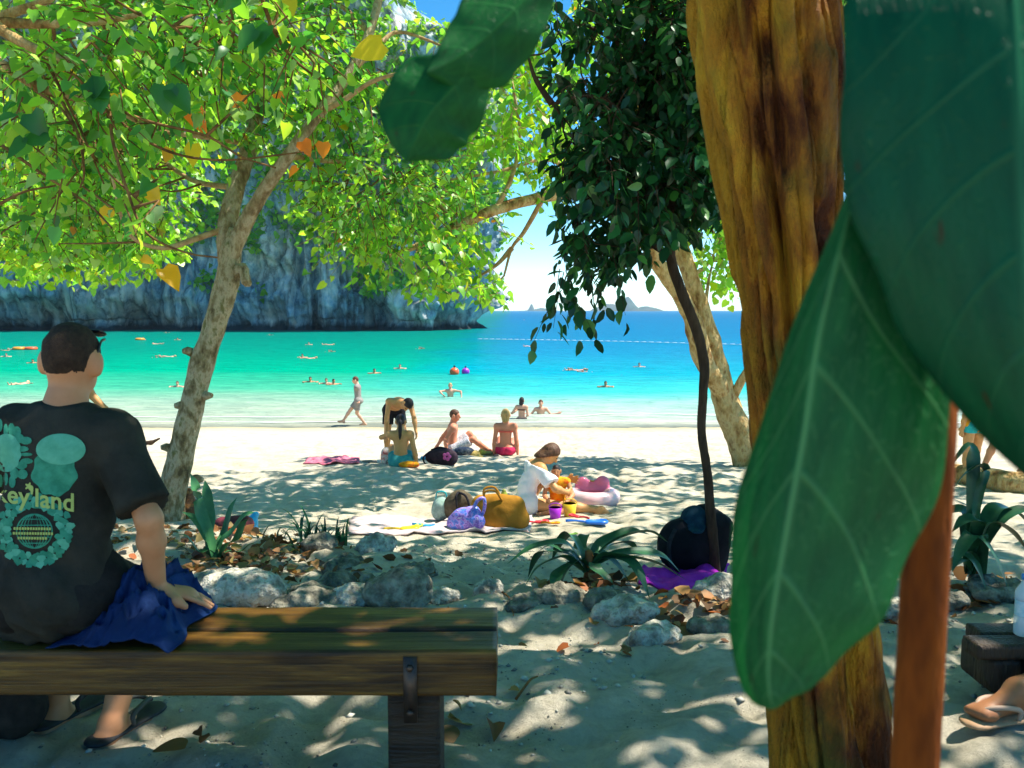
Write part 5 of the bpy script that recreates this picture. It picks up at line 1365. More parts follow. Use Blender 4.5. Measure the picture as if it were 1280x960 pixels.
bp = N('ShaderNodeBump'); bp.inputs['Strength'].default_value = .6; bp.inputs['Distance'].default_value = .008; L(ng.outputs[0], bp.inputs['Height']); L(bp.outputs[0], b.inputs['Normal'])
wood_dk = mat('timber_dark', (.022, .013, .008), .6, .35, var=(.06, .035, .018), vscale=5, bump=.5, bscale=30, stretch=(3, 3, .4))
steel = mat('steel_dark', (.05, .045, .045), .45, .5, var=(.11, .07, .05), vscale=14, metal=.8)
def beam(name, x0, x1, y0, y1, z0, z1, m, parent, seed, worn=.006, step=.02):
    """a timber with rounded, worn arrises"""
    nx = max(2, int((x1 - x0) / step)); xs_ = np.linspace(x0, x1, nx)
    c = .014; w, h = (y1 - y0) / 2, (z1 - z0) / 2
    prof = []
    for (sy, sz, a0) in ((1, 1, 0), (-1, 1, 90), (-1, -1, 180), (1, -1, 270)):
        for k in range(4):
            a = R(a0 + k * 30); prof.append((sy * (w - c) + c * math.cos(a), sz * (h - c) + c * math.sin(a)))
        # points along each side
        nxt = {0: (-1, 1), 90: (-1, -1), 180: (1, -1), 270: (1, 1)}[a0]
        for f in (.03, .25, .5, .75, .97):
            p0 = np.array(prof[-1]) if f == .03 else p0
            a1 = R(a0 + 90); p1 = np.array([nxt[0] * (w - c) + c * math.cos(a1), nxt[1] * (h - c) + c * math.sin(a1)])
            prof.append(tuple(p0 * (1 - f) + p1 * f))
    prof = np.array(prof); k = len(prof)
    V = np.stack([np.broadcast_to(xs_[:, None], (nx, k)), (y0 + y1) / 2 + np.broadcast_to(prof[None, :, 0], (nx, k)), (z0 + z1) / 2 + np.broadcast_to(prof[None, :, 1], (nx, k))], -1)
    ds = fbm(V * [2.2, 9, 9], 4, seed) * worn
    ctr = np.array([0, (y0 + y1) / 2, (z0 + z1) / 2]); d = V - ctr; d[..., 0] = 0; d /= np.linalg.norm(d, axis=-1)[..., None]
    V = V + d * ds[..., None]
    V[0, :, 0] += .004; V[-1, :, 0] -= .004
    V = V.reshape(-1, 3)
    i = np.arange(nx - 1)[:, None] * k; j = np.arange(k)[None, :]; j2 = (j + 1) % k
    q = np.stack([i + j, i + j2, i + k + j2, i + k + j], -1).reshape(-1, 4)
    e0 = np.array([[x0, *ctr[1:]], [x1, *ctr[1:]]]); nb_ = len(V); V = np.concatenate([V, e0])
    jj = np.arange(k); k2 = (jj + 1) % k
    tr = np.concatenate([np.stack([np.full(k, nb_), k2, jj], -1), np.stack([np.full(k, nb_ + 1), (nx - 1) * k + jj, (nx - 1) * k + k2], -1)])
    me = mesh_np(name, V, [q, tr], m)
    return obj(name, me, parent)
BX1 = P(622, 814, 2.27).x
bench = thing('timber_bench', 'long weathered timber bench with the charcoal-shirted person on it', 'bench', (0, 0, 0))
beam('seat_beam', -2.9, BX1, 2.270, 2.425, SEATZ - .134, SEATZ, wood, bench, 5)
beam('seat_beam', -2.9, BX1 - .003, 2.437, 2.625, SEATZ - .13, SEATZ + .002, wood, bench, 15)
for xl in (P(517, 900, 2.3).x, -2.55):
    o = beam('post', -.62, .0, -.075, .075, -.075, .075, wood_dk, bench, 25 + int(xl), .004)
    
    o.location = (xl, 2.375, SEATZ - .137); o.rotation_euler = (0, R(-90), 0)
    mb = MB(); xs0 = xl - .004
    mb.box((xs0, 2.2655, SEATZ - .11), (.038, .006, .19)); br = mb.build('bracket', steel, bench, False)
    for dz in (-.035, -.165):
        mb = MB(); mb.tube([(xs0, 2.262, SEATZ - .01 + dz), (xs0, 2.252, SEATZ - .01 + dz)], [.011, .009], 6); mb.build('bolt', steel, br)
    mb = MB(); mb.box((xl, 2.53, SEATZ - .165), (.12, .155, .05)); mb.build('cross_plate', wood_dk, bench, False)

# second bench, its near end and a sandalled foot in sight
b2 = thing('plank_bench', 'short dark plank bench with a water bottle standing on it', 'bench', (0, 0, 0))
e0 = P(1224, 808, 2.85)
rotb = R(-12)
bx = e0.x
for k in range(2):
    o = beam('seat_plank', 0, 1.5, -.055, .055, -.055, 0, wood_dk, b2, 40 + k, .003)
    o.location = (bx + .075 * k, e0.y + .06 + k * .117, e0.z); o.rotation_euler = (0, 0, 0)
o = beam('apron', 0, .10, -.11, .11, -.12, 0, wood_dk, b2, 48, .003); o.location = (bx + .06, e0.y + .12, e0.z - .058)
gzb = gz(bx + .3, e0.y + .17)
for xx in (.24, 1.3):
    mb = MB(); mb.box((bx + xx, e0.y + .17, (e0.z - .06 + gzb - .1) / 2), (.09, .26, e0.z - .06 - gzb + .1)); mb.build('post', wood_dk, b2, False)
plast = bpy.data.materials.new('clear_plastic'); plast.use_nodes = True
pb = plast.node_tree.nodes['Principled BSDF']; pb.inputs['Base Color'].default_value = (.85, .95, 1, 1); pb.inputs['Roughness'].default_value = .08; pb.inputs['Alpha'].default_value = .45
bo = thing('water_bottle', 'clear plastic water bottle with pale blue label on the plank bench', 'bottle', (P(1279, 790, 2.95).x, 2.95, e0.z + .002))
mb = MB(); mb.tube([(0, 0, 0), (0, 0, .005), (0, 0, .03), (0, 0, .07), (0, 0, .075), (0, 0, .13), (0, 0, .135), (0, 0, .16), (0, 0, .19), (0, 0, .205)], [.028, .032, .033, .033, .030, .030, .033, .032, .016, .013], 20); mb.build('bottle_body', plast, bo)
mb = MB(); mb.tube([(0, 0, .206), (0, 0, .224)], [.015, .015], 14); mb.build('cap', mat('cap_blue', (.05, .25, .6), .4, .4), bo)
mb = MB(); mb.tube([(0, 0, .075), (0, 0, .13)], [.0315, .0315], 20, caps=False); mb.build('paper_label', mat('label_blue', (.25, .55, .68), .5, .3, var=(.7, .8, .85), vscale=30), bo)

fp = P(1262, 905, 2.75); fx, fyy = fp.x, 2.80
fz = gz(fx, fyy)
seat_x = fx + .82
pm, J2 = human('person', 'person with tan leather sandals seated beyond the plank bench end', (seat_x, fyy + .2, 0), 0,
      dict(pel=(0, 0, e0.z + .11), fwd=(-1, -.1, 0), fL=(-.80, -.24, fz + .10), fR=(-.60, .1, fz + .10), kL=(0, 0, 1), kR=(0, 0, 1), toeL=(-1, -.25, 0), toeR=(-1, 0, 0), hL=(-.3, -.2, e0.z + .2), hR=(-.3, .2, e0.z + .2)),
      'brown', ('short', 'black'), (('shorts', c_white, .8), ('tee', c_aqua)), 1.0, cell=.010, face=False)
leath = mat('leather_tan', (.36, .20, .10), .6, .3, var=(.45, .28, .16), vscale=20); leath2 = mat('leather_strap', (.42, .28, .20), .6, .3)
o_ = np.array([seat_x, fyy + .2, 0])
flipflop(J2['an'][-1] + o_, (-1, -.25, 0), 1.05, 'tan leather sandal on a foot beneath the plank bench', leath, leath2)

# blue cloth crumpled beside the seated man
cl = MB()
nx, ny = 90, 60
A, B = np.meshgrid(np.linspace(0, 1, nx), np.linspace(0, 1, ny))
xa = P(66, 790, 2.3).x; xb = P(246, 770, 2.45).x
Xc = xa + (xb - xa) * (A + .05 * np.sin(B * 9) + .03 * fbm(np.stack([A * 0 + 3, B * 5, A * 0], -1), 2, 3)); Yc = 2.262 + .36 * B + .02 * np.sin(A * 11)
edge = np.clip(np.minimum(np.minimum(A, 1 - A) * 6, np.minimum(B + .05, 1 - B) * 6), 0, 1)
prof = np.interp(A, [0, .15, .35, .55, .65, .8, 1], [.12, .2, .55, .85, .75, .5, .3])
pn_ = np.stack([A * 8 + B * 3, B * 6 - A * 4, A * 0], -1)
fold = (1 - 2 * np.abs(fbm(pn_, 3, 7)))
Zc = SEATZ + .006 + edge ** .7 * (prof * (.135 + .085 * fold) * np.clip(.35 + B * 1.3, 0, 1) + .008) 
Zc = np.maximum(Zc, SEATZ + .012 + .004 * fold)
i = np.arange(ny - 1)[:, None] * nx; j = np.arange(nx - 1)[None, :]
q = np.stack([i + j, i + j + 1, i + nx + j + 1, i + nx + j], -1).reshape(-1, 4)
c_blue = fab('cloth_blue', (.006, .017, .065), [(.009, .028, .10), (.014, .05, .17)], vs=3)
co_ = obj('crumpled_cloth', mesh_np('crumpled_cloth', np.stack([Xc, Yc, Zc], -1).reshape(-1, 3), [q], c_blue))
sm = co_.modifiers.new('thick', 'SOLIDIFY'); sm.thickness = .004; sm.offset = -1
tag(co_, 'crumpled navy and bright blue cloth lying on the timber bench', 'cloth')

# dark bag under the bench
p = P(16, 945, 2.62)
bg_ = thing('cloth_bag', 'slumped dark brown cloth bag on the sand beneath the timber bench', 'bag', (p.x, 2.66, gz(p.x, 2.66)))
obj('bag_body', solid('bag_body', [ell((0, 0, .09), (.085, .10, .105)), ell((-.05, 0, .13), (.09, .09, .11))], .008, fab('cloth_bag_dark', (.02, .018, .017), (.04, .035, .03)), .05, rough=.02, rscale=14), bg_)
mb = MB(); mb.tube([(-.06, -.04, .2), (-.04, -.07, .25), (.03, -.06, .24), (.05, -.03, .17)], [.008] * 4, 7, res=5); mb.build('strap', c_black, bg_)

# ================================================================== STONES, PLANTS AND LITTER
stone_m = mat('coral_stone', (.20, .18, .14), .95, .1, var=[(.38, .35, .28), (.60, .56, .46), (.26, .21, .15)], vscale=11, bump=.9, bscale=22)
stone_d = mat('coral_stone_dark', (.09, .085, .065), .95, .1, var=[(.22, .20, .15), (.38, .35, .27)], vscale=12, bump=.9, bscale=22)
def stone(x, y, wpx, hpx, label, m, seed):
    g_ = G(x, y); k = g_.y / F; w, h = wpx * k / 2 * 1.22, hpx * k / 2 * 1.15
    pr = [ell((0, 0, h * .8), (w * .85, w * .62, h)), ell((w * .35, .02, h * .6), (w * .55, w * .5, h * .8)), ell((-w * .4, -.02, h * .55), (w * .5, w * .5, h * .75))]
    o = obj('stone', solid('stone', pr, max(.007, w / 16), m, .05, rough=min(.05, w * .3), rscale=2.2 / w, seed=seed))
    o.location = (g_.x, g_.y, g_.z - h * .15)
    tag(o, label, 'stone')
for k, (x, y, w, h, lab, m) in enumerate((
        (300, 752, 95, 44, 'big whitish smooth stone right behind the timber bench', stone_m), (388, 752, 92, 36, 'grey layered stone behind the timber bench with dry leaves on it', stone_d), (500, 755, 80, 52, 'dark pitted grey stone standing highest behind the bench end', stone_d),
        (430, 712, 50, 24, 'flat grey stone by the grass tuft', stone_d), (470, 700, 46, 20, 'small rounded grey stone between grass tuft and sand', stone_m), (520, 720, 50, 20, 'half-buried grey stone on the open sand beside the pitted one', stone_d), (452, 752, 56, 24, 'low brown-stained stone between the layered and pitted stones', stone_m),
        (345, 748, 40, 22, 'small rounded stone wedged between the whitish and layered stones', stone_m), (418, 738, 44, 26, 'mottled stone behind the layered stone', stone_d), (470, 735, 50, 26, 'crumbly grey stone behind the pitted one', stone_d), (548, 748, 44, 18, 'low pale stone just past the pitted one on the sand', stone_m), (400, 700, 36, 18, 'pebbly stone under the fine-bladed grass', stone_d), (255, 742, 40, 26, 'cream stone beside the hand on the bench', stone_m), (200, 735, 50, 26, 'grey stone glimpsed under the raised sleeve', stone_d),
        (655, 760, 40, 14, 'flat sandy stone between coral stone and strap-leaved clump', stone_d), (755, 762, 44, 18, 'knobbly stone touching the strap-leaved clump', stone_d),
        (612, 742, 34, 34, 'small upright pale coral stone beside a dead twig', stone_m), (785, 775, 80, 26, 'low grey stone below the strap-leaved clump', stone_m), (820, 798, 60, 22, 'flat pale stone half sunk in sand below the strap-leaved clump', stone_m), (700, 755, 60, 18, 'sand-dusted stone at the foot of the strap-leaved clump', stone_d),
        (898, 757, 54, 30, 'rough pale stone beside the purple sarong', stone_m), (898, 785, 60, 20, 'brown-flecked low stone under dead leaves by the sarong', stone_d), (350, 700, 36, 16, 'little dark stone among fallen leaves near the leaning tree', stone_d), (1115, 768, 44, 24, 'small orange-stained stone by the reddish pole', stone_m), (1245, 748, 70, 20, 'flat dark stone under the drooping plant', stone_d), (1190, 752, 40, 16, 'small dark stone beside the drooping plant', stone_d))):
    stone(x, y, w, h, lab, m, k * 7)

strap_leaf = mat('strap_leaf', (.012, .065, .030), .4, .4, var=(.03, .12, .045), vscale=9)
strap_pale = mat('strap_leaf_pale', (.03, .14, .05), .45, .35, var=(.06, .20, .07), vscale=9)
dry_m = mat('dry_stalk', (.16, .06, .02), .9, .1, var=(.30, .14, .05), vscale=20)
def blade(pts, width, m, parent, name='leaf', fold=.22, roll=0.0):
    pts, wd = spline(pts, width, 7)
    tan = np.gradient(pts, axis=0); tan /= np.linalg.norm(tan, axis=1)[:, None]
    side = np.cross(tan, [0, 0, 1.]); nn_ = np.linalg.norm(side, axis=1)[:, None]
    side = np.where(nn_ > .15, side / (nn_ + 1e-9), [1., 0, 0])
    for i in range(1, len(side)):
        if side[i] @ side[i - 1] < 0: side[i] = -side[i]
    nor_ = np.cross(side, tan)
    if roll: side, nor_ = side * math.cos(roll) + nor_ * math.sin(roll), nor_ * math.cos(roll) - side * math.sin(roll)
    rows = []
    for f in (-1, -.5, 0, .5, 1):
        rows.append(pts + side * (wd * f)[:, None] + nor_ * (np.abs(f) * wd * fold)[:, None])
    V = np.stack(rows, 1).reshape(-1, 3); n_ = len(pts)
    i = np.arange(n_ - 1)[:, None] * 5; j = np.arange(4)[None, :]
    q = np.stack([i + j, i + j + 1, i + 5 + j + 1, i + 5 + j], -1).reshape(-1, 4)
    return obj(name, mesh_np(name, V, [q], m), parent)
def clump(name, label, x, y, arcs, m, cat='plant', base_r=.04, stalk=True):
    """arcs: tip positions in the picture with the height the leaf arches through, and leaf half width in metres"""
    g_ = G(x, y); T_ = thing(name, label, cat, (0, 0, 0))
    for (ax_, ay_, tx, ty, dY, w) in arcs:
        Y0 = g_.y; b_ = Vector((g_.x + random.uniform(-1, 1) * base_r, Y0 + random.uniform(-1, 1) * base_r, g_.z - .02 + .08 * stalk))
        apex = P(ax_, ay_, Y0 + dY * .55); tip = P(tx, ty, Y0 + dY)
        m1 = b_.lerp(apex, .5) + Vector((0, 0, .04)); m2 = apex.lerp(tip, .55) + Vector((0, 0, .035))
        blade([b_, m1, apex, m2, tip], [w * .65, w * 1.05, w * 1.35, w * 1.1, w * .05], m, T_, roll=random.uniform(-.5, .5))
    if stalk:
        mb = MB(); mb.tube([(g_.x, g_.y, g_.z - .05), (g_.x + .01, g_.y, g_.z + .08), (g_.x, g_.y, g_.z + .17)], [.035, .03, .02], 9, wob=.25, res=4); mb.build('stalk', dry_m, T_)
    return T_, g_
clump('strap_leaved_plant', 'dark green arching strap-leaved clump rooted among brown dead leaves', 735, 742, [
    (700, 678, 634, 705, -.1, .028), (705, 690, 672, 690, .1, .03), (690, 700, 655, 735, -.2, .03), (712, 668, 690, 700, .25, .03), (760, 675, 812, 668, .2, .03), (790, 668, 835, 678, 0, .028), (770, 695, 858, 725, -.15, .03), (785, 700, 812, 748, -.2, .028),
    (700, 715, 690, 748, -.25, .032), (745, 712, 770, 748, -.25, .028), (725, 685, 735, 670, .35, .03), (805, 690, 850, 715, .1, .03), (680, 690, 660, 722, .2, .025), (715, 705, 700, 735, -.1, .03), (750, 690, 790, 735, .0, .03), (770, 680, 800, 692, .3, .028)], strap_leaf)
clump('strap_leaved_plant', 'tall upright strap-leaved plant at the foot of the leaning tree', 268, 708, [
    (250, 640, 238, 592, .0, .035), (262, 650, 256, 600, .1, .03), (290, 665, 318, 640, .0, .03), (296, 675, 312, 648, -.1, .03), (258, 670, 228, 640, .1, .03), (280, 668, 296, 622, .2, .025), (248, 690, 222, 668, -.1, .03), (300, 690, 325, 684, .1, .025)], strap_pale, stalk=False)
clump('strap_leaved_plant', 'drooping dark strap-leaved plant beside the fallen log', 1215, 742, [
    (1222, 650, 1190, 665, -.1, .03), (1215, 560, 1185, 592, .1, .03), (1230, 585, 1192, 610, .0, .028), (1240, 655, 1285, 690, -.1, .04), (1245, 635, 1290, 660, .1, .04), (1225, 670, 1262, 742, -.2, .035), (1215, 668, 1190, 715, -.2, .03), (1205, 690, 1232, 735, -.2, .03), (1205, 640, 1178, 650, .1, .03), (1250, 650, 1300, 640, 0, .035), (1200, 700, 1170, 735, -.1, .03)], strap_leaf)
random.seed(3)
def tuft(label, x, y, n, hpx, spread):
    g_ = G(x, y); k = g_.y / F; T_ = thing('grass_tuft', label, 'grass', (0, 0, 0))
    for i in range(n):
        b_ = Vector((g_.x + random.gauss(0, spread * k * .25), g_.y + random.gauss(0, .08), g_.z - .02))
        hh_ = hpx * k * random.uniform(.5, 1.05); dx = random.gauss(0, spread * k * .6); dyy = random.gauss(0, .12)
        tip = b_ + Vector((dx, dyy, hh_)); md = b_ + Vector((dx * .3, dyy * .3, hh_ * .65)); 
        if random.random() < .5: tip.z -= hh_ * .3; tip.x += dx * .4
        blade([b_, b_.lerp(md, .5), md, md.lerp(tip, .5) + Vector((0, 0, .02)), tip], [.008, .010, .009, .006, .0006], strap_pale if random.random() < .4 else strap_leaf, T_, 'blade')
tuft('fine-bladed green grass tuft behind the grey stones', 388, 692, 46, 52, 46)
tuft('short bright grass tuft beside the fine-bladed tuft', 426, 690, 14, 44, 18)
tuft('sparse low grass tuft between leaning tree and grass tuft', 330, 690, 14, 30, 36)

# dead leaves: litter in drifts, a few large ones by themselves
def litter(areas, n):
    pos, ax, up, sz, ti = [], [], [], [], []
    pal = [((.22, .09, .03), 3), ((.34, .17, .06), 3), ((.12, .05, .02), 3), ((.40, .26, .10), 2), ((.30, .08, .02), 1)]
    for (x, y, rx, ry, k) in areas:
        for _ in range(k):
            g_ = G(x + RNG.normal() * rx, y + RNG.normal() * ry)
            pos.append([g_.x, g_.y, g_.z + RNG.uniform(.004, .04)]); 
    n_ = len(pos)
    ax = RNG.normal(size=(n_, 3)) * [1, 1, .35]; up = RNG.normal(size=(n_, 3)) * .45 + [0, 0, 1]
    return leaves_mesh('leaf_litter', HEART, np.array(pos), ax, up, RNG.uniform(.035, .095, n_), pick(pal, n_), leaf_dry)
tag(obj('leaf_litter', litter([(330, 705, 50, 14, 260), (240, 700, 45, 15, 160), (160, 690, 40, 14, 90), (430, 730, 40, 10, 50), (740, 745, 30, 6, 45), (860, 772, 30, 10, 70), (900, 775, 20, 8, 40), (1230, 745, 40, 8, 60), (1120, 770, 20, 8, 25), (500, 720, 60, 14, 30), (640, 770, 180, 50, 26), (300, 900, 250, 40, 10)], 0)), 'brown dead leaves drifted among stones and plants', 'leaf litter', kind='stuff')
# coral bits and pebbles strewn over the near sand
def rubble(n):
    base = np.array([[1, 0, 0], [-1, 0, 0], [0, 1, 0], [0, -1, 0], [0, 0, 1], [0, 0, -1]], float)
    tri = np.array([[0, 2, 4], [2, 1, 4], [1, 3, 4], [3, 0, 4], [2, 0, 5], [1, 2, 5], [3, 1, 5], [0, 3, 5]])
    x = RNG.uniform(-3.2, 3.4, n); y = 2.2 + 5.0 * RNG.random(n) ** 1.3
    k = vnoise(np.stack([x * .9, y * .9, x * 0], -1), 88) + RNG.normal(size=n) * .35 > .1
    x, y = x[k], y[k]; n = len(x); z = gz(x, y)
    sz = .004 + .014 * RNG.random(n) ** 3
    V = base[None] * sz[:, None, None] * RNG.uniform(.6, 1.5, (n, 1, 3)) * [1, 1, .7] * RNG.uniform(.75, 1.2, (n, 6, 1))
    a = RNG.uniform(0, 6.28, n); c, s_ = np.cos(a)[:, None], np.sin(a)[:, None]
    V = np.stack([V[..., 0] * c - V[..., 1] * s_, V[..., 0] * s_ + V[..., 1] * c, V[..., 2]], -1) + np.stack([x, y, z + sz * .3], -1)[:, None, :]
    g = RNG.uniform(.12, .75, (n, 1)) * np.array([[1, .95, .82]])
    return mesh_np('coral_rubble', V.reshape(-1, 3), [(np.arange(n)[:, None, None] * 6 + tri[None]).reshape(-1, 3)], leaf_dry, False, np.repeat(g, 6, 0))
tag(obj('coral_rubble', rubble(9000)), 'pale coral bits and pebbles strewn over shaded sand', 'pebbles', kind='stuff')
def dead_leaf(x, y, size, tint, label, rz):
    m_ = mesh_np('dead_leaf', HEART * [1, 1, 1.0], [LEAFQ], leaf_dry, True, np.repeat(np.array([tint]), len(HEART), 0))
    g_ = G(x, y); o = obj('dead_leaf', m_); o.location = (g_.x, g_.y, g_.z + .02); o.scale = (size,) * 3; o.rotation_euler = (R(random.uniform(-20, 20)), R(random.uniform(-25, 25)), R(rz))
    s2 = o.modifiers.new('sub', 'SUBSURF'); s2.levels = 2; s2.render_levels = 2
    tag(o, label, 'leaf')
dead_leaf(570, 918, .10, (.10, .055, .02), 'dark curled dead leaf beside the timber bench post', 70)
dead_leaf(232, 945, .11, (.24, .12, .04), 'brown dead leaf on the sand near the flip-flops', 100)
dead_leaf(850, 782, .20, (.30, .10, .02), 'large rust-coloured dead leaf by the pale stone near the sarong', 60)
dead_leaf(770, 742, .13, (.26, .08, .03), 'reddish dead leaf under the strap-leaved clump', 20)
for (x0, y0, x1, y1, lab) in ((628, 745, 642, 768, 'thin broken twig beside the small upright coral stone'), (645, 862, 672, 846, 'thin bent twig on the shaded open sand')):
    a, c = G(x0, y0), G(x1, y1); mb = MB(); md = (a + c) / 2
    mb.tube([a + Vector((0, 0, .012)), md + Vector((.01, .02, .03)), c + Vector((0, 0, .012))], [.006, .005, .003], 6, res=5)
    tag(mb.build('twig', dry_m), lab, 'twig')
# fallen log
a, c = G(1180, 600), G(1330, 622)
mb = MB(); mb.tube([a + Vector((-.4, .1, .08)), a + Vector((0, 0, .12)), a.lerp(c, .5) + Vector((0, 0, .13)), c + Vector((0, 0, .12)), c + Vector((1.0, 0, .1))], [.10, .14, .16, .16, .14], 16, wob=.2, res=8)
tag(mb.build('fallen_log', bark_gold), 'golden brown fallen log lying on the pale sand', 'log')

# ================================================================== BELONGINGS ON THE SAND
plastic = lambda n, c: mat(n, c, .35, .5)
def sheet(name, label, cat, pts, m, seed=0, h=.02, thick=.012, nx=30, ny=18, group=None):
    """cloth spread over the sand between four picture corners"""
    c = [G(*p) for p in pts]
    A, B = np.meshgrid(np.linspace(0, 1, nx), np.linspace(0, 1, ny))
    X = (c[0].x * (1 - A) + c[1].x * A) * (1 - B) + (c[3].x * (1 - A) + c[2].x * A) * B
    Y = (c[0].y * (1 - A) + c[1].y * A) * (1 - B) + (c[3].y * (1 - A) + c[2].y * A) * B
    p_ = np.stack([X * 4, Y * 4, X * 0], -1)
    X = X + fbm(p_ + 9, 2, seed) * .05; Y = Y + fbm(p_ + 19, 2, seed) * .05
    Z = gz(X, Y) + thick + .004 + np.abs(fbm(p_ * 1.6, 3, seed)) * h
    i = np.arange(ny - 1)[:, None] * nx; j = np.arange(nx - 1)[None, :]
    q = np.stack([i + j, i + j + 1, i + nx + j + 1, i + nx + j], -1).reshape(-1, 4)
    o = obj(name, mesh_np(name, np.stack([X, Y, Z], -1).reshape(-1, 3), [q], m)); s2 = o.modifiers.new('thick', 'SOLIDIFY'); s2.thickness = thick; s2.offset = -1
    return tag(o, label, cat, group)
sheet('beach_towel', 'rumpled pink towel lying by the ponytailed girl', 'towel', ((378, 580), (448, 581), (450, 573), (392, 574)), fab('towel_pink', (.55, .10, .18), (.68, .25, .30)), 3, .06)
sheet('beach_blanket', 'pale pinkish beach blanket under the brown tote bag', 'blanket', ((440, 668), (660, 662), (668, 645), (440, 646)), fab('blanket_pink', (.52, .38, .38), [(.60, .50, .47), (.45, .32, .36)], vs=5), 5, .05)
sheet('purple_sarong', 'bright purple sarong spread under the black bags', 'sarong', ((797, 737), (900, 733), (915, 708), (806, 706)), fab('sarong_purple', (.30, .015, .34), (.48, .04, .50), vs=6), 8, .07)

# brown tote
g_ = G(621, 657); tb = thing('tote_bag', 'slumped brown canvas tote bag on the pinkish blanket', 'bag', (g_.x, g_.y, g_.z + .03), R(4))
brown = fab('canvas_brown', (.34, .15, .015), (.42, .20, .03), vs=5)
obj('bag_body', solid('bag_body', [cone((-.20, 0, .06), (.20, 0, .06), .13, .13, (0, 1, 0), .8), cone((-.17, 0, .24), (.19, 0, .22), .085, .09, (0, 1, 0), .8), ell((0, 0, .15), (.27, .11, .17))], .013, brown, .06, rough=.012, rscale=8), tb)
for k in (-1, 1):
    mb = MB(); mb.tube([(-.13, k * .06, .27), (-.12, k * .075, .37), (-.02, k * .09, .38), (.05, k * .08, .28)], [.011] * 4, 7, res=6); mb.build('handle', brown, tb)
# purple blue printed pouch
g_ = G(581, 661); tb = thing('printed_bag', 'shiny purple and blue printed bag leaning on the brown tote', 'bag', (g_.x, g_.y - .02, g_.z + .03))
m_ = mat('print_purple', (.16, .05, .50), .35, .4, var=[(.05, .22, .70), (.45, .30, .75), (.10, .04, .42), (.75, .75, .85)], vscale=14)
obj('bag_body', solid('bag_body', [cone((-.10, 0, .06), (.11, 0, .08), .075, .085, (0, 1, 0), .8), ell((.0, 0, .12), (.14, .08, .10)), ell((.09, .0, .17), (.06, .05, .07))], .012, m_, .05, rough=.012, rscale=12), tb)
mb = MB(); mb.tube([(.08, -.03, .20), (.13, -.05, .30), (.19, -.03, .31), (.19, -.02, .2), (.14, -.03, .1)], [.016, .017, .017, .017, .014], 8, res=6, wob=.1); mb.build('strap', m_, tb)
g_ = G(566, 652); tb = thing('rucksack', 'dark olive rucksack with looped straps behind the printed bag', 'bag', (g_.x + .04, g_.y + .08, g_.z + .03))
olive = fab('olive_dark', (.07, .055, .035), (.14, .11, .07))
obj('bag_body', solid('bag_body', [ell((0, 0, .16), (.15, .11, .16)), ell((.05, 0, .24), (.11, .10, .10))], .013, olive, .05, rough=.015, rscale=10), tb)
for k in (-1, 1):
    mb = MB(); mb.tube([(.02, -.06, .33), (.05 + .05 * k, -.12, .30), (.07 + .06 * k, -.13, .18), (.05, -.11, .08)], [.012] * 4, 6, res=6); mb.build('strap', c_black, tb)
g_ = G(553, 650); tb = thing('mesh_beach_bag', 'mint and grey see-through beach bag at the blanket edge', 'bag', (g_.x - .02, g_.y, g_.z + .03))
obj('bag_body', solid('bag_body', [ell((0, 0, .11), (.10, .09, .12)), ell((.02, 0, .17), (.08, .07, .08))], .013, fab('mint_grey', (.20, .30, .26), [(.35, .50, .43), (.10, .14, .18)], vs=9), .05, rough=.012, rscale=12), tb)
mb = MB(); mb.tube([(-.05, 0, .22), (-.03, 0, .30), (.05, 0, .30), (.07, 0, .22)], [.008] * 4, 6, res=5); mb.build('handle', c_aqua, tb)

# black shoulder bag with a pink flower
g_ = G(550, 581); tb = thing('shoulder_bag', 'black shoulder bag with a pink flower patch on the sand', 'bag', (g_.x, g_.y, g_.z))
obj('bag_body', solid('bag_body', [cone((-.14, 0, .13), (.18, 0, .10), .11, .12, (0, 1, 0), .9), ell((.04, 0, .14), (.25, .13, .15))], .014, fab('bag_plum', (.035, .022, .035), (.06, .04, .05)), .05, rough=.012, rscale=8), tb)
for k in range(5):
    a = 2 * math.pi * k / 5; c = np.array([.13 + .045 * math.cos(a), -.135, .16 + .045 * math.sin(a)])
    obj('petal', solid('petal', [ell(c, (.034, .018, .034))], .01, plastic('petal_pink', (.80, .12, .40)) if k == 0 else bpy.data.materials['petal_pink'], .02), tb)
mb = MB(); mb.tube([(-.22, -.05, .2), (-.28, -.1, .12), (-.22, -.14, .02), (-.1, -.15, .03)], [.014] * 4, 7, res=6); mb.build('strap', c_black, tb)
mb = MB(); mb.tube([(-.15, 0, .25), (0, -.02, .30), (.15, 0, .26)], [.016] * 3, 7, res=6); mb.build('handle', c_black, tb)
# things by the seated pair
def heap(name, label, cat, x, y, prims, m, rough=.02, rs=12, extra=None):
    g_ = G(x, y); T_ = thing(name, label, cat, (g_.x, g_.y, g_.z))
    obj('cloth_mass' if extra is None else extra, solid(name, prims, .013, m, .05, rough=rough, rscale=rs), T_); return T_
heap('folded_towel', 'dark navy folded towel beside the black shoulder bag', 'towel', 573, 571, [cone((-.12, 0, .06), (.22, 0, .05), .07, .06, (0, 0, 1), .8), ell((.1, 0, .09), (.2, .12, .08))], fab('towel_navy', (.02, .03, .06), [(.04, .06, .09), (.2, .2, .22)], vs=9))
heap('straw_hat', 'yellow straw hat lying between the two sitting bathers', 'hat', 594, 571, [cone((0, 0, .02), (0, 0, .03), .17, .17, (0, 0, 1), .25), ell((0, 0, .07), (.10, .10, .09))], mat('straw', (.62, .40, .10), .8, .2, var=(.75, .55, .2), vscale=30, bump=.5, bscale=90), .004, extra='crown_and_brim')
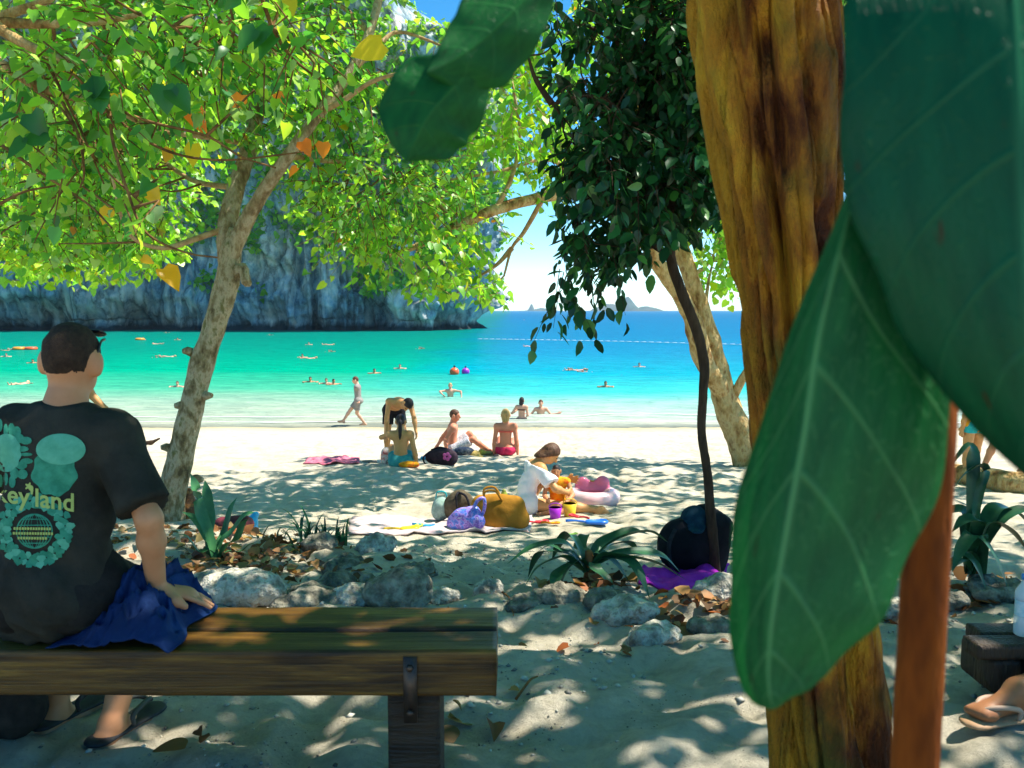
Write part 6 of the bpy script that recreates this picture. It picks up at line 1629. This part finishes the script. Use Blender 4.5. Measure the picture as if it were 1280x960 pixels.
heap('beach_shoe', 'small pair-less yellow and dark beach shoe near the bikini wearer', 'shoe', 607, 570, [cone((-.10, 0, .035), (.10, 0, .03), .045, .04), ell((-.08, 0, .07), (.05, .04, .05))], mat('shoe_yellow', (.55, .50, .06), .6, .3, var=(.04, .05, .08), vscale=9), .004, extra='shoe_body')
heap('snorkel_mask', 'blue snorkel mask leaning on the black shoulder bag', 'mask', 533, 574, [cone((-.08, 0, .04), (.08, 0, .05), .035, .035), cone((.08, 0, .05), (.13, .02, .16), .015, .012)], plastic('mask_blue', (.02, .35, .65)), .003, extra='mask_body')
heap('tumbled_shirt', 'orange and red shirt dropped on sand behind the ponytailed girl', 'shirt', 510, 589, [cone((-.10, 0, .04), (.12, 0, .04), .05, .05, (0, 0, 1), .7), ell((.02, 0, .05), (.12, .09, .05))], c_orange)
heap('small_cooler', 'small red and white cool bag beside the ponytailed girl', 'bag', 483, 581, [cone((0, 0, .05), (0, 0, .20), .09, .08), ell((0, 0, .13), (.09, .08, .12))], mat('cooler_red', (.60, .10, .08), .6, .3, var=[(.75, .65, .6), (.03, .02, .02)], vscale=7), .006, extra='bag_body')
heap('wrung_towel', 'dark twisted cloth beside the pink towel', 'towel', 462, 578, [cone((-.10, 0, .03), (.10, .02, .03), .035, .03)], c_grey)
heap('driftwood', 'grey driftwood stick on the bright sand near the leaning tree', 'driftwood', 186, 557, [cone((-.25, 0, .05), (.05, 0, .06), .05, .05), cone((.05, 0, .06), (.25, 0, .16), .04, .02)], bark_dark, .01, extra='stick')
heap('black_rucksack', 'bulging black rucksack on the purple sarong', 'bag', 862, 712, [ell((-.02, 0, .17), (.20, .15, .19)), ell((.10, .03, .24), (.15, .13, .2)), cone((.14, .0, .05), (.2, .0, .3), .10, .08)], fab('rucksack_black', (.006, .007, .009), (.014, .015, .02), vs=6), .012, extra='bag_body')
hat = heap('navy_cap', 'dark navy cap set on top of the black rucksack', 'cap', 869, 700, [ell((0, 0, 0), (.095, .105, .085)), cone((-.01, -.09, -.035), (-.02, -.15, -.05), .06, .05, (0, 0, 1), .2)], fab('cap_navy', (.006, .025, .045), (.012, .05, .075)), .003, extra='cap_body')
p = P(869, 648, G(862, 712).y); hat.location = p
for (k, m_) in ((0, c_black),):
    bk = [o for o in bpy.data.objects if o.name.startswith('black_rucksack')][0]
    mb = MB(); mb.tube([(-.12, -.1, .30), (-.17, -.16, .22), (-.16, -.17, .1), (-.1, -.14, .04)], [.014] * 4, 7, res=6); mb.build('strap', c_black, bk)
heap('blue_bag', 'bright blue carrier bag among the plants by the leaning tree', 'bag', 310, 662, [ell((0, 0, .08), (.09, .07, .09)), cone((.03, 0, .1), (.08, 0, .2), .05, .03)], plastic('carrier_blue', (.02, .42, .75)), .02, extra='bag_body')
heap('dark_pack', 'maroon and black pack lying next to the blue carrier bag', 'bag', 292, 665, [cone((-.10, 0, .08), (.10, 0, .08), .08, .09)], mat('pack_maroon', (.03, .02, .022), .7, .2, var=(.20, .03, .05), vscale=9), .012, extra='bag_body')
heap('hanging_bag', 'orange-brown bag resting against the leaning tree trunk', 'bag', 236, 648, [cone((0, 0, .06), (0, 0, .28), .09, .06), ell((0, 0, .12), (.09, .07, .13))], mat('bag_tan', (.45, .20, .06), .7, .2, var=[(.10, .05, .03), (.55, .30, .1)], vscale=8), .012, extra='bag_body')

# pink inflatable swim ring with a figure head
pinkA = mat('vinyl_pink', (.90, .18, .30), .25, .5); pinkB = mat('vinyl_pale_pink', (.90, .48, .52), .25, .5, var=(.85, .62, .64), vscale=6)
g_ = G(742, 626); rg = thing('swim_ring', 'pink inflatable swim ring with raised scalloped back', 'swim ring', (g_.x, g_.y + .05, g_.z))
mb = MB(); th_ = np.linspace(0, 2 * math.pi, 25)[:-1]; pts = [(math.cos(a) * .24, math.sin(a) * .22, .10) for a in np.append(th_, th_[:1])]
mb.tube(pts, [.10] * len(pts), 14, caps=False); mb.build('ring', pinkB, rg)
obj('raised_back', solid('raised_back', [ell((-.13, .14, .24), (.09, .06, .09)), ell((0, .16, .22), (.09, .06, .07)), ell((.13, .14, .25), (.09, .06, .09)), cone((-.18, .12, .17), (.18, .12, .17), .055)], .013, pinkA, .03), rg)
mb = MB(); mb.tube([(.0, .12, .27), (.0, .12, .29)], [.02, .03], 10); mb.build('valve', mat('valve_gold', (.5, .35, .1), .4, .4), rg)

# sand toys
def bucket(name, label, x, y, r, h, m):
    g_ = G(x, y); T_ = thing(name, label, 'bucket', (g_.x, g_.y, g_.z))
    mb = MB(); mb.tube([(0, 0, 0), (0, 0, .004), (0, 0, h), (0, 0, h), (0, 0, h * .3)], [r * .75, r * .78, r, r * .92, r * .8], 16, caps=True); mb.build('pail', m, T_)
    mb = MB(); a_ = np.linspace(0, math.pi, 9); mb.tube([(math.cos(a) * r, -.25 * r * math.sin(a), h + math.sin(a) * r * .7) for a in a_], [.005] * 9, 6); mb.build('handle', m, T_)
def shovel(name, label, cat, x, y, m, rz=0, k=1.0):
    g_ = G(x, y); T_ = thing(name, label, cat, (g_.x, g_.y, g_.z + .02), rz)
    obj('scoop', solid('scoop', [cone((0, 0, .015), (.08 * k, 0, .02), .035 * k, .045 * k, (0, 0, 1), .45)], .007, m, .02, carve=[ell((.06 * k, 0, .045), (.06 * k, .035 * k, .03))]), T_)
    mb = MB(); mb.tube([(-.02, 0, .015), (-.10 * k, 0, .025), (-.16 * k, 0, .02)], [.012, .010, .014], 8, res=3); mb.build('grip', m, T_)
ry, rr_, rp, rb_, rgreen = plastic('toy_yellow', (.80, .55, .02)), plastic('toy_red', (.75, .03, .05)), plastic('toy_purple', (.38, .02, .55)), plastic('toy_blue', (.02, .16, .65)), plastic('toy_lime', (.40, .65, .05))
bucket('toy_bucket', 'purple toy bucket in front of the pink swim ring', 694, 648, .07, .12, rp)
bucket('toy_bucket', 'yellow toy bucket beside the purple bucket', 712, 647, .075, .15, ry)
shovel('toy_shovel', 'red toy shovel lying before the purple bucket', 'toy', 672, 653, rr_, R(10), 1.0)
shovel('toy_shovel', 'red toy scoop lying before the yellow bucket', 'toy', 722, 651, rr_, R(140), .9)
shovel('toy_rake', 'orange toy rake on sand beside the red shovel', 'toy', 690, 655, c_orange, R(0), .7)
shovel('toy_shovel', 'large blue toy shovel alone on the sand', 'toy', 737, 657, rb_, R(-5), 1.5)
shovel('toy_shovel', 'yellow toy shovel at the corner of the pinkish blanket', 'toy', 505, 663, ry, R(10), 1.2)
shovel('toy_mould', 'lime toy mould between yellow shovel and blue scoop', 'toy', 519, 660, rgreen, R(60), .9)
shovel('toy_scoop', 'small blue toy scoop at the pinkish blanket edge', 'toy', 532, 659, plastic('toy_azure', (.02, .30, .60)), R(-20), .9)
shovel('toy_spade', 'little lime toy spade by itself on shaded sand', 'toy', 715, 669, rgreen, R(30), .5)
g_ = G(640, 646)
heap('lime_flask', 'lime and black drinking flask behind the brown tote', 'flask', 630, 640, [cone((0, 0, .02), (0, 0, .22), .045, .04), cone((0, 0, .22), (0, 0, .29), .02, .02)], mat('flask_lime', (.50, .60, .03), .5, .4, var=(.03, .03, .03), vscale=8), .002, extra='flask_body')

# ================================================================== AFLOAT
def floater(name, label, x, y, r, m):
    p = S(x, y); T_ = thing(name, label, 'float', (p.x, p.y, SEA))
    obj('hull', solid('hull', [ell((0, 0, r * .5), (r, r, r))], r / 8, m, .02), T_)
    mb = MB(); mb.tube([(0, 0, r * 1.45), (0, 0, r * 1.9)], [r * .2, r * .15], 8); mb.build('eyelet', c_black, T_)
floater('marker_buoy', 'round orange-red buoy floating off the bather with raised elbows', 568, 468, .28, plastic('buoy_red', (.80, .12, .03)))
floater('marker_buoy', 'round purple buoy next to the orange-red buoy', 582, 467, .24, plastic('buoy_purple', (.35, .04, .50)))
for (x, y, m_, lab) in ((24, 435, plastic('ring_orange', (.85, .30, .03)), 'orange swim ring on the water beyond the seated head'), (39, 435, bpy.data.materials['buoy_red'], 'red-orange swim ring on the green bay'), (175, 423, bpy.data.materials['ring_orange'], 'orange swim ring near the cliff foot')):
    p = S(x, y + 2); mb = MB(); a_ = np.linspace(0, 2 * math.pi, 20); mb.tube([(p.x + math.cos(a) * .42, p.y + math.sin(a) * .42, SEA + .1) for a in a_], [.17] * 20, 10, caps=False)
    tag(mb.build('swim_ring', m_), lab, 'swim ring')
fl_ = thing('float_line', 'line of pale floats roping off the swimming area', 'float line', (0, 0, 0))
fm = mat('float_pale', (.40, .56, .62), .5, .3)
p0, p1 = S(600, 424), S(960, 432)
fme = None; rp_ = MB(); rp_.tube([(*p0.xy, SEA + .03), (*((p0 + p1) / 2 + Vector((0, 2, 0))).xy, SEA + .03), (*p1.xy, SEA + .03)], [.02] * 3, 5, res=10); rp_.build('rope', fm, fl_)
pts, _ = spline([(*p0.xy, SEA), (*((p0 + p1) / 2 + Vector((0, 2, 0))).xy, SEA), (*p1.xy, SEA)], [0, 0, 0], 20)
for i, q_ in enumerate(pts):
    if fme is None:
        mb = MB(); mb.tube([(-.30, 0, .02), (-.26, 0, .02), (.26, 0, .02), (.30, 0, .02)], [.03, .08, .08, .03], 10); fme = mb.mesh('float', fm)
    o = obj('float', fme, fl_); o.location = q_

# ================================================================== BROAD LEAVES CLOSE BY
def broad_mat(name, dark, mid, vein, trans, sp=9.0):
    m = bpy.data.materials.new(name); m.use_nodes = True
    t = m.node_tree; t.nodes.clear(); N = t.nodes.new; L = t.links.new
    out = N('ShaderNodeOutputMaterial'); at = N('ShaderNodeAttribute'); at.attribute_name = 'leafuv'
    sp_ = N('ShaderNodeSeparateXYZ'); L(at.outputs['Vector'], sp_.inputs[0])
    def M(op, a, b=None, c=None):
        n = N('ShaderNodeMath'); n.operation = op
        for i, v in enumerate((a, b, c)):
            if v is None: continue
            if isinstance(v, (int, float)): n.inputs[i].default_value = v
            else: L(v, n.inputs[i])
        return n.outputs[0]
    u, v = sp_.outputs[0], sp_.outputs[1]
    av = M('ABSOLUTE', v)
    sg = M('MULTIPLY', M('SIGN', v), .5)
    ph = M('ADD', M('MULTIPLY', M('SUBTRACT', u, M('MULTIPLY', M('POWER', av, 1.25), .20)), sp), sg)
    fr = M('ABSOLUTE', M('SUBTRACT', M('FRACT', ph), .5))
    vs = M('SUBTRACT', 1, M('SMOOTH_MIN', M('DIVIDE', fr, M('SUBTRACT', .075, M('MULTIPLY', av, .05))), 1, .1))
    mid_ = M('SUBTRACT', 1, M('SMOOTH_MIN', M('DIVIDE', av, .05), 1, .1))
    net = N('ShaderNodeTexVoronoi'); net.feature = 'DISTANCE_TO_EDGE'; net.inputs['Scale'].default_value = 26; L(at.outputs['Vector'], net.inputs['Vector'])
    nf = M('MULTIPLY', M('SUBTRACT', 1, M('SMOOTH_MIN', M('DIVIDE', net.outputs['Distance'], .06), 1, .1)), .32)
    vv = M('MINIMUM', M('MAXIMUM', M('MAXIMUM', M('MULTIPLY', vs, .55), mid_), nf), 1)
    nz = N('ShaderNodeTexNoise'); nz.inputs['Scale'].default_value = 5; nz.inputs['Detail'].default_value = 5; L(at.outputs['Vector'], nz.inputs['Vector'])
    r = N('ShaderNodeValToRGB'); e = r.color_ramp.elements; e[0].position = .35; e[0].color = (*dark, 1); e[1].position = .65; e[1].color = (*mid, 1); L(nz.outputs[0], r.inputs[0])
    mx = N('ShaderNodeMix'); mx.data_type = 'RGBA'; L(vv, mx.inputs[0]); L(r.outputs[0], mx.inputs[6]); mx.inputs[7].default_value = (*vein, 1)
    # a few brown blemishes
    bl = N('ShaderNodeTexNoise'); bl.inputs['Scale'].default_value = 7; bl.inputs['Detail'].default_value = 2; L(at.outputs['Vector'], bl.inputs['Vector'])
    bf = N('ShaderNodeMapRange'); bf.inputs['From Min'].default_value = .70; bf.inputs['From Max'].default_value = .73; L(bl.outputs[0], bf.inputs[0])
    mb_ = N('ShaderNodeMix'); mb_.data_type = 'RGBA'; L(bf.outputs[0], mb_.inputs[0]); L(mx.outputs[2], mb_.inputs[6]); mb_.inputs[7].default_value = (.05, .03, .01, 1)
    bp = N('ShaderNodeBump'); bp.inputs['Strength'].default_value = .5; bp.inputs['Distance'].default_value = .004; L(vv, bp.inputs['Height'])
    df = N('ShaderNodeBsdfDiffuse'); tl = N('ShaderNodeBsdfTranslucent'); gl = N('ShaderNodeBsdfGlossy'); gl.inputs['Roughness'].default_value = .5
    for s_2 in (df, tl): L(mb_.outputs[2], s_2.inputs[0])
    for s_2 in (df, gl): L(bp.outputs[0], s_2.inputs['Normal'])
    m1 = N('ShaderNodeMixShader'); m1.inputs[0].default_value = trans; L(df.outputs[0], m1.inputs[1]); L(tl.outputs[0], m1.inputs[2])
    m2 = N('ShaderNodeMixShader'); m2.inputs[0].default_value = .018; L(m1.outputs[0], m2.inputs[1]); L(gl.outputs[0], m2.inputs[2]); L(m2.outputs[0], out.inputs[0])
    return m
def broad_leaf(parent, mid, wl, wr, m, zl=0.0, zr=0.0, cup=.0, seed=0, name='leaf', nt=60):
    """mid: (x, y, depth) picture points along the midrib; wl, wr: half widths in pixels at those points; zl, zr: how far the edges bend away in metres"""
    k = len(mid); ts = np.linspace(0, k - 1, nt)
    mids, _ = spline([(a, b_, c) for a, b_, c in mid], np.zeros(k), 16)
    tt = np.linspace(0, 1, len(mids)); tn = np.linspace(0, 1, nt)
    mp_ = np.stack([np.interp(tn, tt, mids[:, i]) for i in range(3)], -1)
    def sm(w): 
        ww, _ = spline([(a, 0, 0) for a in w], np.zeros(k), 16); return np.maximum(np.interp(tn, tt, ww[:, 0]), .5)
    L_, R_ = sm(wl), sm(wr)
    d2 = np.gradient(mp_[:, :2], axis=0); d2 /= np.linalg.norm(d2, axis=1)[:, None]
    n2 = np.stack([d2[:, 1], -d2[:, 0]], -1)        # to the right of a downward midrib... sign fixed below
    n2 = np.where((n2[:, :1] < 0), -n2, n2)
    V, UV = [], []
    ss = np.linspace(-1, 1, 29)
    for i in range(nt):
        for s in ss:
            w = L_[i] if s < 0 else R_[i]
            wav = 1 + .012 * math.sin(i * .55 + (2 if s < 0 else 0)) * abs(s)
            wav += abs(s) ** 3 * .035 * math.sin(i * .31 + 1.7 * math.sin(i * .17) + (1 if s < 0 else 3)); xy = mp_[i, :2] + n2[i] * s * w * wav
            dep = mp_[i, 2] + (zl if s < 0 else zr) * abs(s) ** 1.4 * min(1, w / 60) - cup * (1 - s * s) + .0022 * math.sin(i * .42 + s * 3) * abs(s)
            V.append(P(xy[0], xy[1], dep)); UV.append((tn[i], s))
    V = np.array([list(p) for p in V]); m_ = len(ss)
    i = np.arange(nt - 1)[:, None] * m_; j = np.arange(m_ - 1)[None, :]
    q = np.stack([i + j, i + j + 1, i + m_ + j + 1, i + m_ + j], -1).reshape(-1, 4)
    o = obj(name, mesh_np(name, V, [q], m, True, None, UV), parent)
    s2 = o.modifiers.new('thick', 'SOLIDIFY'); s2.thickness = .0006; s2.offset = 0
    return o
lf1 = broad_mat('broad_leaf', (.006, .15, .042), (.022, .25, .068), (.20, .54, .22), .6, 7)
lf2 = broad_mat('broad_leaf_dark', (.001, .080, .032), (.004, .115, .045), (.02, .17, .07), .35, 7)
sap = thing('broad_leaved_sapling', 'broad-leaved sapling with huge veined leaves on a reddish pole stem', 'sapling', (0, 0, 0))
stem_m = mat('stem_red', (.13, .028, .003), .7, .1, var=[(.24, .06, .006), (.06, .012, .002)], vscale=7, bump=.4, bscale=40, stretch=(1, 1, .3))
gs = Vector((P(1120, 1500, .62).x, .66, -.05))
mb = MB(); stp = [gs, P(1128, 1200, .62), P(1143, 960, .6), P(1156, 720, .6), P(1168, 490, .6), P(1180, 260, .61), P(1195, 0, .62), P(1210, -200, .63), P(1225, -420, .64)]
mb.tube(stp, [.022, .019, .0168, .0165, .016, .015, .013, .010, .006], 20, wob=.04, res=10); mb.build('stem', stem_m, sap)
a_ = broad_leaf(sap, [(1082, 190, .44), (1052, 300, .43), (1022, 420, .425), (1004, 540, .42), (984, 650, .415), (966, 760, .41), (960, 830, .41), (962, 868, .41), (966, 886, .412)],
           [6, 16, 34, 52, 66, 54, 42, 28, 3], [8, 95, 160, 178, 168, 130, 84, 48, 5], lf1, zl=.05, zr=.015, cup=.004)
b_ = broad_leaf(sap, [(1240, -260, .47), (1262, -60, .41), (1272, 100, .39), (1276, 250, .385), (1282, 400, .38), (1290, 520, .385), (1296, 606, .39)],
           [10, 190, 214, 212, 158, 84, 2], [10, 150, 210, 210, 160, 90, 2], lf2, zl=.03, zr=.05, cup=.006)
mb = MB(); mb.tube([stp[7], P(1130, -60, .56), P(1090, 100, .50), P(1082, 192, .445)], [.006, .004, .0035, .003], 8, res=6); mb.build('petiole', stem_m, sap)
mb = MB(); mb.tube([stp[8], P(1232, -360, .56), P(1240, -262, .475)], [.006, .004, .0035], 8, res=6); mb.build('petiole', stem_m, sap)
# two hanging leaves high up, on a shoot that reaches over from the furrowed tree
lf3 = broad_mat('broad_leaf_hanging', (.006, .11, .022), (.014, .165, .03), (.035, .22, .05), .40, 6)
sx = [cps[9], P(900, -420, 1.4), P(780, -260, 1.0), P(715, -120, .75), P(690, -40, .68)]
mb = MB(); mb.tube(sx, [.05, .03, .016, .008, .004], 8, res=8); mb.build('shoot', nb, FURROWED)
broad_leaf(FURROWED, [(700, -48, .67), (668, -12, .66), (632, 24, .65), (596, 56, .645), (562, 78, .64), (534, 92, .64)], [2, 44, 58, 46, 26, 2], [2, 30, 52, 60, 40, 2], lf3, zl=.03, zr=.02)
broad_leaf(FURROWED, [(618, 62, .66), (588, 88, .65), (560, 116, .645), (535, 146, .64), (518, 178, .64), (508, 202, .642)], [3, 30, 62, 64, 46, 2], [3, 34, 56, 58, 48, 2], lf3, zl=.02, zr=.03)
mb = MB(); mb.tube([P(700, -48, .67), P(660, 10, .665), P(620, 62, .66)], [.003, .0026, .0022], 6, res=5); mb.build('petiole', nb, FURROWED)
